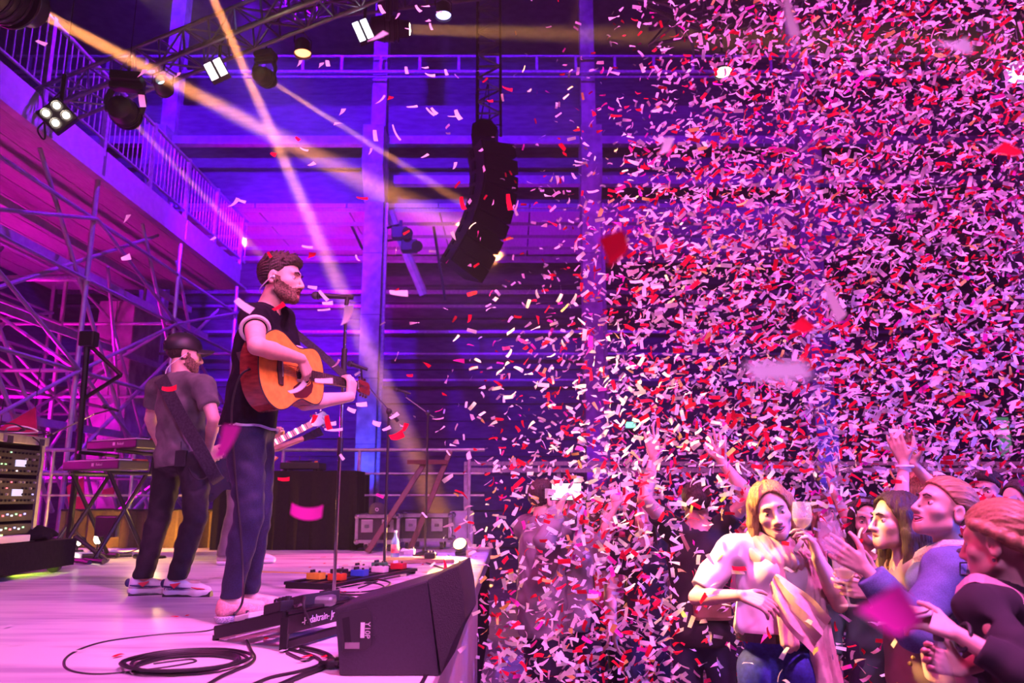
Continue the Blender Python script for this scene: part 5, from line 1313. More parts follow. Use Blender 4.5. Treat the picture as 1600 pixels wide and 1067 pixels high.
# ---- monitor wedge
DW = 2.80
def wp(px, py): return P(px, py, DW)
wd = thing('monitor_wedge', 'large black wedge loudspeaker lying at the stage edge', 'loudspeaker', S(600, 1035))
M_cab = mat('black_cabinet_paint', (0.022, 0.018, 0.028), 0.55, scale=150, bump=0.15)
zb = 1.002
prof = [wp(523, 950), wp(668, 907), wp(686, 1035), wp(531, 1035)]
for q in prof: q.y = DW
prof[2].z = zb; prof[3].z = zb
MB().prism(prof, (0.02, 0.40, 0.0)).build('cabinet', M_cab, wd, bevel=0.006)
bf = [wp(668, 906), wp(700, 890), wp(716, 884), wp(724, 925), wp(727, 968), wp(708, 1004), wp(689, 1035)]
bf[-1].z = zb
MB().prism(bf, (0.02, 0.40, 0.0)).build('grille', mat('black_grille', (0.018, 0.016, 0.022), 0.7, scale=300, bump=0.4), wd, bevel=0.004)
rc = MB().prism([wp(530, 958) + Vector((0, -0.004, 0)), wp(572, 950) + Vector((0, -0.004, 0)), wp(581, 960) + Vector((0, -0.004, 0)), wp(581, 1008) + Vector((0, -0.004, 0)), wp(572, 1016) + Vector((0, -0.004, 0)), wp(535, 1020) + Vector((0, -0.004, 0))], (0, 0.01, 0)).build('connector_panel', M_black, wd, bevel=0.002)
MB().prism([wp(535, 966) + Vector((0, -0.006, 0)), wp(546, 963) + Vector((0, -0.006, 0)), wp(549, 1004) + Vector((0, -0.006, 0)), wp(539, 1006) + Vector((0, -0.006, 0))], (0, 0.004, 0)).build('handle_slot', mat('deep_black', (0.004, 0.004, 0.005), 0.9), rc)
MB().box(wp(567, 984) + Vector((0, -0.006, 0)), (0.014, 0.003, 0.05)).build('sticker', M_white, rc)
text('lettering', 'Y10P', wp(574.5, 984) + Vector((0, -0.0065, 0)), Vector((0, 0, -1)), Vector((1, 0, 0)), 0.026, M_white, rc)
MB().box(wp(551, 1008) + Vector((0, -0.007, 0)), (0.05, 0.004, 0.02)).build('plate', M_alu, rc)
for py in (966, 995): MB().tube(wp(585, py) + Vector((0, -0.006, 0)), wp(585, py) + Vector((0, 0.01, 0)), 0.0055, 10).build('bolt', M_black, wd)
MB().path(catmull([wp(525, 1036), S(560, 1036), S(610, 1036), S(655, 1038), S(668, 1046), S(660, 1066), S(650, 1080)], 6), 0.008, 7).build('power_cable', M_cable, wd, smooth=True)
MB().tube(S(650, 1037, 1.012), S(662, 1041, 1.012), 0.012, 8).build('cable_plug', M_white, wd)

# ---- near pedalboard
pb = thing('pedalboard', 'black sloping pedalboard frame at the feet of the singing man', 'pedalboard', S(440, 1000))
A0, A1 = S(337, 1000), S(443, 1018)              # near side: low front left, high back right
vx = Vector((0.16, 0.42, 0))                      # along the board, away from the photographer
Alow = A0 + Vector((0, 0, 0.03)); Ahigh = Vector((A1.x, A1.y, 1.13))
def bar(a, b, w, h, m=M_blackmetal, nm='rail', par=None):
    a = Vector(a); b = Vector(b); d = (b - a); X = d.normalized(); Z = Vector((0, 0, 1)); Y = Z.cross(X).normalized(); Z = X.cross(Y)
    return MB().box((a + b) / 2, (d.length, w, h), (X, Y, Z)).build(nm, m, par if par is not None else pb, bevel=0.003)
bar(Alow, Ahigh, 0.025, 0.05, nm='side_rail'); bar(Alow + vx, Ahigh + vx, 0.025, 0.05, nm='side_rail')
for i in range(5):
    t = 0.04 + 0.23 * i; q = Alow.lerp(Ahigh, t) + Vector((0, 0, 0.018)); bar(q, q + vx, 0.055, 0.012, nm='slat')
for q in (A1, A1 + vx): MB().box(Vector((q.x, q.y, 1.065)), (0.03, 0.03, 0.13)).build('leg', M_blackmetal, pb, bevel=0.003)
bar(Vector((A1.x, A1.y, 1.025)), Vector((A1.x, A1.y, 1.025)) + vx, 0.03, 0.03, nm='foot_rail')
fr = bar(Ahigh - Vector((0, 0, 0.03)), Ahigh + vx - Vector((0, 0, 0.03)), 0.03, 0.07, nm='front_bar')
for q in (A0, A0 + vx): MB().tube(q, q + Vector((0, 0, 0.02)), 0.014, 10).build('rubber_foot', M_black, pb)
xd = vx.normalized(); text('lettering', '-Pedaltrain- Jr', Ahigh + vx * 0.45 + Vector((0.0195, -0.012, -0.028)), xd, Vector((0, 0, 1)), 0.042, M_white, fr)
def pedal(c, size, m, label, knobs=2, ax=None, sw=True, kc=M_black):
    c = Vector(c); t = thing('effect_pedal', label, 'pedal', c, 'effect pedals')
    X = (ax or Vector((1, 0, 0))).normalized(); Y = Vector((0, 0, 1)).cross(X); Z = Vector((0, 0, 1))
    bx = MB().box(c + Z * size[2] / 2, size, (X, Y, Z)).build('housing', m, t, bevel=0.006)
    for i in range(knobs):
        q = c + Z * size[2] + X * size[0] * ((i + 0.5) / knobs - 0.5) * 0.8 + Y * size[1] * 0.25
        MB().lathe(q, Z, [(0.011, 0), (0.009, 0.018)], 12).build('knob', kc, t, smooth=True)
    if sw: MB().lathe(c + Z * size[2] - Y * size[1] * 0.25, Z, [(0.009, 0), (0.008, 0.012)], 12).build('foot_switch', M_chrome, t, smooth=True)
    return t
sl = (Ahigh - Alow).normalized()
def onb(t, k, dz=0.020): return Alow.lerp(Ahigh, t) + vx * k + Vector((0, 0, dz))
pedal(onb(0.33, 0.20), (0.10, 0.12, 0.028), M_white, 'cream effect pedal at the low end of the near pedalboard', 0, sl)
pedal(onb(0.80, 0.10), (0.11, 0.07, 0.045), M_black, 'black effect pedal with a row of four knobs on the near pedalboard', 4, sl)
pedal(onb(0.80, 0.60), (0.14, 0.22, 0.05), M_black, 'wide flat black unit at the raised end of the near pedalboard', 0, sl, sw=False)
pedal(onb(0.35, 0.62), (0.08, 0.12, 0.05), M_alu, 'silver effect pedal at the back of the near pedalboard', 2, sl)
tw = thing('tuner_unit', 'small rounded grey unit lying behind the near pedalboard', 'tuner', S(500, 950))
MB().box(P(500, 938, 3.5), (0.13, 0.09, 0.045)).build('housing', M_alu, tw, bevel=0.015)
jc = MB(); 
cb = thing('patch_cable', 'short dark cable looping from the near pedalboard to its plug', 'cable', onb(0.9, 0.3))
MB().path(catmull([onb(0.98, 0.25, 0.03), onb(1.02, 0.25, 0.06), onb(1.06, 0.2, 0.02), onb(1.08, 0.3, -0.06)], 6), 0.006, 7).build('cord', M_cable, cb, smooth=True)
MB().tube(onb(0.95, 0.16, 0.03), onb(0.98, 0.26, 0.035), 0.011, 8).build('plug', M_chrome, cb, smooth=True)

# ---- cables on the floor
def floor_cable(pts, label, r=0.006, name='floor_cable', parts=None):
    w = [S(*p) + Vector((0, 0, r)) for p in pts]
    o = MB().path(catmull(w, 7), r, 7).build(name, M_cable, None, origin=w[0], smooth=True)
    return tag(o, label, 'cable', 'cables on the stage floor')
cc = S(292, 1040); pts = []
for i in range(150):
    a = i / 150 * 2 * PI * 5; rr_ = 0.165 + 0.012 * (i // 30) + 0.006 * math.sin(i * 0.37); pts.append(cc + Vector((rr_ * 1.02 * math.cos(a) + 0.006 * math.sin(i), rr_ * 0.88 * math.sin(a), 0.007 + 0.004 * (i // 30))))
o = MB().path(pts, 0.0058, 7).build('coiled_cable', M_cable, None, origin=cc, smooth=True); tag(o, 'black cable coiled in an oval pile at the front of the stage', 'cable', 'cables on the stage floor')
floor_cable([(385, 1003), (392, 1018), (398, 1030), (390, 1040), (372, 1048), (345, 1060), (320, 1075)], 'black cable curling from under the pedalboard to the coil')
floor_cable([(452, 1017), (480, 1024), (500, 1034), (495, 1043), (465, 1052), (420, 1062), (380, 1080)], 'black cable running from the pedalboard leg out of the picture')
floor_cable([(470, 1015), (500, 1022), (518, 1032), (505, 1046), (470, 1060), (430, 1078)], 'thick black cable beside the wedge loudspeaker plug', 0.009)
floor_cable([(448, 1022), (475, 1034), (489, 1030)], 'short black cable end beside the pedalboard leg')
pl = thing('cable_connector', 'black round cable connector lying beside the wedge loudspeaker', 'connector', S(516, 1036))
MB().lathe(S(509, 1037, 1.02), (1, 0.25, 0.05), [(0.012, 0), (0.020, 0.01), (0.020, 0.03), (0.017, 0.032), (0.020, 0.036), (0.018, 0.055)], 14).build('shell', M_black, pl, smooth=True)
MB().tube(S(500, 1036, 1.02), S(511, 1037, 1.02), 0.010, 8).build('strain_relief', M_cable, pl)
floor_cable([(500, 926), (540, 918), (580, 912), (600, 918), (575, 925), (530, 926), (508, 918), (545, 911), (590, 908), (560, 920)], 'tangle of thin black cables behind the microphone stand base', 0.005)
floor_cable([(505, 922), (560, 905), (610, 912), (570, 930), (515, 928)], 'black cable loop lying under the second pedalboard', 0.006)
floor_cable([(120, 880), (160, 872), (205, 862), (225, 852), (215, 845)], 'thin cable on the floor under the keyboard stand', 0.005)
floor_cable([(640, 872), (690, 888), (715, 895), (730, 885), (700, 868)], 'cable lying loose by the amber floor lamp', 0.006)

# ---- second pedalboard with pedals
p2 = thing('pedalboard', 'flat black pedalboard crowded with small pedals behind the wedge loudspeaker', 'pedalboard', S(580, 915))
q0, q1 = S(520, 922), S(648, 896); dd = (q1 - q0); nn = Vector((-dd.y, dd.x, 0)).normalized() * 0.36
for k in range(4):
    bar(q0 + nn * k / 3 + Vector((0, 0, 0.03)), q1 + nn * k / 3 + Vector((0, 0, 0.03)), 0.05, 0.02, nm='slat', par=p2)
for e in (q0, q1): bar(e + Vector((0, 0, 0.02)), e + nn + Vector((0, 0, 0.02)), 0.03, 0.04, nm='end_rail', par=p2)
pc_ = [((0.62, 0.10, 0.02), 'orange'), ((0.03, 0.10, 0.55), 'blue'), ((0.75, 0.74, 0.72), 'white'), ((0.55, 0.02, 0.04), 'red'), ((0.78, 0.60, 0.05), 'yellow'), ((0.02, 0.02, 0.02), 'black'), ((0.6, 0.6, 0.62), 'silver'), ((0.05, 0.25, 0.10), 'green')]
for i, (c_, nm) in enumerate(pc_):
    t = (i % 4) / 4 + 0.16; k = 0.25 if i < 4 else 0.72
    pedal(q0 + dd * t + nn * k + Vector((0, 0, 0.042)), (0.075, 0.11, 0.045), mat('pedal_' + nm, c_, 0.35), nm + ' effect pedal in the ' + ('near' if i < 4 else 'far') + ' row of the second pedalboard', 2 + i % 2, dd, kc=M_white if nm in ('black', 'red') else M_black)

# ---- bottle, wooden board, amber floor lamp, small glass
bb_ = S(617, 871); bt = thing('glass_bottle', 'clear blue-tinted bottle with paper label standing on the stage floor', 'bottle', bb_)
MB().lathe(bb_, (0, 0, 1), [(0.040, 0), (0.043, 0.01), (0.043, 0.14), (0.036, 0.175), (0.016, 0.205), (0.014, 0.245)], 20).build('glass', mat('blue_glass', (0.25, 0.45, 0.75), 0.05, alpha=0.55, var=0.0, spec=1.0), bt, smooth=True)
MB().lathe(bb_ + Vector((0, 0, 0.243)), (0, 0, 1), [(0.0165, 0), (0.0165, 0.022)], 14).build('cap', M_white, bt)
MB().lathe(bb_ + Vector((0, 0, 0.045)), (0, 0, 1), [(0.0436, 0), (0.0436, 0.085)], 20, close=False).build('label_paper', mat('bottle_label', (0.75, 0.55, 0.50), 0.6, scale=18, color2=(0.5, 0.05, 0.05)), bt, smooth=True)
wb_ = S(655, 878); o = MB().box(wb_ + Vector((0, 0, 0.018)), (0.62, 0.36, 0.03), (Vector((0.97, 0.22, 0)), Vector((-0.22, 0.97, 0)), Vector((0, 0, 1)))).build('wooden_board', M_wood, None, origin=wb_, bevel=0.004)
tag(o, 'brown wooden effects board under the farther boom stand', 'board')
for i, (px, py, c_, l_) in enumerate(((640, 866, 'silver', 'silver pedal on the brown wooden board'), (672, 872, 'black', 'dark pedal on the brown wooden board'))):
    pedal(S(px, py, 1.034), (0.10, 0.12, 0.05), MATS['pedal_' + c_], l_, 3)
fl = S(722, 868); lamp = thing('floor_lamp', 'small amber floor light glowing at the far stage corner', 'lamp', fl)
MB().lathe(fl, (0, 0, 1), [(0.07, 0), (0.075, 0.03), (0.05, 0.07)], 16).build('base', M_black, lamp, smooth=True)
MB().lathe(fl + Vector((0, 0, 0.06)), (-0.2, -0.7, 0.6), [(0.06, 0), (0.075, 0.10)], 18).build('housing', M_black, lamp, smooth=True)
MB().lathe(fl + Vector((0, 0, 0.06)) + Vector((-0.2, -0.7, 0.6)).normalized() * 0.102, (-0.2, -0.7, 0.6), [(0.066, 0), (0.06, 0.008)], 18).build('lens', glow('amber_lens', (1.0, 0.6, 0.12), 14), lamp, smooth=True)
spot('floor_lamp_light', fl + Vector((-0.03, -0.12, 0.16)), fl + Vector((-0.6, -0.9, 0.0)), (1.0, 0.50, 0.12), 320, 130, 0.6, 0.05)
gl = S(733, 871); gls = thing('drinking_glass', 'small drinking glass lit amber beside the floor light', 'glass', gl)
MB().lathe(gl, (0, 0, 1), [(0.03, 0.0), (0.036, 0.11)], 18).build('tumbler', M_glass, gls, smooth=True)
MB().lathe(gl, (0, 0, 1), [(0.029, 0.004), (0.033, 0.07)], 18).build('drink', M_wine, gls, smooth=True)
tp_ = S(385, 893), S(556, 898); o = MB().strip([tp_[0] + Vector((0, 0, 0.003)), tp_[1] + Vector((0, 0, 0.003))], Vector((0, 1, 0)), 0.05, 0.004).build('floor_stripe', mat('yellow_stripe', (0.95, 0.75, 0.12), 0.4), None, origin=tp_[0]); tag(o, 'yellow stripe on the stage floor behind the singing man', 'tape')  # thin flat yellow strip laid across the deck

# ---- flight cases
M_ply = mat('black_laminate', (0.035, 0.030, 0.035), 0.4, scale=60)
def flight_case(a, w, dpt, h, label, ang=0.0):
    a = Vector(a); X = Vector((math.cos(ang), math.sin(ang), 0)); Y = Vector((-math.sin(ang), math.cos(ang), 0)); Z = Vector((0, 0, 1)); ax = (X, Y, Z)
    t = thing('flight_case', label, 'flight case', a, 'flight cases at the far end of the stage')
    z0 = 0.11; c = a + X * w / 2 + Y * dpt / 2 + Z * (z0 + h / 2)
    MB().box(c, (w - 0.01, dpt - 0.01, h - 0.01), ax).build('panels', M_ply, t)
    e = 0.032
    for sy in (0, 1):
        for sz in (0, 1): MB().box(a + X * w / 2 + Y * dpt * sy + Z * (z0 + h * sz), (w, e, e), ax).build('edge_profile', M_alu, t)
        for sx in (0, 1): MB().box(a + X * w * sx + Y * dpt * sy + Z * (z0 + h / 2), (e, e, h), ax).build('edge_profile', M_alu, t)
    for sx in (0, 1):
        for sz in (0, 1): MB().box(a + X * w * sx + Y * dpt / 2 + Z * (z0 + h * sz), (e, dpt, e), ax).build('edge_profile', M_alu, t)
    for sx in (0, 1):
        for sy in (0, 1):
            for sz in (0, 1): MB().ball(a + X * w * sx + Y * dpt * sy + Z * (z0 + h * sz), 0.034, 8, 6).build('ball_corner', M_chrome, t)
            q = a + X * (0.10 + (w - 0.2) * sx) + Y * (0.08 + (dpt - 0.16) * sy)
            cs = MB().tube(q + X * -0.018 + Z * 0.045, q + X * 0.018 + Z * 0.045, 0.045, 14).build('caster', M_black, t)
            MB().box(q + Z * 0.085, (0.05, 0.06, 0.05), ax).build('caster_fork', M_chrome, cs)
    for sx in (0.25, 0.75):
        lt = MB().box(a + X * w * sx + Y * -0.012 + Z * (z0 + h * 0.62), (0.13, 0.012, 0.14), ax).build('butterfly_latch', M_alu, t, bevel=0.004)
        MB().box(a + X * w * sx + Y * -0.022 + Z * (z0 + h * 0.62), (0.05, 0.01, 0.03), ax).build('latch_wing', M_chrome, lt)
    return t
c1 = S(556, 862); flight_case(c1, 0.46, 0.5, 0.27, 'black flight case with metal edges on casters beside the blue column')
c2 = S(618, 859); flight_case(c2 + Vector((0.02, 0, 0)), 0.60, 0.5, 0.27, 'wider black flight case next to the bottle')
cpz = P(590, 790, c1.y + 0.2); cpt = thing('baseball_cap', 'dark cap with round white emblem lying on the flight case', 'cap', cpz)
cz = Vector((cpz.x, c1.y + 0.2, 1.40))
MB().lathe(cz, (0, 0, 1), [(0.095, 0), (0.097, 0.04), (0.085, 0.09), (0.05, 0.125), (0.01, 0.135)], 20).build('crown', mat('dark_cap', (0.06, 0.05, 0.07), 0.85), cpt, smooth=True)
MB().prism([cz + Vector((x, y, 0.004)) for x, y in ((-0.08, -0.05), (-0.16, -0.06), (-0.20, 0.0), (-0.16, 0.06), (-0.08, 0.05))], (0, 0, 0.006)).build('brim', MATS['dark_cap'], cpt)
MB().path([cz + Vector((0.01 + 0.016 * math.cos(a * PI / 8), -0.096, 0.055 + 0.016 * math.sin(a * PI / 8))) for a in range(17)], 0.004, 6).build('emblem', M_white, cpt)
st_ = thing('wooden_stand', 'brown slanted wooden legs of a stand behind the flight cases', 'stand', S(670, 856))
M_redwood = mat('reddish_wood', (0.10, 0.025, 0.02), 0.45, stretch=(1, 1, 6))
for (a, b_) in (((632, 772), (664, 722)), ((668, 792), (704, 704))):
    A_, B_ = P(*a, 8.6), P(*b_, 8.7); X = (B_ - A_).normalized(); Y = Vector((0, 1, 0)); Z = X.cross(Y).normalized()
    lo_ = A_ - X * ((A_.z - 1.02) / X.z)
    MB().box((lo_ + B_) / 2, ((B_ - lo_).length, 0.035, 0.06), (X, Y, Z)).build('leg', M_redwood, st_, bevel=0.008)
MB().box(P(668, 722, 8.65), (0.45, 0.06, 0.05)).build('cross_bar', M_redwood, st_, bevel=0.006)

# ---- table draped in black cloth with turntable gear
D5 = S(445, 860).y; xa, xb = P(332, 800, D5).x, P(556, 800, D5).x; zt = zat(737, D5)
tb = thing('draped_table', 'table draped to the floor in black cloth behind the singing man', 'table', ((xa + xb) / 2, D5, 1.0))
MB().mm((xa + 0.03, D5 + 0.03, zt - 0.03), (xb - 0.03, D5 + 0.75, zt)).build('table_top', M_black, tb)
for sx in (xa + 0.1, xb - 0.1):
    for sy in (D5 + 0.12, D5 + 0.66): MB().box((sx, sy, (1.0 + zt) / 2), (0.04, 0.04, zt - 1.03)).build('leg', M_blackmetal, tb)
nF = 60; bb = MB(); vs_ = []; pr_ = []
per = [Vector((xa, D5 + 0.78, 0)), Vector((xa, D5, 0)), Vector((xb, D5, 0)), Vector((xb, D5 + 0.78, 0))]
pp = []
for i in range(3):
    n_ = 14 if i != 1 else 50
    for j in range(n_): pp.append((per[i].lerp(per[i + 1], j / n_), i))
pp.append((per[3], 2)); nrm = [Vector((-1, 0, 0)), Vector((0, -1, 0)), Vector((1, 0, 0))]
for k, (q, i) in enumerate(pp):
    wv_ = 0.018 * math.sin(k * 0.9) + 0.010 * math.sin(k * 2.3 + 1)
    for z, a in ((zt + 0.012, 0.0), (zt - 0.08, 0.4), (1.4, 0.8), (1.005, 1.2)): vs_.append(Vector((q.x, q.y, z)) + nrm[i] * wv_ * a)
for k in range(len(pp) - 1):
    for j in range(3): pr_.append((k * 4 + j, (k + 1) * 4 + j, (k + 1) * 4 + j + 1, k * 4 + j + 1))
pr_.append(tuple(k * 4 for k in range(len(pp))))
bb.add(vs_, pr_); ck = bb.build('cloth', M_cloth, tb, smooth=True)
zc = zt + 0.014
dj = thing('turntable', 'dark turntable with tone arm on the black draped table', 'turntable', (P(474, 730, D5 + 0.3).x, D5 + 0.3, zc))
dx = P(474, 730, D5 + 0.3).x
MB().box((dx, D5 + 0.3, zc + 0.06), (0.46, 0.36, 0.08)).build('plinth', M_black, dj, bevel=0.012)
for sx in (-0.18, 0.18):
    for sy in (-0.13, 0.13): MB().tube((dx + sx, D5 + 0.3 + sy, zc), (dx + sx, D5 + 0.3 + sy, zc + 0.025), 0.025, 10).build('foot', M_black, dj)
MB().lathe((dx - 0.05, D5 + 0.3, zc + 0.10), (0, 0, 1), [(0.155, 0), (0.155, 0.02), (0.01, 0.022)], 30).build('platter', M_blackmetal, dj, smooth=True)
MB().lathe((dx - 0.05, D5 + 0.3, zc + 0.123), (0, 0, 1), [(0.006, 0), (0.005, 0.06)], 8).build('spindle', M_chrome, dj)
MB().path([(dx + 0.17, D5 + 0.4, zc + 0.14), (dx + 0.16, D5 + 0.22, zc + 0.14), (dx + 0.09, D5 + 0.18, zc + 0.13)], 0.006, 6).build('tone_arm', M_chrome, dj)
MB().tube((dx + 0.19, D5 + 0.14, zc + 0.1), (dx + 0.19, D5 + 0.14, zc + 0.115), 0.02, 10).build('pitch_knob', mat('orange_knob', (0.9, 0.3, 0.05), 0.4), dj)
mx = P(350, 726, D5 + 0.3).x
mxr = thing('mixer', 'small dark audio mixer at the end of the black draped table', 'mixer', (mx, D5 + 0.3, zc))
MB().box((mx, D5 + 0.3, zc + 0.05), (0.3, 0.34, 0.10)).build('housing', M_black, mxr, bevel=0.01)
for i in range(5):
    for j in range(3): MB().lathe((mx - 0.12 + 0.06 * i, D5 + 0.2 + 0.09 * j, zc + 0.10), (0, 0, 1), [(0.014, 0), (0.011, 0.022)], 10).build('knob', M_alu, mxr)

# ---- railing along the far end of the stage
DR = SY1 - 0.12
ra = thing('stage_railing', 'steel pipe railing with three rails along the far end of the stage', 'railing', (-3, DR, 1.0))
xr0, xr1 = -5.75, P(757, 703, DR).x
for py in (703, 740, 774):
    MB().tube((xr0, DR, zat(py, DR)), (xr1, DR, zat(py, DR)), 0.022 if py == 703 else 0.014, 10).build('rail', M_steel, ra, smooth=True)
for x in [xr0, P(733, 760, DR).x, P(560, 760, DR).x, P(325, 760, DR).x, P(205, 760, DR).x, P(78, 760, DR).x, P(440, 760, DR).x]:
    MB().tube((x, DR, 1.0), (x, DR, zat(703, DR)), 0.02, 10).build('post', M_steel, ra, smooth=True)
# two blue monitor boxes behind the railing
for (px, py, w_, h_, l_) in ((683, 790, 0.42, 0.55, 'blue lit box behind the railing by the wooden stand'), (722, 785, 0.30, 0.62, 'narrow blue lit box behind the railing post')):
    c = P(px, py, 10.4); o = MB().box((c.x, c.y, 0.6), (w_, 0.3, 2.0 * (0.5 + h_ / 2))).build('crate', mat('lilac_box', (0.45, 0.42, 0.6), 0.6), None, origin=(c.x, c.y, 0), bevel=0.02); o.location.z = 0; tag(o, l_, 'crate', 'crates behind the railing')

# ---- keyboards on their stand
DK = S(165, 876).y
ks = thing('keyboard_stand', 'black two-tier X keyboard stand behind the boom stand', 'keyboard stand', S(165, 876))
kx = Vector((0.86, -0.50, 0)); ky = Vector((0.50, 0.86, 0)); kc_ = Vector((P(165, 800, DK).x, DK, 1.0))
z_lo, z_up = zat(735, DK), zat(703, DK)
for sx in (-0.30, 0.30):
    for sg in (-1, 1):
        MB().tube(kc_ + kx * sx + ky * 0.26 * sg + Vector((0, 0, 0.03)), kc_ + kx * sx - ky * 0.20 * sg + Vector((0, 0, z_lo - 1.02)), 0.020, 8).build('leg', M_blackmetal, ks)
        MB().tube(kc_ + kx * (sx - 0.16) + ky * 0.26 * sg + Vector((0, 0, 0.03)), kc_ + kx * (sx + 0.16) + ky * 0.26 * sg + Vector((0, 0, 0.03)), 0.024, 8).build('foot_bar', M_black, ks)
    MB().tube(kc_ + kx * sx - ky * 0.22 + Vector((0, 0, z_lo - 1.03)), kc_ + kx * sx + ky * 0.24 + Vector((0, 0, z_lo - 1.03)), 0.018, 8).build('arm', M_blackmetal, ks)
    MB().tube(kc_ + kx * sx + ky * 0.24 + Vector((0, 0, z_lo - 1.03)), kc_ + kx * sx + ky * 0.26 + Vector((0, 0, z_up - 1.03)), 0.018, 8).build('riser', M_blackmetal, ks)
    MB().tube(kc_ + kx * sx + ky * 0.26 + Vector((0, 0, z_up - 1.04)), kc_ + kx * sx - ky * 0.16 + Vector((0, 0, z_up - 1.02)), 0.018, 8).build('arm', M_blackmetal, ks)
MB().box(kc_ + kx * 0.05 + Vector((0, 0, 0.32)), (0.34, 0.05, 0.20), (kx, ky, Vector((0, 0, 1)))).build('power_supply', M_black, ks, bevel=0.02)
def keyboard(c, label, w=0.92):
    t = thing('keyboard', label, 'keyboard', c, 'keyboards on the stand'); Z = Vector((0, 0, 1)); c = Vector(c)
    MB().box(c + Z * 0.045, (w, 0.32, 0.085), (kx, ky, Z)).build('housing', M_black, t, bevel=0.012)
    MB().box(c + Z * 0.095 + ky * 0.09, (w - 0.03, 0.12, 0.02), (kx, ky, Z)).build('control_panel', mat('red_panel', (0.30, 0.02, 0.03), 0.4), t, bevel=0.004)
    nw_ = 28; k0 = None
    for i in range(nw_):
        kk_ = MB().box(c + Z * 0.092 - ky * 0.07 + kx * ((i + 0.5) / nw_ - 0.5) * (w - 0.08), ((w - 0.08) / nw_ - 0.002, 0.14, 0.014), (kx, ky, Z)).build('white_key', M_white, t)
        if i % 7 in (0, 1, 3, 4, 5): MB().box(c + Z * 0.103 - ky * 0.04 + kx * ((i + 1) / nw_ - 0.5) * (w - 0.08), (0.012, 0.085, 0.014), (kx, ky, Z)).build('black_key', M_black, t)
    fc = c + Z * 0.05 - ky * 0.1615
    MB().box(fc + kx * 0.05, (0.035, 0.003, 0.03), (kx, ky, Z)).build('badge', M_white, t)
    text('lettering', 'Roland', fc + kx * 0.15, kx, Z, 0.035, M_white, t)
    return t
keyboard(Vector((kc_.x, kc_.y, z_lo)) - kx * 0.08, 'lower black keyboard on the two-tier stand')
keyboard(Vector((kc_.x, kc_.y, z_up)) + kx * 0.10 + ky * 0.08, 'upper black keyboard on the two-tier stand', 0.8)
# folded foot pedal on the floor
fp = thing('folding_stand', 'folded black instrument stand lying open on the floor by the skirted platform', 'stand', S(150, 882))
for (a, b_) in (((118, 842), (168, 880)), ((128, 872), (206, 870)), ((112, 878), (140, 882)), ((118, 842), (110, 878))):
    A_ = S(*a) if a[1] > 860 else P(*a, S(150, 880).y); B_ = S(*b_); MB().tube(A_ + Vector((0, 0, 0.02)), B_ + Vector((0, 0, 0.02)), 0.022, 8).build('leg', M_black, fp)

# ---- rack and skirted platform at the left
f0, f1 = S(-70, 922), S(112, 892); dv = (f1 - f0); nv = Vector((-dv.y, dv.x, 0)).normalized() * 1.1; hp_ = 0.26
pf = thing('skirted_platform', 'low rolling platform skirted in black cloth at the stage side', 'platform', f0)
MB().prism([f0 + Vector((0, 0, hp_ - 0.03)), f1 + Vector((0, 0, hp_ - 0.03)), f1 + nv + Vector((0, 0, hp_ - 0.03)), f0 + nv + Vector((0, 0, hp_ - 0.03))], (0, 0, 0.03)).build('deck', M_cloth, pf)
for k in range(9):
    a = f0 + dv * k / 9 - nv * 0.01; b_ = f0 + dv * (k + 1) / 9 - nv * 0.01
    MB().prism([a + Vector((0, 0, 0.05)), b_ + Vector((0, 0, 0.05)), b_ + Vector((0, 0, hp_)) , a + Vector((0, 0, hp_))], nv * (0.010 + 0.004 * (k % 2))).build('skirt_panel', M_cloth, pf)
MB().prism([f1 + Vector((0, 0, 0.05)), f1 + nv + Vector((0, 0, 0.05)), f1 + nv + Vector((0, 0, hp_)), f1 + Vector((0, 0, hp_))], dv.normalized() * 0.012).build('skirt_panel', M_cloth, pf)
for q in (f0 + dv * 0.92 + nv * 0.08, f0 + dv * 0.1 + nv * 0.08, f0 + dv * 0.92 + nv * 0.9):
    MB().tube(q + Vector((0, -0.02, 0.055)), q + Vector((0, 0.02, 0.055)), 0.055, 16).build('caster', M_black, pf)
spot('platform_under_light', f0 + dv * 0.72 + nv * 0.25 + Vector((0, 0, 0.20)), f0 + dv * 0.78 - nv * 0.1, (0.75, 1.0, 0.05), 14, 120, 0.6, 0.02)
ul = thing('under_light', 'yellow-green glow lamp under the skirted platform', 'lamp', f0 + dv * 0.72 + nv * 0.25)
MB().lathe(f0 + dv * 0.72 + nv * 0.25 + Vector((0, 0, 0.205)), (0, 0, 1), [(0.04, 0), (0.03, 0.02)], 12).build('lamp_cup', M_black, ul)
cl = thing('black_cloth', 'crumpled black cloth lying on the skirted platform', 'cloth', f0 + dv * 0.75 + nv * 0.3 + Vector((0, 0, hp_)))
Fq = Field(np.array(f0 + dv * 0.75 + nv * 0.2) - np.array([0.35, 0.3, 0.1]) + np.array([0, 0, hp_]), np.array(f0 + dv * 0.75 + nv * 0.2) + np.array([0.35, 0.3, 0.2]) + np.array([0, 0, hp_]), 0.012)
cq = f0 + dv * 0.75 + nv * 0.2 + Vector((0, 0, hp_ + 0.035))
Fq.ell(cq, (0.22, 0.14, 0.05)); Fq.ell(cq + Vector((0.09, 0, 0.03)), (0.10, 0.09, 0.05)); Fq.all(lambda X, Y, Z: 0.012 * wob(X, Y, Z, 40), 'f'); Fq.all(above(cq - Vector((0, 0, 0.032)), (0, 0, -1)), 'i', 0.004)
Fq.mesh('cloth_folds', M_cloth, cl)
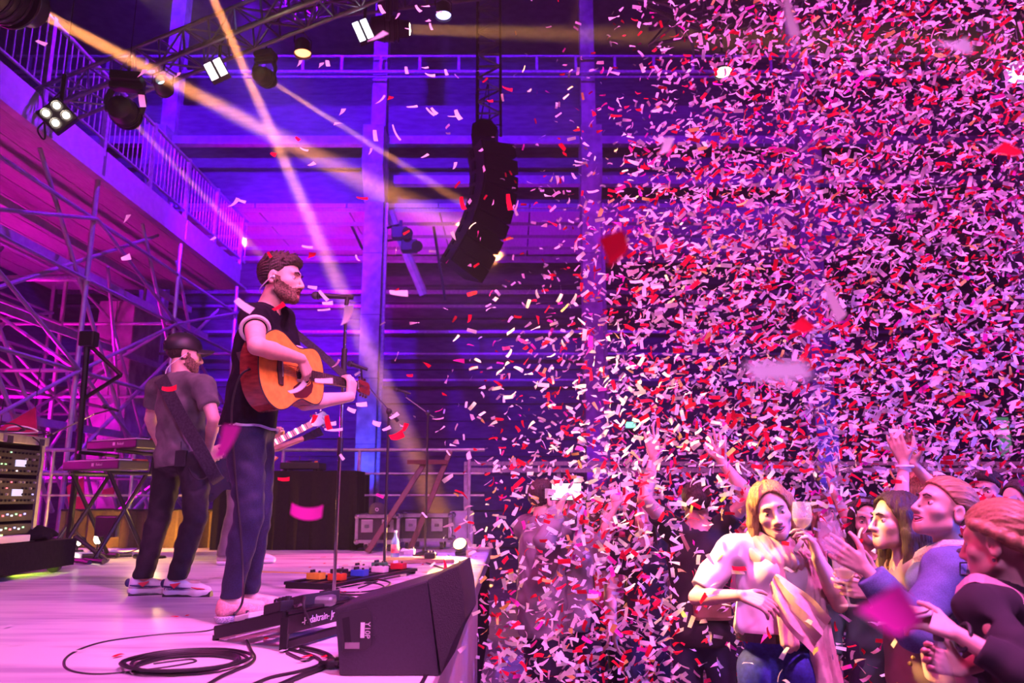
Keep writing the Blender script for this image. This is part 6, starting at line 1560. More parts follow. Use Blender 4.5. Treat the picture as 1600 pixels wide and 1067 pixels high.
# rack: front faces the photographer
rx = dv.normalized(); ry = nv.normalized(); Z = Vector((0, 0, 1)); rz0 = 1.0 + hp_
Rr = P(62, 760, (f0 + dv * 0.72 + nv * 0.42).y); r1 = Vector((Rr.x, Rr.y, rz0)); WR, HR = 0.60, 0.74
rk = thing('equipment_rack', 'flight case rack full of synth modules with lit displays and knobs', 'rack', r1 - rx * WR / 2)
def rp(x, y, z): return r1 - rx * (WR - x) + ry * y + Z * z
for x in (0.02, WR - 0.02): MB().box(rp(x, 0.25, HR / 2), (0.035, 0.5, HR), (rx, ry, Z)).build('side_wall', M_ply, rk); MB().box(rp(x, 0.0, HR / 2), (0.04, 0.02, HR), (rx, ry, Z)).build('edge_profile', M_alu, rk)
MB().box(rp(WR / 2, 0.25, 0.015), (WR, 0.5, 0.03), (rx, ry, Z)).build('bottom_wall', M_ply, rk)
MB().box(rp(WR / 2, 0.25, HR + 0.03), (WR + 0.05, 0.54, 0.07), (rx, ry, Z)).build('lid', M_alu, rk, bevel=0.008)
for x in (0.12, 0.5): MB().box(rp(x, -0.03, HR + 0.02), (0.07, 0.02, 0.05), (rx, ry, Z)).build('latch', M_chrome, rk)
MB().box(rp(WR / 2, 0.45, HR / 2), (WR - 0.05, 0.02, HR - 0.05), (rx, ry, Z)).build('back_wall', M_black, rk)
rng = random.Random(3)
M_lcd = glow('cyan_display', (0.35, 0.75, 0.9), 0.7); LED = [glow('led_white', (0.9, 1.0, 1.0), 2.0), glow('led_blue', (0.2, 0.3, 1.0), 3), glow('led_red', (1.0, 0.1, 0.1), 3), glow('led_green', (0.2, 1.0, 0.3), 2)]
for zc_, hh in ((0.60, 0.19), (0.38, 0.19)):
    un = MB().box(rp(WR / 2, 0.05, zc_), (WR - 0.08, 0.1, hh), (rx, ry, Z)).build('synth_module', M_black, rk, bevel=0.004)
    MB().box(rp(0.33, -0.003, zc_ - 0.01), (0.12, 0.006, 0.05), (rx, ry, Z)).build('display', M_lcd, un)
    for i in range(11):
        for j in range(4):
            if 4 <= i <= 6 and j in (1, 2): continue
            q = rp(0.07 + i * 0.045, -0.002, zc_ - 0.068 + j * 0.045)
            if rng.random() < 0.78: MB().lathe(q, -ry, [(0.010, 0), (0.008, 0.014)], 10).build('knob', M_alu if rng.random() < 0.3 else M_blackmetal, un)
            else: MB().box(q, (0.014, 0.006, 0.009), (rx, ry, Z)).build('button_light', rng.choice(LED), un)
for zc_, hh in ((0.20, 0.08), (0.10, 0.08)):
    un = MB().box(rp(WR / 2, 0.05, zc_), (WR - 0.08, 0.1, hh), (rx, ry, Z)).build('rack_unit', M_black, rk, bevel=0.004)
    for i in range(8): MB().box(rp(0.10 + i * 0.05, -0.003, zc_ + 0.01 * (i % 2)), (0.016, 0.006, 0.012), (rx, ry, Z)).build('button_light', LED[(i * 7 + int(zc_ * 100)) % 4], un)
MB().box(rp(0.15, -0.003, 0.055), (0.14, 0.006, 0.022), (rx, ry, Z)).build('meter', glow('meter_green', (0.6, 1.0, 0.1), 4), rk)
for k in range(3):
    q = rp(0.10 + 0.15 * k, 0.1, HR + 0.07)
    o = MB().path(catmull([q, q + Vector((0.06, -0.05, 0.04)), q + Vector((0.16, -0.02, 0.06 - 0.01 * k)), q + Vector((0.22, 0.05, 0.02)), q + Vector((0.10, 0.08, 0.01)), q + Vector((-0.05, 0.02, 0.02))], 6), 0.006, 7).build('top_cable', M_white if k == 1 else M_cable, rk, smooth=True)
MB().path(catmull([rp(0.40, -0.01, HR + 0.06), rp(0.45, -0.06, HR), rp(0.50, -0.05, 0.6), rp(0.48, -0.05, 0.5)], 6), 0.005, 7).build('hanging_cable', M_cable, rk, smooth=True)
o = MB().box(f0 + dv * 0.42 + nv * 0.12 + Vector((0, 0, hp_ + 0.03)), (0.5, 0.16, 0.05), (rx, ry, Z)).build('mini_controller', M_white, None, origin=f0 + dv * 0.42 + nv * 0.12 + Vector((0, 0, hp_)), bevel=0.006)
tag(o, 'flat pale controller lying in front of the rack', 'controller')
# glowing filament lamp
lf = S(240, 872); lp = thing('filament_lamp', 'tall ribbed lamp glowing warm yellow behind the man in the cap', 'lamp', lf)
MB().tube(lf, Vector((lf.x, lf.y, zat(812, lf.y))), 0.015, 8).build('pole', M_blackmetal, lp)
MB().lathe(lf, (0, 0, 1), [(0.12, 0), (0.11, 0.02), (0.02, 0.03)], 20).build('base', M_blackmetal, lp)
z0, z1, zmid = zat(812, lf.y), zat(738, lf.y), zat(764, lf.y)
for i in range(12):
    z = z0 + (z1 - z0) * i / 11; MB().lathe((lf.x, lf.y, z), (0, 0, 1), [(0.082, 0), (0.086, 0.008), (0.082, 0.016)], 18).build('rib', M_alu, lp, smooth=True)
MB().lathe((lf.x, lf.y, z0), (0, 0, 1), [(0.06, 0), (0.066, (zmid - z0) * 0.5), (0.05, zmid - z0)], 18).build('bulb', glow('filament_glow', (1.0, 0.62, 0.15), 9), lp, smooth=True)
point('filament_lamp_light', (lf.x + 0.0, lf.y - 0.14, (z0 + zmid) / 2), (1.0, 0.6, 0.15), 30, 0.05)
# small floor spotlights behind the keyboards
for (px, py, l_) in ((151, 842, 'small white floor spotlight glowing under the keyboard stand'), (120, 845, 'second small floor spotlight half hidden by the folded stand')):
    q = S(px, 862); t = thing('floor_spotlight', l_, 'spotlight', q, 'floor spotlights'); hq = Vector((q.x, q.y, zat(py, q.y)))
    MB().tube(q, hq, 0.01).build('stem', M_blackmetal, t); MB().lathe(q, (0, 0, 1), [(0.07, 0), (0.06, 0.02)], 16).build('base', M_blackmetal, t)
    MB().lathe(hq + Vector((0.02, 0.08, 0)), (-0.3, -1, 0), [(0.04, 0), (0.06, 0.08)], 16).build('housing', M_black, t, smooth=True)
    MB().lathe(hq + Vector((-0.003, 0.0, 0)), (-0.3, -1, 0), [(0.055, 0), (0.03, 0.012)], 16).build('lens', glow('warm_white_lens', (1.0, 0.85, 0.6), 12), t, smooth=True)
spot('floor_spotlight_amber', S(158, 862) + Vector((0, 0.05, 0.12)), S(60, 852) + Vector((0, 0.2, 0.2)), (1.0, 0.40, 0.03), 260, 100, 0.9, 0.05)
spot('floor_spotlight_amber_side', S(165, 862) + Vector((0, 0.05, 0.12)), S(560, 852) + Vector((0, 0, 0.25)), (1.0, 0.40, 0.04), 420, 90, 0.9, 0.05)
# mirror-like frame leaning behind (a bent black stand bar)
sq = thing('folding_easel', 'black angular metal bar folded like an arrow high on the scaffold side', 'stand', P(135, 700, 7.8))
MB().tube(P(140, 540, 7.8), P(189, 586, 7.8), 0.022, 8).build('bar', M_blackmetal, sq); MB().tube(P(189, 586, 7.8), P(132, 622, 7.8), 0.022, 8).build('bar', M_blackmetal, sq)
MB().tube(P(138, 520, 7.8), P(124, 690, 7.8), 0.03, 8).build('upright', M_blackmetal, sq)
MB().tube(P(124, 690, 7.8), Vector((P(124, 690, 7.8).x, 7.8, 1.0)), 0.03, 8).build('upright', M_blackmetal, sq)
MB().box(P(139, 530, 7.8), (0.16, 0.12, 0.16)).build('lamp_head', M_black, sq, bevel=0.02)
# ================================================================== LIGHTING RIG
def truss(a, b, size, label, name='lighting_truss', bays=None, r=0.025):
    a = Vector(a); b = Vector(b); d = (b - a).normalized(); L_ = (b - a).length; x, y = frame_of(d)
    t = thing(name, label, 'truss', a, 'trusses of the lighting rig'); c = [x * sx * size / 2 + y * sy * size / 2 for sx, sy in ((-1, -1), (1, -1), (1, 1), (-1, 1))]
    for o in c: MB().tube(a + o, b + o, r, 8).build('chord', M_blackmetal if name != 'lighting_truss' else M_alu_dark, t, smooth=True)
    n = bays or max(2, int(L_ / size))
    for i in range(n):
        p0 = a + d * L_ * i / n; p1 = a + d * L_ * (i + 1) / n
        for k in range(4):
            q0, q1 = (c[k], c[(k + 1) % 4]) if (i + k) % 2 else (c[(k + 1) % 4], c[k])
            MB().tube(p0 + q0, p1 + q1, r * 0.5, 6).build('brace', M_alu_dark, t)
            if i: MB().tube(p0 + c[k], p0 + c[(k + 1) % 4], r * 0.5, 6).build('brace', M_alu_dark, t)
    return t
M_alu_dark = mat('truss_alu', (0.20, 0.19, 0.22), 0.4, 0.7)
truss(P(20, 190, 9.2), P(640, -60, 7.4), 0.34, 'black lattice truss rising overhead with stage lamps hung from it')
truss(P(420, 12, 10.5), P(1080, -70, 9.5), 0.34, 'farther lattice truss across the top of the hall')
truss(P(1010, 40, 8.6), P(1500, -60, 8.0), 0.34, 'lattice truss above the audience behind the confetti')
truss(P(764, 205, 12.8), P(764, -80, 12.8), 0.42, 'vertical lattice hoist mast above the hanging speaker column', 'hoist_mast', bays=16, r=0.022)

def moving_head(lens, aim, label, sc=1.0, color=(1.0, 0.33, 0.09), power=40000, cone=3.2, lens_e=40, bsize=0.15, wire=False):
    lens = Vector(lens); d = (Vector(aim) - lens).normalized(); up = Vector((0, 0, 1)); sd = d.cross(up).normalized()
    c = lens - d * 0.30 * sc
    t = thing('moving_head_light', label, 'stage light', c, 'moving head lights')
    MB().lathe(c - d * 0.26 * sc, d, [(0.06 * sc, 0), (0.14 * sc, 0.05 * sc), (0.17 * sc, 0.2 * sc), (0.17 * sc, 0.34 * sc), (0.12 * sc, 0.42 * sc), (0.115 * sc, 0.55 * sc), (0.10 * sc, 0.553 * sc)], 24).build('head', M_black, t, smooth=True)
    for k in range(4): MB().lathe(c - d * (0.05 - 0.06 * k) * sc, d, [(0.176 * sc, 0), (0.18 * sc, 0.01 * sc), (0.176 * sc, 0.02 * sc)], 24).build('cooling_rib', M_blackmetal, t, smooth=True)
    MB().lathe(lens - d * 0.008, d, [(0.085 * sc, 0), (0.07 * sc, 0.012 * sc), (0.02 * sc, 0.02 * sc)], 20).build('lens', glow('beam_lens', (1.0, 0.78, 0.42), lens_e), t, smooth=True)
    yk = c + up * 0.34 * sc
    for s_ in (-1, 1):
        MB().path([c + sd * s_ * 0.20 * sc, c + sd * s_ * 0.215 * sc + up * 0.16 * sc, c + sd * s_ * 0.17 * sc + up * 0.28 * sc], [0.03 * sc, 0.04 * sc, 0.045 * sc], 8).build('yoke_arm', M_black, t, smooth=True)
    MB().box(yk, (0.40 * sc, 0.14 * sc, 0.08 * sc), (sd, sd.cross(up), up)).build('yoke_bridge', M_black, t, bevel=0.015)
    MB().box(yk + up * 0.10 * sc, (0.36 * sc, 0.28 * sc, 0.12 * sc), (sd, sd.cross(up), up)).build('base', M_black, t, bevel=0.015)
    MB().tube(yk + up * 0.15 * sc, yk + up * 0.36 * sc, 0.02 * sc, 8).build('clamp', M_blackmetal, t)
    beam('moving_head_beam', lens + d * 0.035, lens + d * 5, color, power, cone, bsize * sc)
    if wire: MB().tube(yk + up * 0.3 * sc, Vector((yk.x, yk.y, 17.0)), 0.004, 5).build('safety_wire', M_blackmetal, t)
    return t
moving_head(P(54, 15, 5.2), P(745, 376, 22.6), 'large moving head throwing a pale gold beam from the top corner', 1.25, power=BEAM * 0.9, cone=3.6, bsize=0.07)
moving_head(P(325, -22, 7.0), Vector((P(735, 905, 14.5).x, 14.5, 0.0)), 'moving head above the frame throwing a steep golden beam', 1.0, power=BEAM * 0.9, cone=4.0, bsize=0.09)
moving_head(P(206, 188, 8.2), P(452, 446, 24.7), 'moving head hung under the truss with a thin amber beam', 0.9, power=BEAM * 0.11, cone=1.3, bsize=0.07, wire=True)
moving_head(P(425, 128, 8.6), P(768, 345, 21.5), 'moving head in the middle of the truss with a faint amber beam', 0.65, power=BEAM * 0.22, cone=1.8, bsize=0.09)
moving_head(P(640, 46, 8.4), P(1150, 60, 9.2), 'moving head near the top of the frame with a level orange beam', 0.9, power=BEAM * 0.25, cone=6.0, color=(1.0, 0.4, 0.08))

def par(c, aim, r, col, strength, label, power, cone, color=None):
    c = Vector(c); d = (Vector(aim) - c).normalized(); up = Vector((0, 0, 1)); sd = d.cross(up).normalized()
    t = thing('par_light', label, 'stage light', c, 'par lights on the rig')
    MB().lathe(c - d * r * 2.0, d, [(r * 0.5, 0), (r * 0.95, r * 0.5), (r, r * 2.0), (r * 1.08, r * 2.02), (r * 1.08, r * 2.2)], 22, close=False).build('can', M_black, t, smooth=True)
    MB().lathe(c - d * 0.01, d, [(r * 0.98, 0), (r * 0.6, r * 0.12), (r * 0.1, r * 0.16)], 22).build('lens', glow('par_lens_%d' % (abs(hash(label)) % 99999), col, strength), t, smooth=True)
    MB().path([c - d * r + sd * r * 1.15, c - d * r + sd * r * 1.15 + up * r * 1.2, c - d * r + up * r * 1.9, c - d * r - sd * r * 1.15 + up * r * 1.2, c - d * r - sd * r * 1.15], r * 0.08, 6).build('yoke', M_blackmetal, t)
    MB().tube(c - d * r + up * r * 1.8, c - d * r + up * r * 3.2, r * 0.12, 8).build('clamp', M_blackmetal, t)
    if label.startswith('warm white'): MB().tube(c - d * r + up * r * 3.0, Vector((c.x, c.y, 17.0)), 0.006, 5).build('hanging_wire', M_blackmetal, t)
    if power: spot('par_beam', c + d * (r * 0.35), c + d * 4, color or col, power, cone, 0.7, r * 0.6)
    return t
par(P(257, 139, 8.4), P(400, 430, 16.0), 0.10, (0.5, 0.8, 1.0), 3, 'blue-white par lamp face under the truss', 24000, 28, (0.14, 0.0, 1.0))
par(P(473, 83, 8.2), P(482, 900, 7.7), 0.095, (1.0, 0.30, 0.10), 4, 'orange-red par lamp glowing under the truss', 1600, 20, (1.0, 0.05, 0.30))
par(P(693, 24, 8.6), P(715, 900, 8.0), 0.095, (0.35, 0.35, 1.0), 4, 'blue par lamp at the top of the frame', 6000, 13, (0.25, 0.08, 1.0))
par(P(1130, 113, 8.2), P(1200, 800, 7.0), 0.10, (1.0, 0.80, 0.65), 5, 'warm white par lamp shining through the confetti', 0, 20)
par(P(1592, 113, 7.0), P(1400, 800, 5.0), 0.13, (0.35, 0.4, 1.0), 4, 'blue par lamp at the far edge of the frame behind confetti', 0, 20)
par(P(383, -30, 7.6), P(440, 300, 15.0), 0.10, (0.35, 0.3, 1.0), 10, 'violet par lamp hung above the singing man', 50000, 24, (0.16, 0.0, 1.0))
par(P(905, -30, 8.8), P(880, 700, 10.0), 0.10, (1.0, 0.5, 0.2), 10, 'amber par lamp above the hall columns', 2600, 26, (1.0, 0.28, 0.06))

def strobe(c, ux, uy, w, h, col, label):
    c = Vector(c); X = Vector(ux).normalized(); Y = Vector(uy); Y = (Y - X * Y.dot(X)).normalized(); N = X.cross(Y)
    if N.y > 0: N = -N
    t = thing('led_panel', label, 'stage light', c, 'twin LED panels')
    MB().box(c - N * 0.05, (w * 1.14, h * 1.06, 0.09), (X, Y, N)).build('housing', M_black, t, bevel=0.008)
    for s_ in (-1, 1): MB().box(c + X * s_ * w * 0.30, (w * 0.42, h, 0.012), (X, Y, N)).build('panel', glow('led_panel_' + label[:6], col, 5), t)
    MB().tube(c - N * 0.08, c - N * 0.08 + Vector((0, 0, 0.35)), 0.018, 8).build('clamp', M_blackmetal, t)
strobe(P(337, 108, 8.0), (0.45, 0, 0.25), (-0.35, 0, 0.7), 0.19, 0.22, (1.0, 0.86, 0.95), 'pink-white twin panel light with two bright bars')
strobe(P(567, 47, 8.0), (0.5, 0, 0.22), (-0.32, 0, 0.75), 0.165, 0.25, (0.86, 0.88, 1.0), 'blue-white twin panel light with two bright bars near the column')

c = P(88, 179, 6.8); t = thing('blinder_light', 'four-lamp blinder with round bright bulbs beside the scaffold', 'stage light', c)
X = Vector((0.72, 0.0, 0.69)).normalized(); N = Vector((0.3, -0.95, -0.15)).normalized(); Y = N.cross(X).normalized(); X = Y.cross(N)
MB().box(c - N * 0.06, (0.26, 0.26, 0.11), (X, Y, N)).build('housing', M_black, t, bevel=0.02)
for sx in (-1, 1):
    for sy in (-1, 1):
        q = c + X * sx * 0.060 + Y * sy * 0.060
        lb = MB().lathe(q, N, [(0.045, 0), (0.048, 0.02)], 16, close=False).build('reflector', M_chrome, t, smooth=True)
        MB().ball(q + N * 0.012, 0.030, 12, 8).build('bulb', glow('blinder_bulb', (1.0, 0.84, 0.66), 26), lb, smooth=True)
MB().tube(c + Vector((0, 0.05, 0.1)), c + Vector((0, 0.05, 0.45)), 0.02).build('clamp', M_blackmetal, t)
MB().tube(c + Vector((0, 0.05, 0.4)), Vector((c.x, c.y + 0.05, 17.0)), 0.005, 5).build('hanging_wire', M_blackmetal, t)
MB().path(catmull([c + Vector((-0.1, 0.06, 0.0)), c + Vector((-0.2, 0.06, -0.12)), c + Vector((-0.12, 0.06, -0.22)), c + Vector((-0.16, 0.08, 0.1)), c + Vector((0, 0.06, 0.3))], 6), 0.008, 6).build('cable', M_cable, t, smooth=True)
o = MB().path(catmull([P(400, 30, 8), P(430, 35, 8), P(440, 22, 8), P(465, 18, 8), P(520, 2, 8), P(600, -10, 8)], 6), 0.012, 6).build('truss_cable', M_cable, None, origin=P(400, 30, 8), smooth=True); tag(o, 'loose dark cable draped along the overhead truss', 'cable')
o = MB().path(catmull([P(970, -6, 8.4), P(1040, 8, 8.4), P(1055, 20, 8.4), P(1078, 60, 8.4), P(1085, 90, 8.4)], 6), 0.012, 6).build('truss_cable', M_alu, None, origin=P(970, -6, 8.4), smooth=True); tag(o, 'pale cable bending down from the truss above the audience', 'cable')

# ---- hanging line array
la = thing('line_array_speaker', 'curved hanging column of black loudspeaker boxes', 'loudspeaker', P(755, 215, 12.6))
pts = catmull([P(764, 232, 12.6), P(769, 262, 12.6), P(768, 300, 12.6), P(760, 335, 12.6), P(747, 370, 12.6), P(730, 402, 12.6), P(717, 424, 12.6)], 8)
cum = [0]
for i in range(1, len(pts)): cum.append(cum[-1] + (pts[i] - pts[i - 1]).length)
def along(s_):
    for i in range(1, len(pts)):
        if cum[i] >= s_: f_ = (s_ - cum[i - 1]) / (cum[i] - cum[i - 1]); return pts[i - 1].lerp(pts[i], f_), (pts[i] - pts[i - 1]).normalized()
    return pts[-1], (pts[-1] - pts[-2]).normalized()
NE = 9; hh = cum[-1] / NE
for i in range(NE):
    q, d = along((i + 0.5) * hh); U = -d; Yv = Vector((0, 1, 0)); Xv = Yv.cross(U).normalized(); Yv = U.cross(Xv).normalized()
    a = math.radians(36); X2 = Xv * math.cos(a) + Yv * math.sin(a); Y2 = -Xv * math.sin(a) + Yv * math.cos(a)
    bx = MB().prism([q + X2 * x + Y2 * y - U * hh * 0.46 for x, y in ((-0.36, -0.27), (0.36, -0.27), (0.30, 0.27), (-0.30, 0.27))], U * hh * 0.92).build('speaker_box', M_cab, la)
    MB().box(q - Y2 * 0.275, (0.64, 0.012, hh * 0.8), (X2, Y2, U)).build('grille', mat('array_grille', (0.03, 0.028, 0.034), 0.6, scale=200, bump=0.3), bx)
    for s_ in (-1, 1): MB().box(q + X2 * s_ * 0.36 + Y2 * 0.05 * 1, (0.02, 0.10, hh * 0.6), (X2, Y2, U)).build('rigging_plate', M_blackmetal, bx)
tq = P(757, 214, 12.6)
MB().prism([tq + Vector((x, -0.3, z)) for x, z in ((-0.22, -0.12), (-0.2, 0.1), (-0.05, 0.2), (0.12, 0.18), (0.24, 0.02), (0.2, -0.14))], (0, 0.6, 0)).build('fly_frame', M_blackmetal, la)
for x in (-0.1, 0.1): MB().tube(tq + Vector((x, 0, 0.15)), tq + Vector((0.05, 0.2, 1.2)), 0.012, 6).build('chain', M_blackmetal, la)
# ================================================================== CONFETTI
def paper(name, c):
    m = bpy.data.materials.new(name); m.use_nodes = True; nt = m.node_tree; nt.nodes.clear()
    out = nt.nodes.new('ShaderNodeOutputMaterial'); mx_ = nt.nodes.new('ShaderNodeMixShader'); mx_.inputs[0].default_value = 0.42
    df = nt.nodes.new('ShaderNodeBsdfDiffuse'); tr_ = nt.nodes.new('ShaderNodeBsdfTranslucent')
    tc = nt.nodes.new('ShaderNodeTexCoord'); nz = nt.nodes.new('ShaderNodeTexNoise'); nz.inputs['Scale'].default_value = 3.0
    rp = nt.nodes.new('ShaderNodeValToRGB'); rp.color_ramp.elements[0].color = (*[q * 0.86 for q in c], 1); rp.color_ramp.elements[1].color = (*c, 1)
    nt.links.new(tc.outputs['Object'], nz.inputs['Vector']); nt.links.new(nz.outputs['Fac'], rp.inputs[0])
    for n in (df, tr_): nt.links.new(rp.outputs[0], n.inputs['Color'])
    nt.links.new(df.outputs[0], mx_.inputs[1]); nt.links.new(tr_.outputs[0], mx_.inputs[2]); nt.links.new(mx_.outputs[0], out.inputs[0])
    return m
PAPER = [paper('white_paper', (0.88, 0.86, 0.88)), paper('red_paper', (0.80, 0.015, 0.05)), paper('magenta_paper', (0.85, 0.05, 0.45)), paper('yellow_paper', (0.90, 0.72, 0.18))]
rng = np.random.default_rng(11)
def flake(c, t, w, ln, wd, bend, twist, seg=3):
    """bent strip centred on c, long axis t, width axis w"""
    t = np.array(t, float); t /= np.linalg.norm(t); w = np.array(w, float); w -= t * w.dot(t); w /= np.linalg.norm(w); n = np.cross(t, w)
    vs = []
    for i in range(seg + 1):
        s_ = i / seg - 0.5; a = s_ * bend
        if abs(bend) > 1e-3:
            R = ln / bend; p = t * (R * math.sin(a)) + n * (R * (1 - math.cos(a)))
        else: p = t * s_ * ln
        ww = w * math.cos(twist * s_) + n * math.sin(twist * s_)
        vs += [c + p - ww * wd / 2, c + p + ww * wd / 2]
    return vs, [(2 * i, 2 * i + 1, 2 * i + 3, 2 * i + 2) for i in range(seg)]
FL = []   # (area, centre, verts, faces, colour, label)
def add(c, t, w, ln, wd, bend, twist, col, label=None, seg=3):
    c = np.array(c, float); vs, fs = flake(c, t, w, ln, wd, bend, twist, seg)
    # projected size as the photographer sees it
    q = np.array(vs); fx = q[:, 0] / np.maximum(q[:, 1], 0.1) * FPX; fy = (q[:, 2] - CAM_Z) / np.maximum(q[:, 1], 0.1) * FPX
    ar = 0.0
    for f_ in fs:
        x, y = fx[list(f_)], fy[list(f_)]; ar += abs(0.5 * np.sum(x * np.roll(y, -1) - y * np.roll(x, -1)))
    u, v = fx.mean() / 1.0, fy.mean()
    inside = abs(u) < 820 and -300 < v < 900
    FL.append([ar if inside else ar * 0.02, c, vs, fs, col, label])
def hand(px, py, D, lpx, wpx, ang, col, label, bend=0.5, twist=0.4, tilt=0.3):
    k = D / FPX; a = math.radians(ang)
    t = (math.cos(a), tilt, math.sin(a)); w = (-math.sin(a), 0.75, math.cos(a))
    add(P(px, py, D), t, w, lpx * k * 1.05, wpx * k * 1.28, bend, twist, col, label, seg=6)
hand(1216, 580, 0.50, 104, 32, 6, 0, 'huge blurred lilac confetti strip floating right of centre', 0.2, 0.1)
hand(963, 388, 0.85, 52, 34, 100, 1, 'big red and pink confetti strip close to the lens above the crowd', 0.9, 0.5)
hand(1302, 472, 1.15, 58, 24, -60, 0, 'large pale pink strip tumbling steeply at the middle of the cloud', 0.2)
hand(1388, 963, 0.50, 84, 46, 20, 2, 'glowing magenta confetti scrap in front of the denim jacket', 1.6, 0.8)
hand(1490, 76, 0.7, 62, 26, 8, 0, 'large blurred lilac scrap near the upper corner of the cloud', 1.2, 0.8)
hand(1233, 22, 0.9, 75, 22, -75, 0, 'long blurred strip hanging from the top edge of the cloud', 0.3)
hand(1572, 238, 1.2, 40, 28, 30, 1, 'large blurred red scrap by the edge of the frame', 0.8)
hand(1252, 512, 1.2, 34, 22, 30, 1, 'red and pink scrap above the huge lilac strip', 1.0)
hand(478, 803, 1.45, 52, 17, -6, 2, 'curved magenta strip floating before the black draped table', 1.9, 0.2)
hand(354, 690, 0.9, 52, 27, 78, 2, 'blurred magenta confetti piece before the singing man at hip height', 0.3)
hand(1042, 228, 1.2, 36, 14, 70, 0, 'pale blurred strip high above the crowd', 0.3)
hand(590, 58, 1.6, 36, 13, 42, 0, 'pale strip floating before the top of the front column', 0.2)
hand(543, 493, 1.9, 34, 14, 82, 0, 'upright white strip beside the chrome pole at chest height', 0.7, 0.4)
hand(623, 458, 2.1, 28, 10, 0, 0, 'level white strip beside the concrete column', 0.2)
hand(381, 478, 2.2, 30, 11, -35, 0, 'white strip before the shoulder of the singing man', 0.6)
hand(436, 480, 2.4, 20, 9, 38, 1, 'red confetti scrap before the neck of the singing man', 0.5)
hand(505, 462, 2.6, 20, 5, -48, 0, 'thin white strip over the vocal microphone', 0.4)
hand(512, 474, 2.7, 16, 7, 8, 0, 'white flake just under the vocal microphone', 0.3)
hand(506, 484, 2.7, 19, 4, 12, 0, 'thin flat white flake below the vocal microphone', 0.3)
hand(488, 449, 2.7, 14, 6, -6, 0, 'bluish white flake at the tip of the singer\'s nose', 0.2)
hand(466, 608, 2.2, 30, 9, 38, 0, 'bent white strip over the guitar pickguard', 1.3)
hand(506, 595, 2.3, 26, 8, 2, 0, 'white strip lying before the guitar fretboard', 0.2)
hand(487, 400, 2.6, 12, 12, 70, 1, 'red curled scrap above the microphone', 1.4)
hand(480, 386, 2.6, 17, 5, -4, 0, 'white flake above the singer\'s forehead', 0.3)
hand(421, 398, 3.0, 10, 4, -60, 1, 'small red flake over the singer\'s hair', 0.3)
hand(265, 608, 2.6, 22, 8, 8, 1, 'red curled flake before the back of the man in the cap', 1.3)
for i, (px, py, l_, w_, a_) in enumerate(((65, 67, 16, 8, -18), (221, 116, 22, 10, 65), (222, 158, 20, 8, -84), (278, 118, 12, 7, 70), (198, 342, 16, 9, 78), (197, 403, 14, 13, 25), (333, 373, 10, 5, 40), (366, 318, 22, 8, 55), (377, 314, 14, 5, -15), (535, 175, 14, 8, 72), (595, 157, 24, 4, 55), (618, 208, 28, 3, -62), (644, 167, 18, 5, 15), (672, 175, 18, 4, -40), (678, 174, 14, 6, -45), (715, 180, 18, 8, -60), (706, 182, 14, 3, 8), (586, 212, 18, 6, -84), (468, 100, 16, 6, 75), (502, 102, 10, 8, 80), (512, 99, 10, 6, -80), (635, 110, 12, 5, -80), (664, 106, 12, 4, 12), (672, 118, 17, 7, -4), (697, 113, 10, 5, -70), (487, 257, 12, 8, 35), (579, 237, 14, 4, 78), (475, 234, 14, 4, -15), (664, 244, 14, 5, 38), (711, 259, 14, 5, 80), (596, 15, 16, 7, -60), (653, 14, 14, 6, -48), (665, 10, 14, 5, 15), (621, 26, 16, 4, 70), (668, 33, 10, 6, 28), (673, 42, 12, 4, -70), (637, 45, 9, 4, 0), (686, 19, 11, 4, 10), (549, 641, 13, 6, -22), (588, 662, 13, 7, -18), (616, 650, 15, 6, 35), (604, 670, 13, 5, 25), (521, 672, 27, 4, 2), (520, 662, 10, 6, 5), (565, 632, 16, 7, 5), (534, 714, 10, 4, -55))):
    hand(px, py, 2.9 + 0.05 * (i % 9), l_, w_, a_, 0, None, 0.3 + 0.2 * (i % 4), 0.4)
for i, (px, py, l_, w_, a_) in enumerate(((427, 241, 9, 8, -20), (465, 217, 9, 6, -40), (610, 154, 9, 9, 60), (566, 310, 18, 5, 0), (792, 139, 18, 7, -12), (765, 158, 11, 6, 0), (491, 655, 14, 8, 75), (512, 660, 22, 7, -78), (620, 682, 22, 11, 20), (633, 668, 14, 7, 70), (443, 749, 17, 5, 0), (722, 318, 22, 7, -75), (795, 316, 26, 8, -80), (734, 498, 14, 5, 82), (640, 587, 10, 4, 0))):
    hand(px, py, 2.8 + 0.07 * (i % 7), l_, w_, a_, 1, None, 0.5 + 0.3 * (i % 3), 0.5)
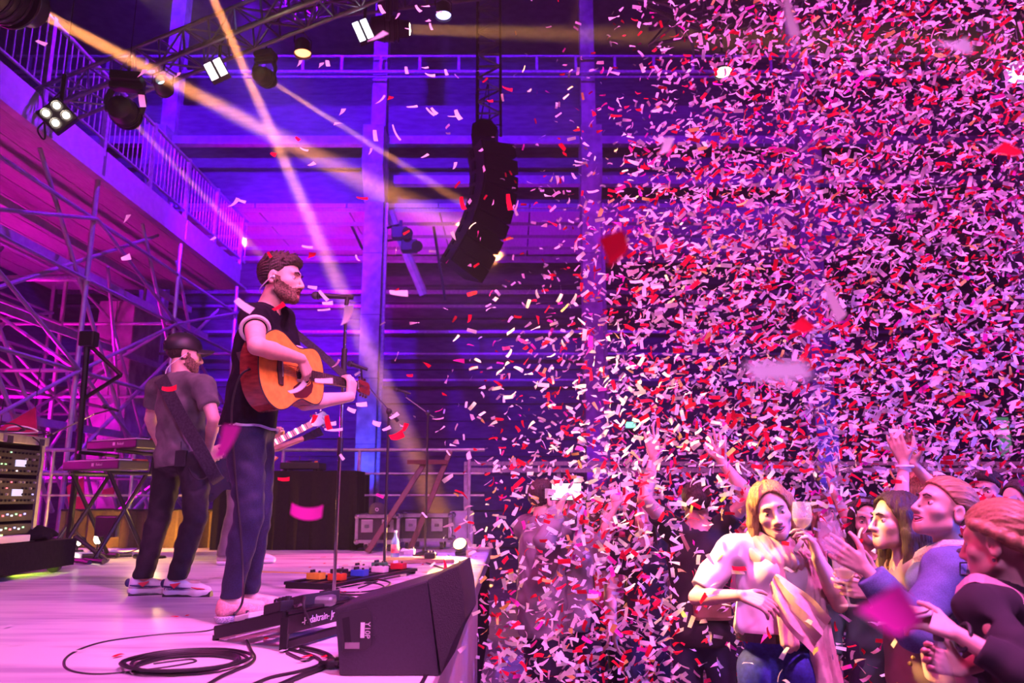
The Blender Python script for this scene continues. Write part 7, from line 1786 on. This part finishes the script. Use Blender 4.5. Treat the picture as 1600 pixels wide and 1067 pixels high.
# the cloud itself: blown out over the audience from the stage front
EDGE = ((-150, 1190), (0, 1140), (150, 1085), (300, 985), (500, 945), (700, 890), (850, 835), (1000, 785), (1150, 775))
def rnd_dir():
    v = rng.normal(size=3); return v / np.linalg.norm(v)
NT = 0
BASE = 285e-4
gx0, gx1, gy0, gy1 = 520, 1760, -140, 1130
for _ in range(int((gx1 - gx0) * (gy1 - gy0) * BASE)):
    px, py = rng.uniform(gx0, gx1), rng.uniform(gy0, gy1)
    xb = np.interp(py, [e[0] for e in EDGE], [e[1] for e in EDGE])
    s_ = (px - xb) / 62.0
    w = 1 / (1 + math.exp(-s_)) * 0.96 + 0.055 * math.exp(-max(0, (xb - px)) / 260.0)
    if px < 800 and py < 330: w *= 0.55
    if px < 690: w *= 0.30
    if px < 760 and py > 700: w *= 0.8
    if rng.random() > w: continue
    D = 2.9 + rng.gamma(2.3, 1.15)
    if D > 13: continue
    c = P(px, py, D)
    if D < 3.5 and any(a < px < b and e < py < f for a, b, e, f in ((1172, 1240, 755, 842), (1425, 1510, 745, 830), (1370, 1425, 770, 850), (410, 490, 395, 485))): continue
    if px > 1060 and c.z < 1.75 and D < 4.6 and rng.random() < 0.55: continue
    if c.z < 0.03 or (c.x < -0.22 and c.z < 1.03) or (c.x < 0 and D > 9.0): continue
    t = rnd_dir() + 0.9 * np.array([0.93, 0.0, 0.33]); wv_ = rnd_dir()
    r_ = rng.random(); col = 0 if r_ < 0.70 else (1 if r_ < 0.92 else (2 if r_ < 0.97 else 3))
    sc = rng.uniform(0.85, 1.12)
    add(c, t, wv_, 0.051 * sc, 0.0180 * sc, rng.normal() * 0.7, rng.normal() * 0.8, col); NT += 1
# flakes lying on the ground and on the far stage corner
for _ in range(2300):
    x, y = rng.uniform(-0.2, 5.2), rng.uniform(2.0, 9.5); a = rng.uniform(0, 2 * PI)
    add((x, y, 0.008 + 0.006 * rng.random()), (math.cos(a), math.sin(a), 0.1 * rng.normal()), (-math.sin(a), math.cos(a), 0.15 * rng.normal()), 0.055, 0.019, rng.normal() * 0.25, 0.2, 0 if rng.random() < 0.72 else 1)
for _ in range(260):
    x, y = -0.3 - abs(rng.normal()) * 0.9, rng.uniform(2.9, 9.3); a = rng.uniform(0, 2 * PI)
    if x < -4: continue
    add((x, y, 1.010), (math.cos(a), math.sin(a), 0.03), (-math.sin(a), math.cos(a), 0.08), 0.05, 0.018, rng.normal() * 0.25, 0.1, 0 if rng.random() < 0.7 else 1)
FL.sort(key=lambda q: (q[5] is None, -q[0]))
NI = 300
USED = set()
cname = ['white', 'red', 'magenta', 'yellow']
HOR = ((690, 'over the stage'), (800, 'beside the hanging speaker'), (870, 'over the grey shirt'), (920, 'over the lit phone'), (985, 'along the second column'), (1050, 'over the raised arms'), (1140, 'over the black T-shirt'), (1200, 'over the white shirt'), (1260, 'over the pale scarf'), (1330, 'over the wine glasses'), (1380, 'over the green top'), (1440, 'over the golden profile'), (1520, 'over the denim jacket'), (9999, 'over the braided hair'))
VER = ((90, 'at the very top'), (180, 'level with the crane walkway'), (260, 'level with the long beam'), (340, 'level with the speaker column'), (430, 'level with the gallery'), (520, 'level with the microphone'), (610, 'level with the guitar'), (700, 'just above the raised hands'), (790, 'level with the railing'), (880, 'at head height'), (970, 'at waist height'), (9999, 'low near the floor'))
def describe(c, vs, col):
    x, y, z = c[0], c[1], c[2] - CAM_Z; q = y * CP + z * SP; px = 800 + FPX * x / q; py = 533.5 - FPX * (z * CP - y * SP) / q
    a = (np.array(vs[0]) + np.array(vs[1])) / 2; b = (np.array(vs[-1]) + np.array(vs[-2])) / 2; m = (np.array(vs[len(vs) // 2]) + np.array(vs[len(vs) // 2 - 1])) / 2
    d = b - a; d = -d if d[0] < 0 else d; an = math.degrees(math.atan2(d[2], abs(d[0]) + 1e-6)); bow = np.linalg.norm(m - (a + b) / 2) / (np.linalg.norm(b - a) + 1e-6)
    tl = 'level' if abs(an) < 14 else ('upright' if abs(an) > 62 else ('climbing' if an > 0 else 'sinking'))
    sh = 'flat' if bow < 0.05 else ('bent' if bow < 0.13 else 'curled')
    return '%s %s %s flake %s, %s' % (sh, tl, cname[col], next(t for l_, t in VER if py < l_), next(t for l_, t in HOR if px < l_))
for i, (ar, c, vs, fs, col, label) in enumerate(FL[:NI]):
    me = bpy.data.meshes.new('confetti_flake'); me.from_pydata([tuple(v - c) for v in vs], [], fs); me.materials.append(PAPER[col])
    me.polygons.foreach_set('use_smooth', [True] * len(me.polygons))
    o = link('confetti_flake', me, None, Vector(c))
    place = ('drifting over the stage' if c[0] < -0.25 else 'in the cloud over the crowd')
    lb = label or describe(c, vs, col)
    if lb in USED: lb += ', smaller of two' if lb + ', smaller of two' not in USED else ', the smallest there'
    USED.add(lb)
    tag(o, lb, 'confetti', '%s confetti flakes %s' % (cname[col], place))
V, Fc_, Mi = [], [], []
for ar, c, vs, fs, col, label in FL[NI:]:
    b = len(V); V += [tuple(v) for v in vs]; Fc_ += [tuple(b + k for k in f_) for f_ in fs]; Mi += [col] * len(fs)
me = bpy.data.meshes.new('confetti_cloud'); me.from_pydata(V, [], Fc_)
for m in PAPER: me.materials.append(m)
me.polygons.foreach_set('material_index', Mi); me.polygons.foreach_set('use_smooth', [True] * len(Fc_))
o = link('confetti_cloud', me); tag(o, 'dense cloud of white and red paper confetti blown over the crowd', 'confetti', None, 'stuff')
print('confetti', len(FL))
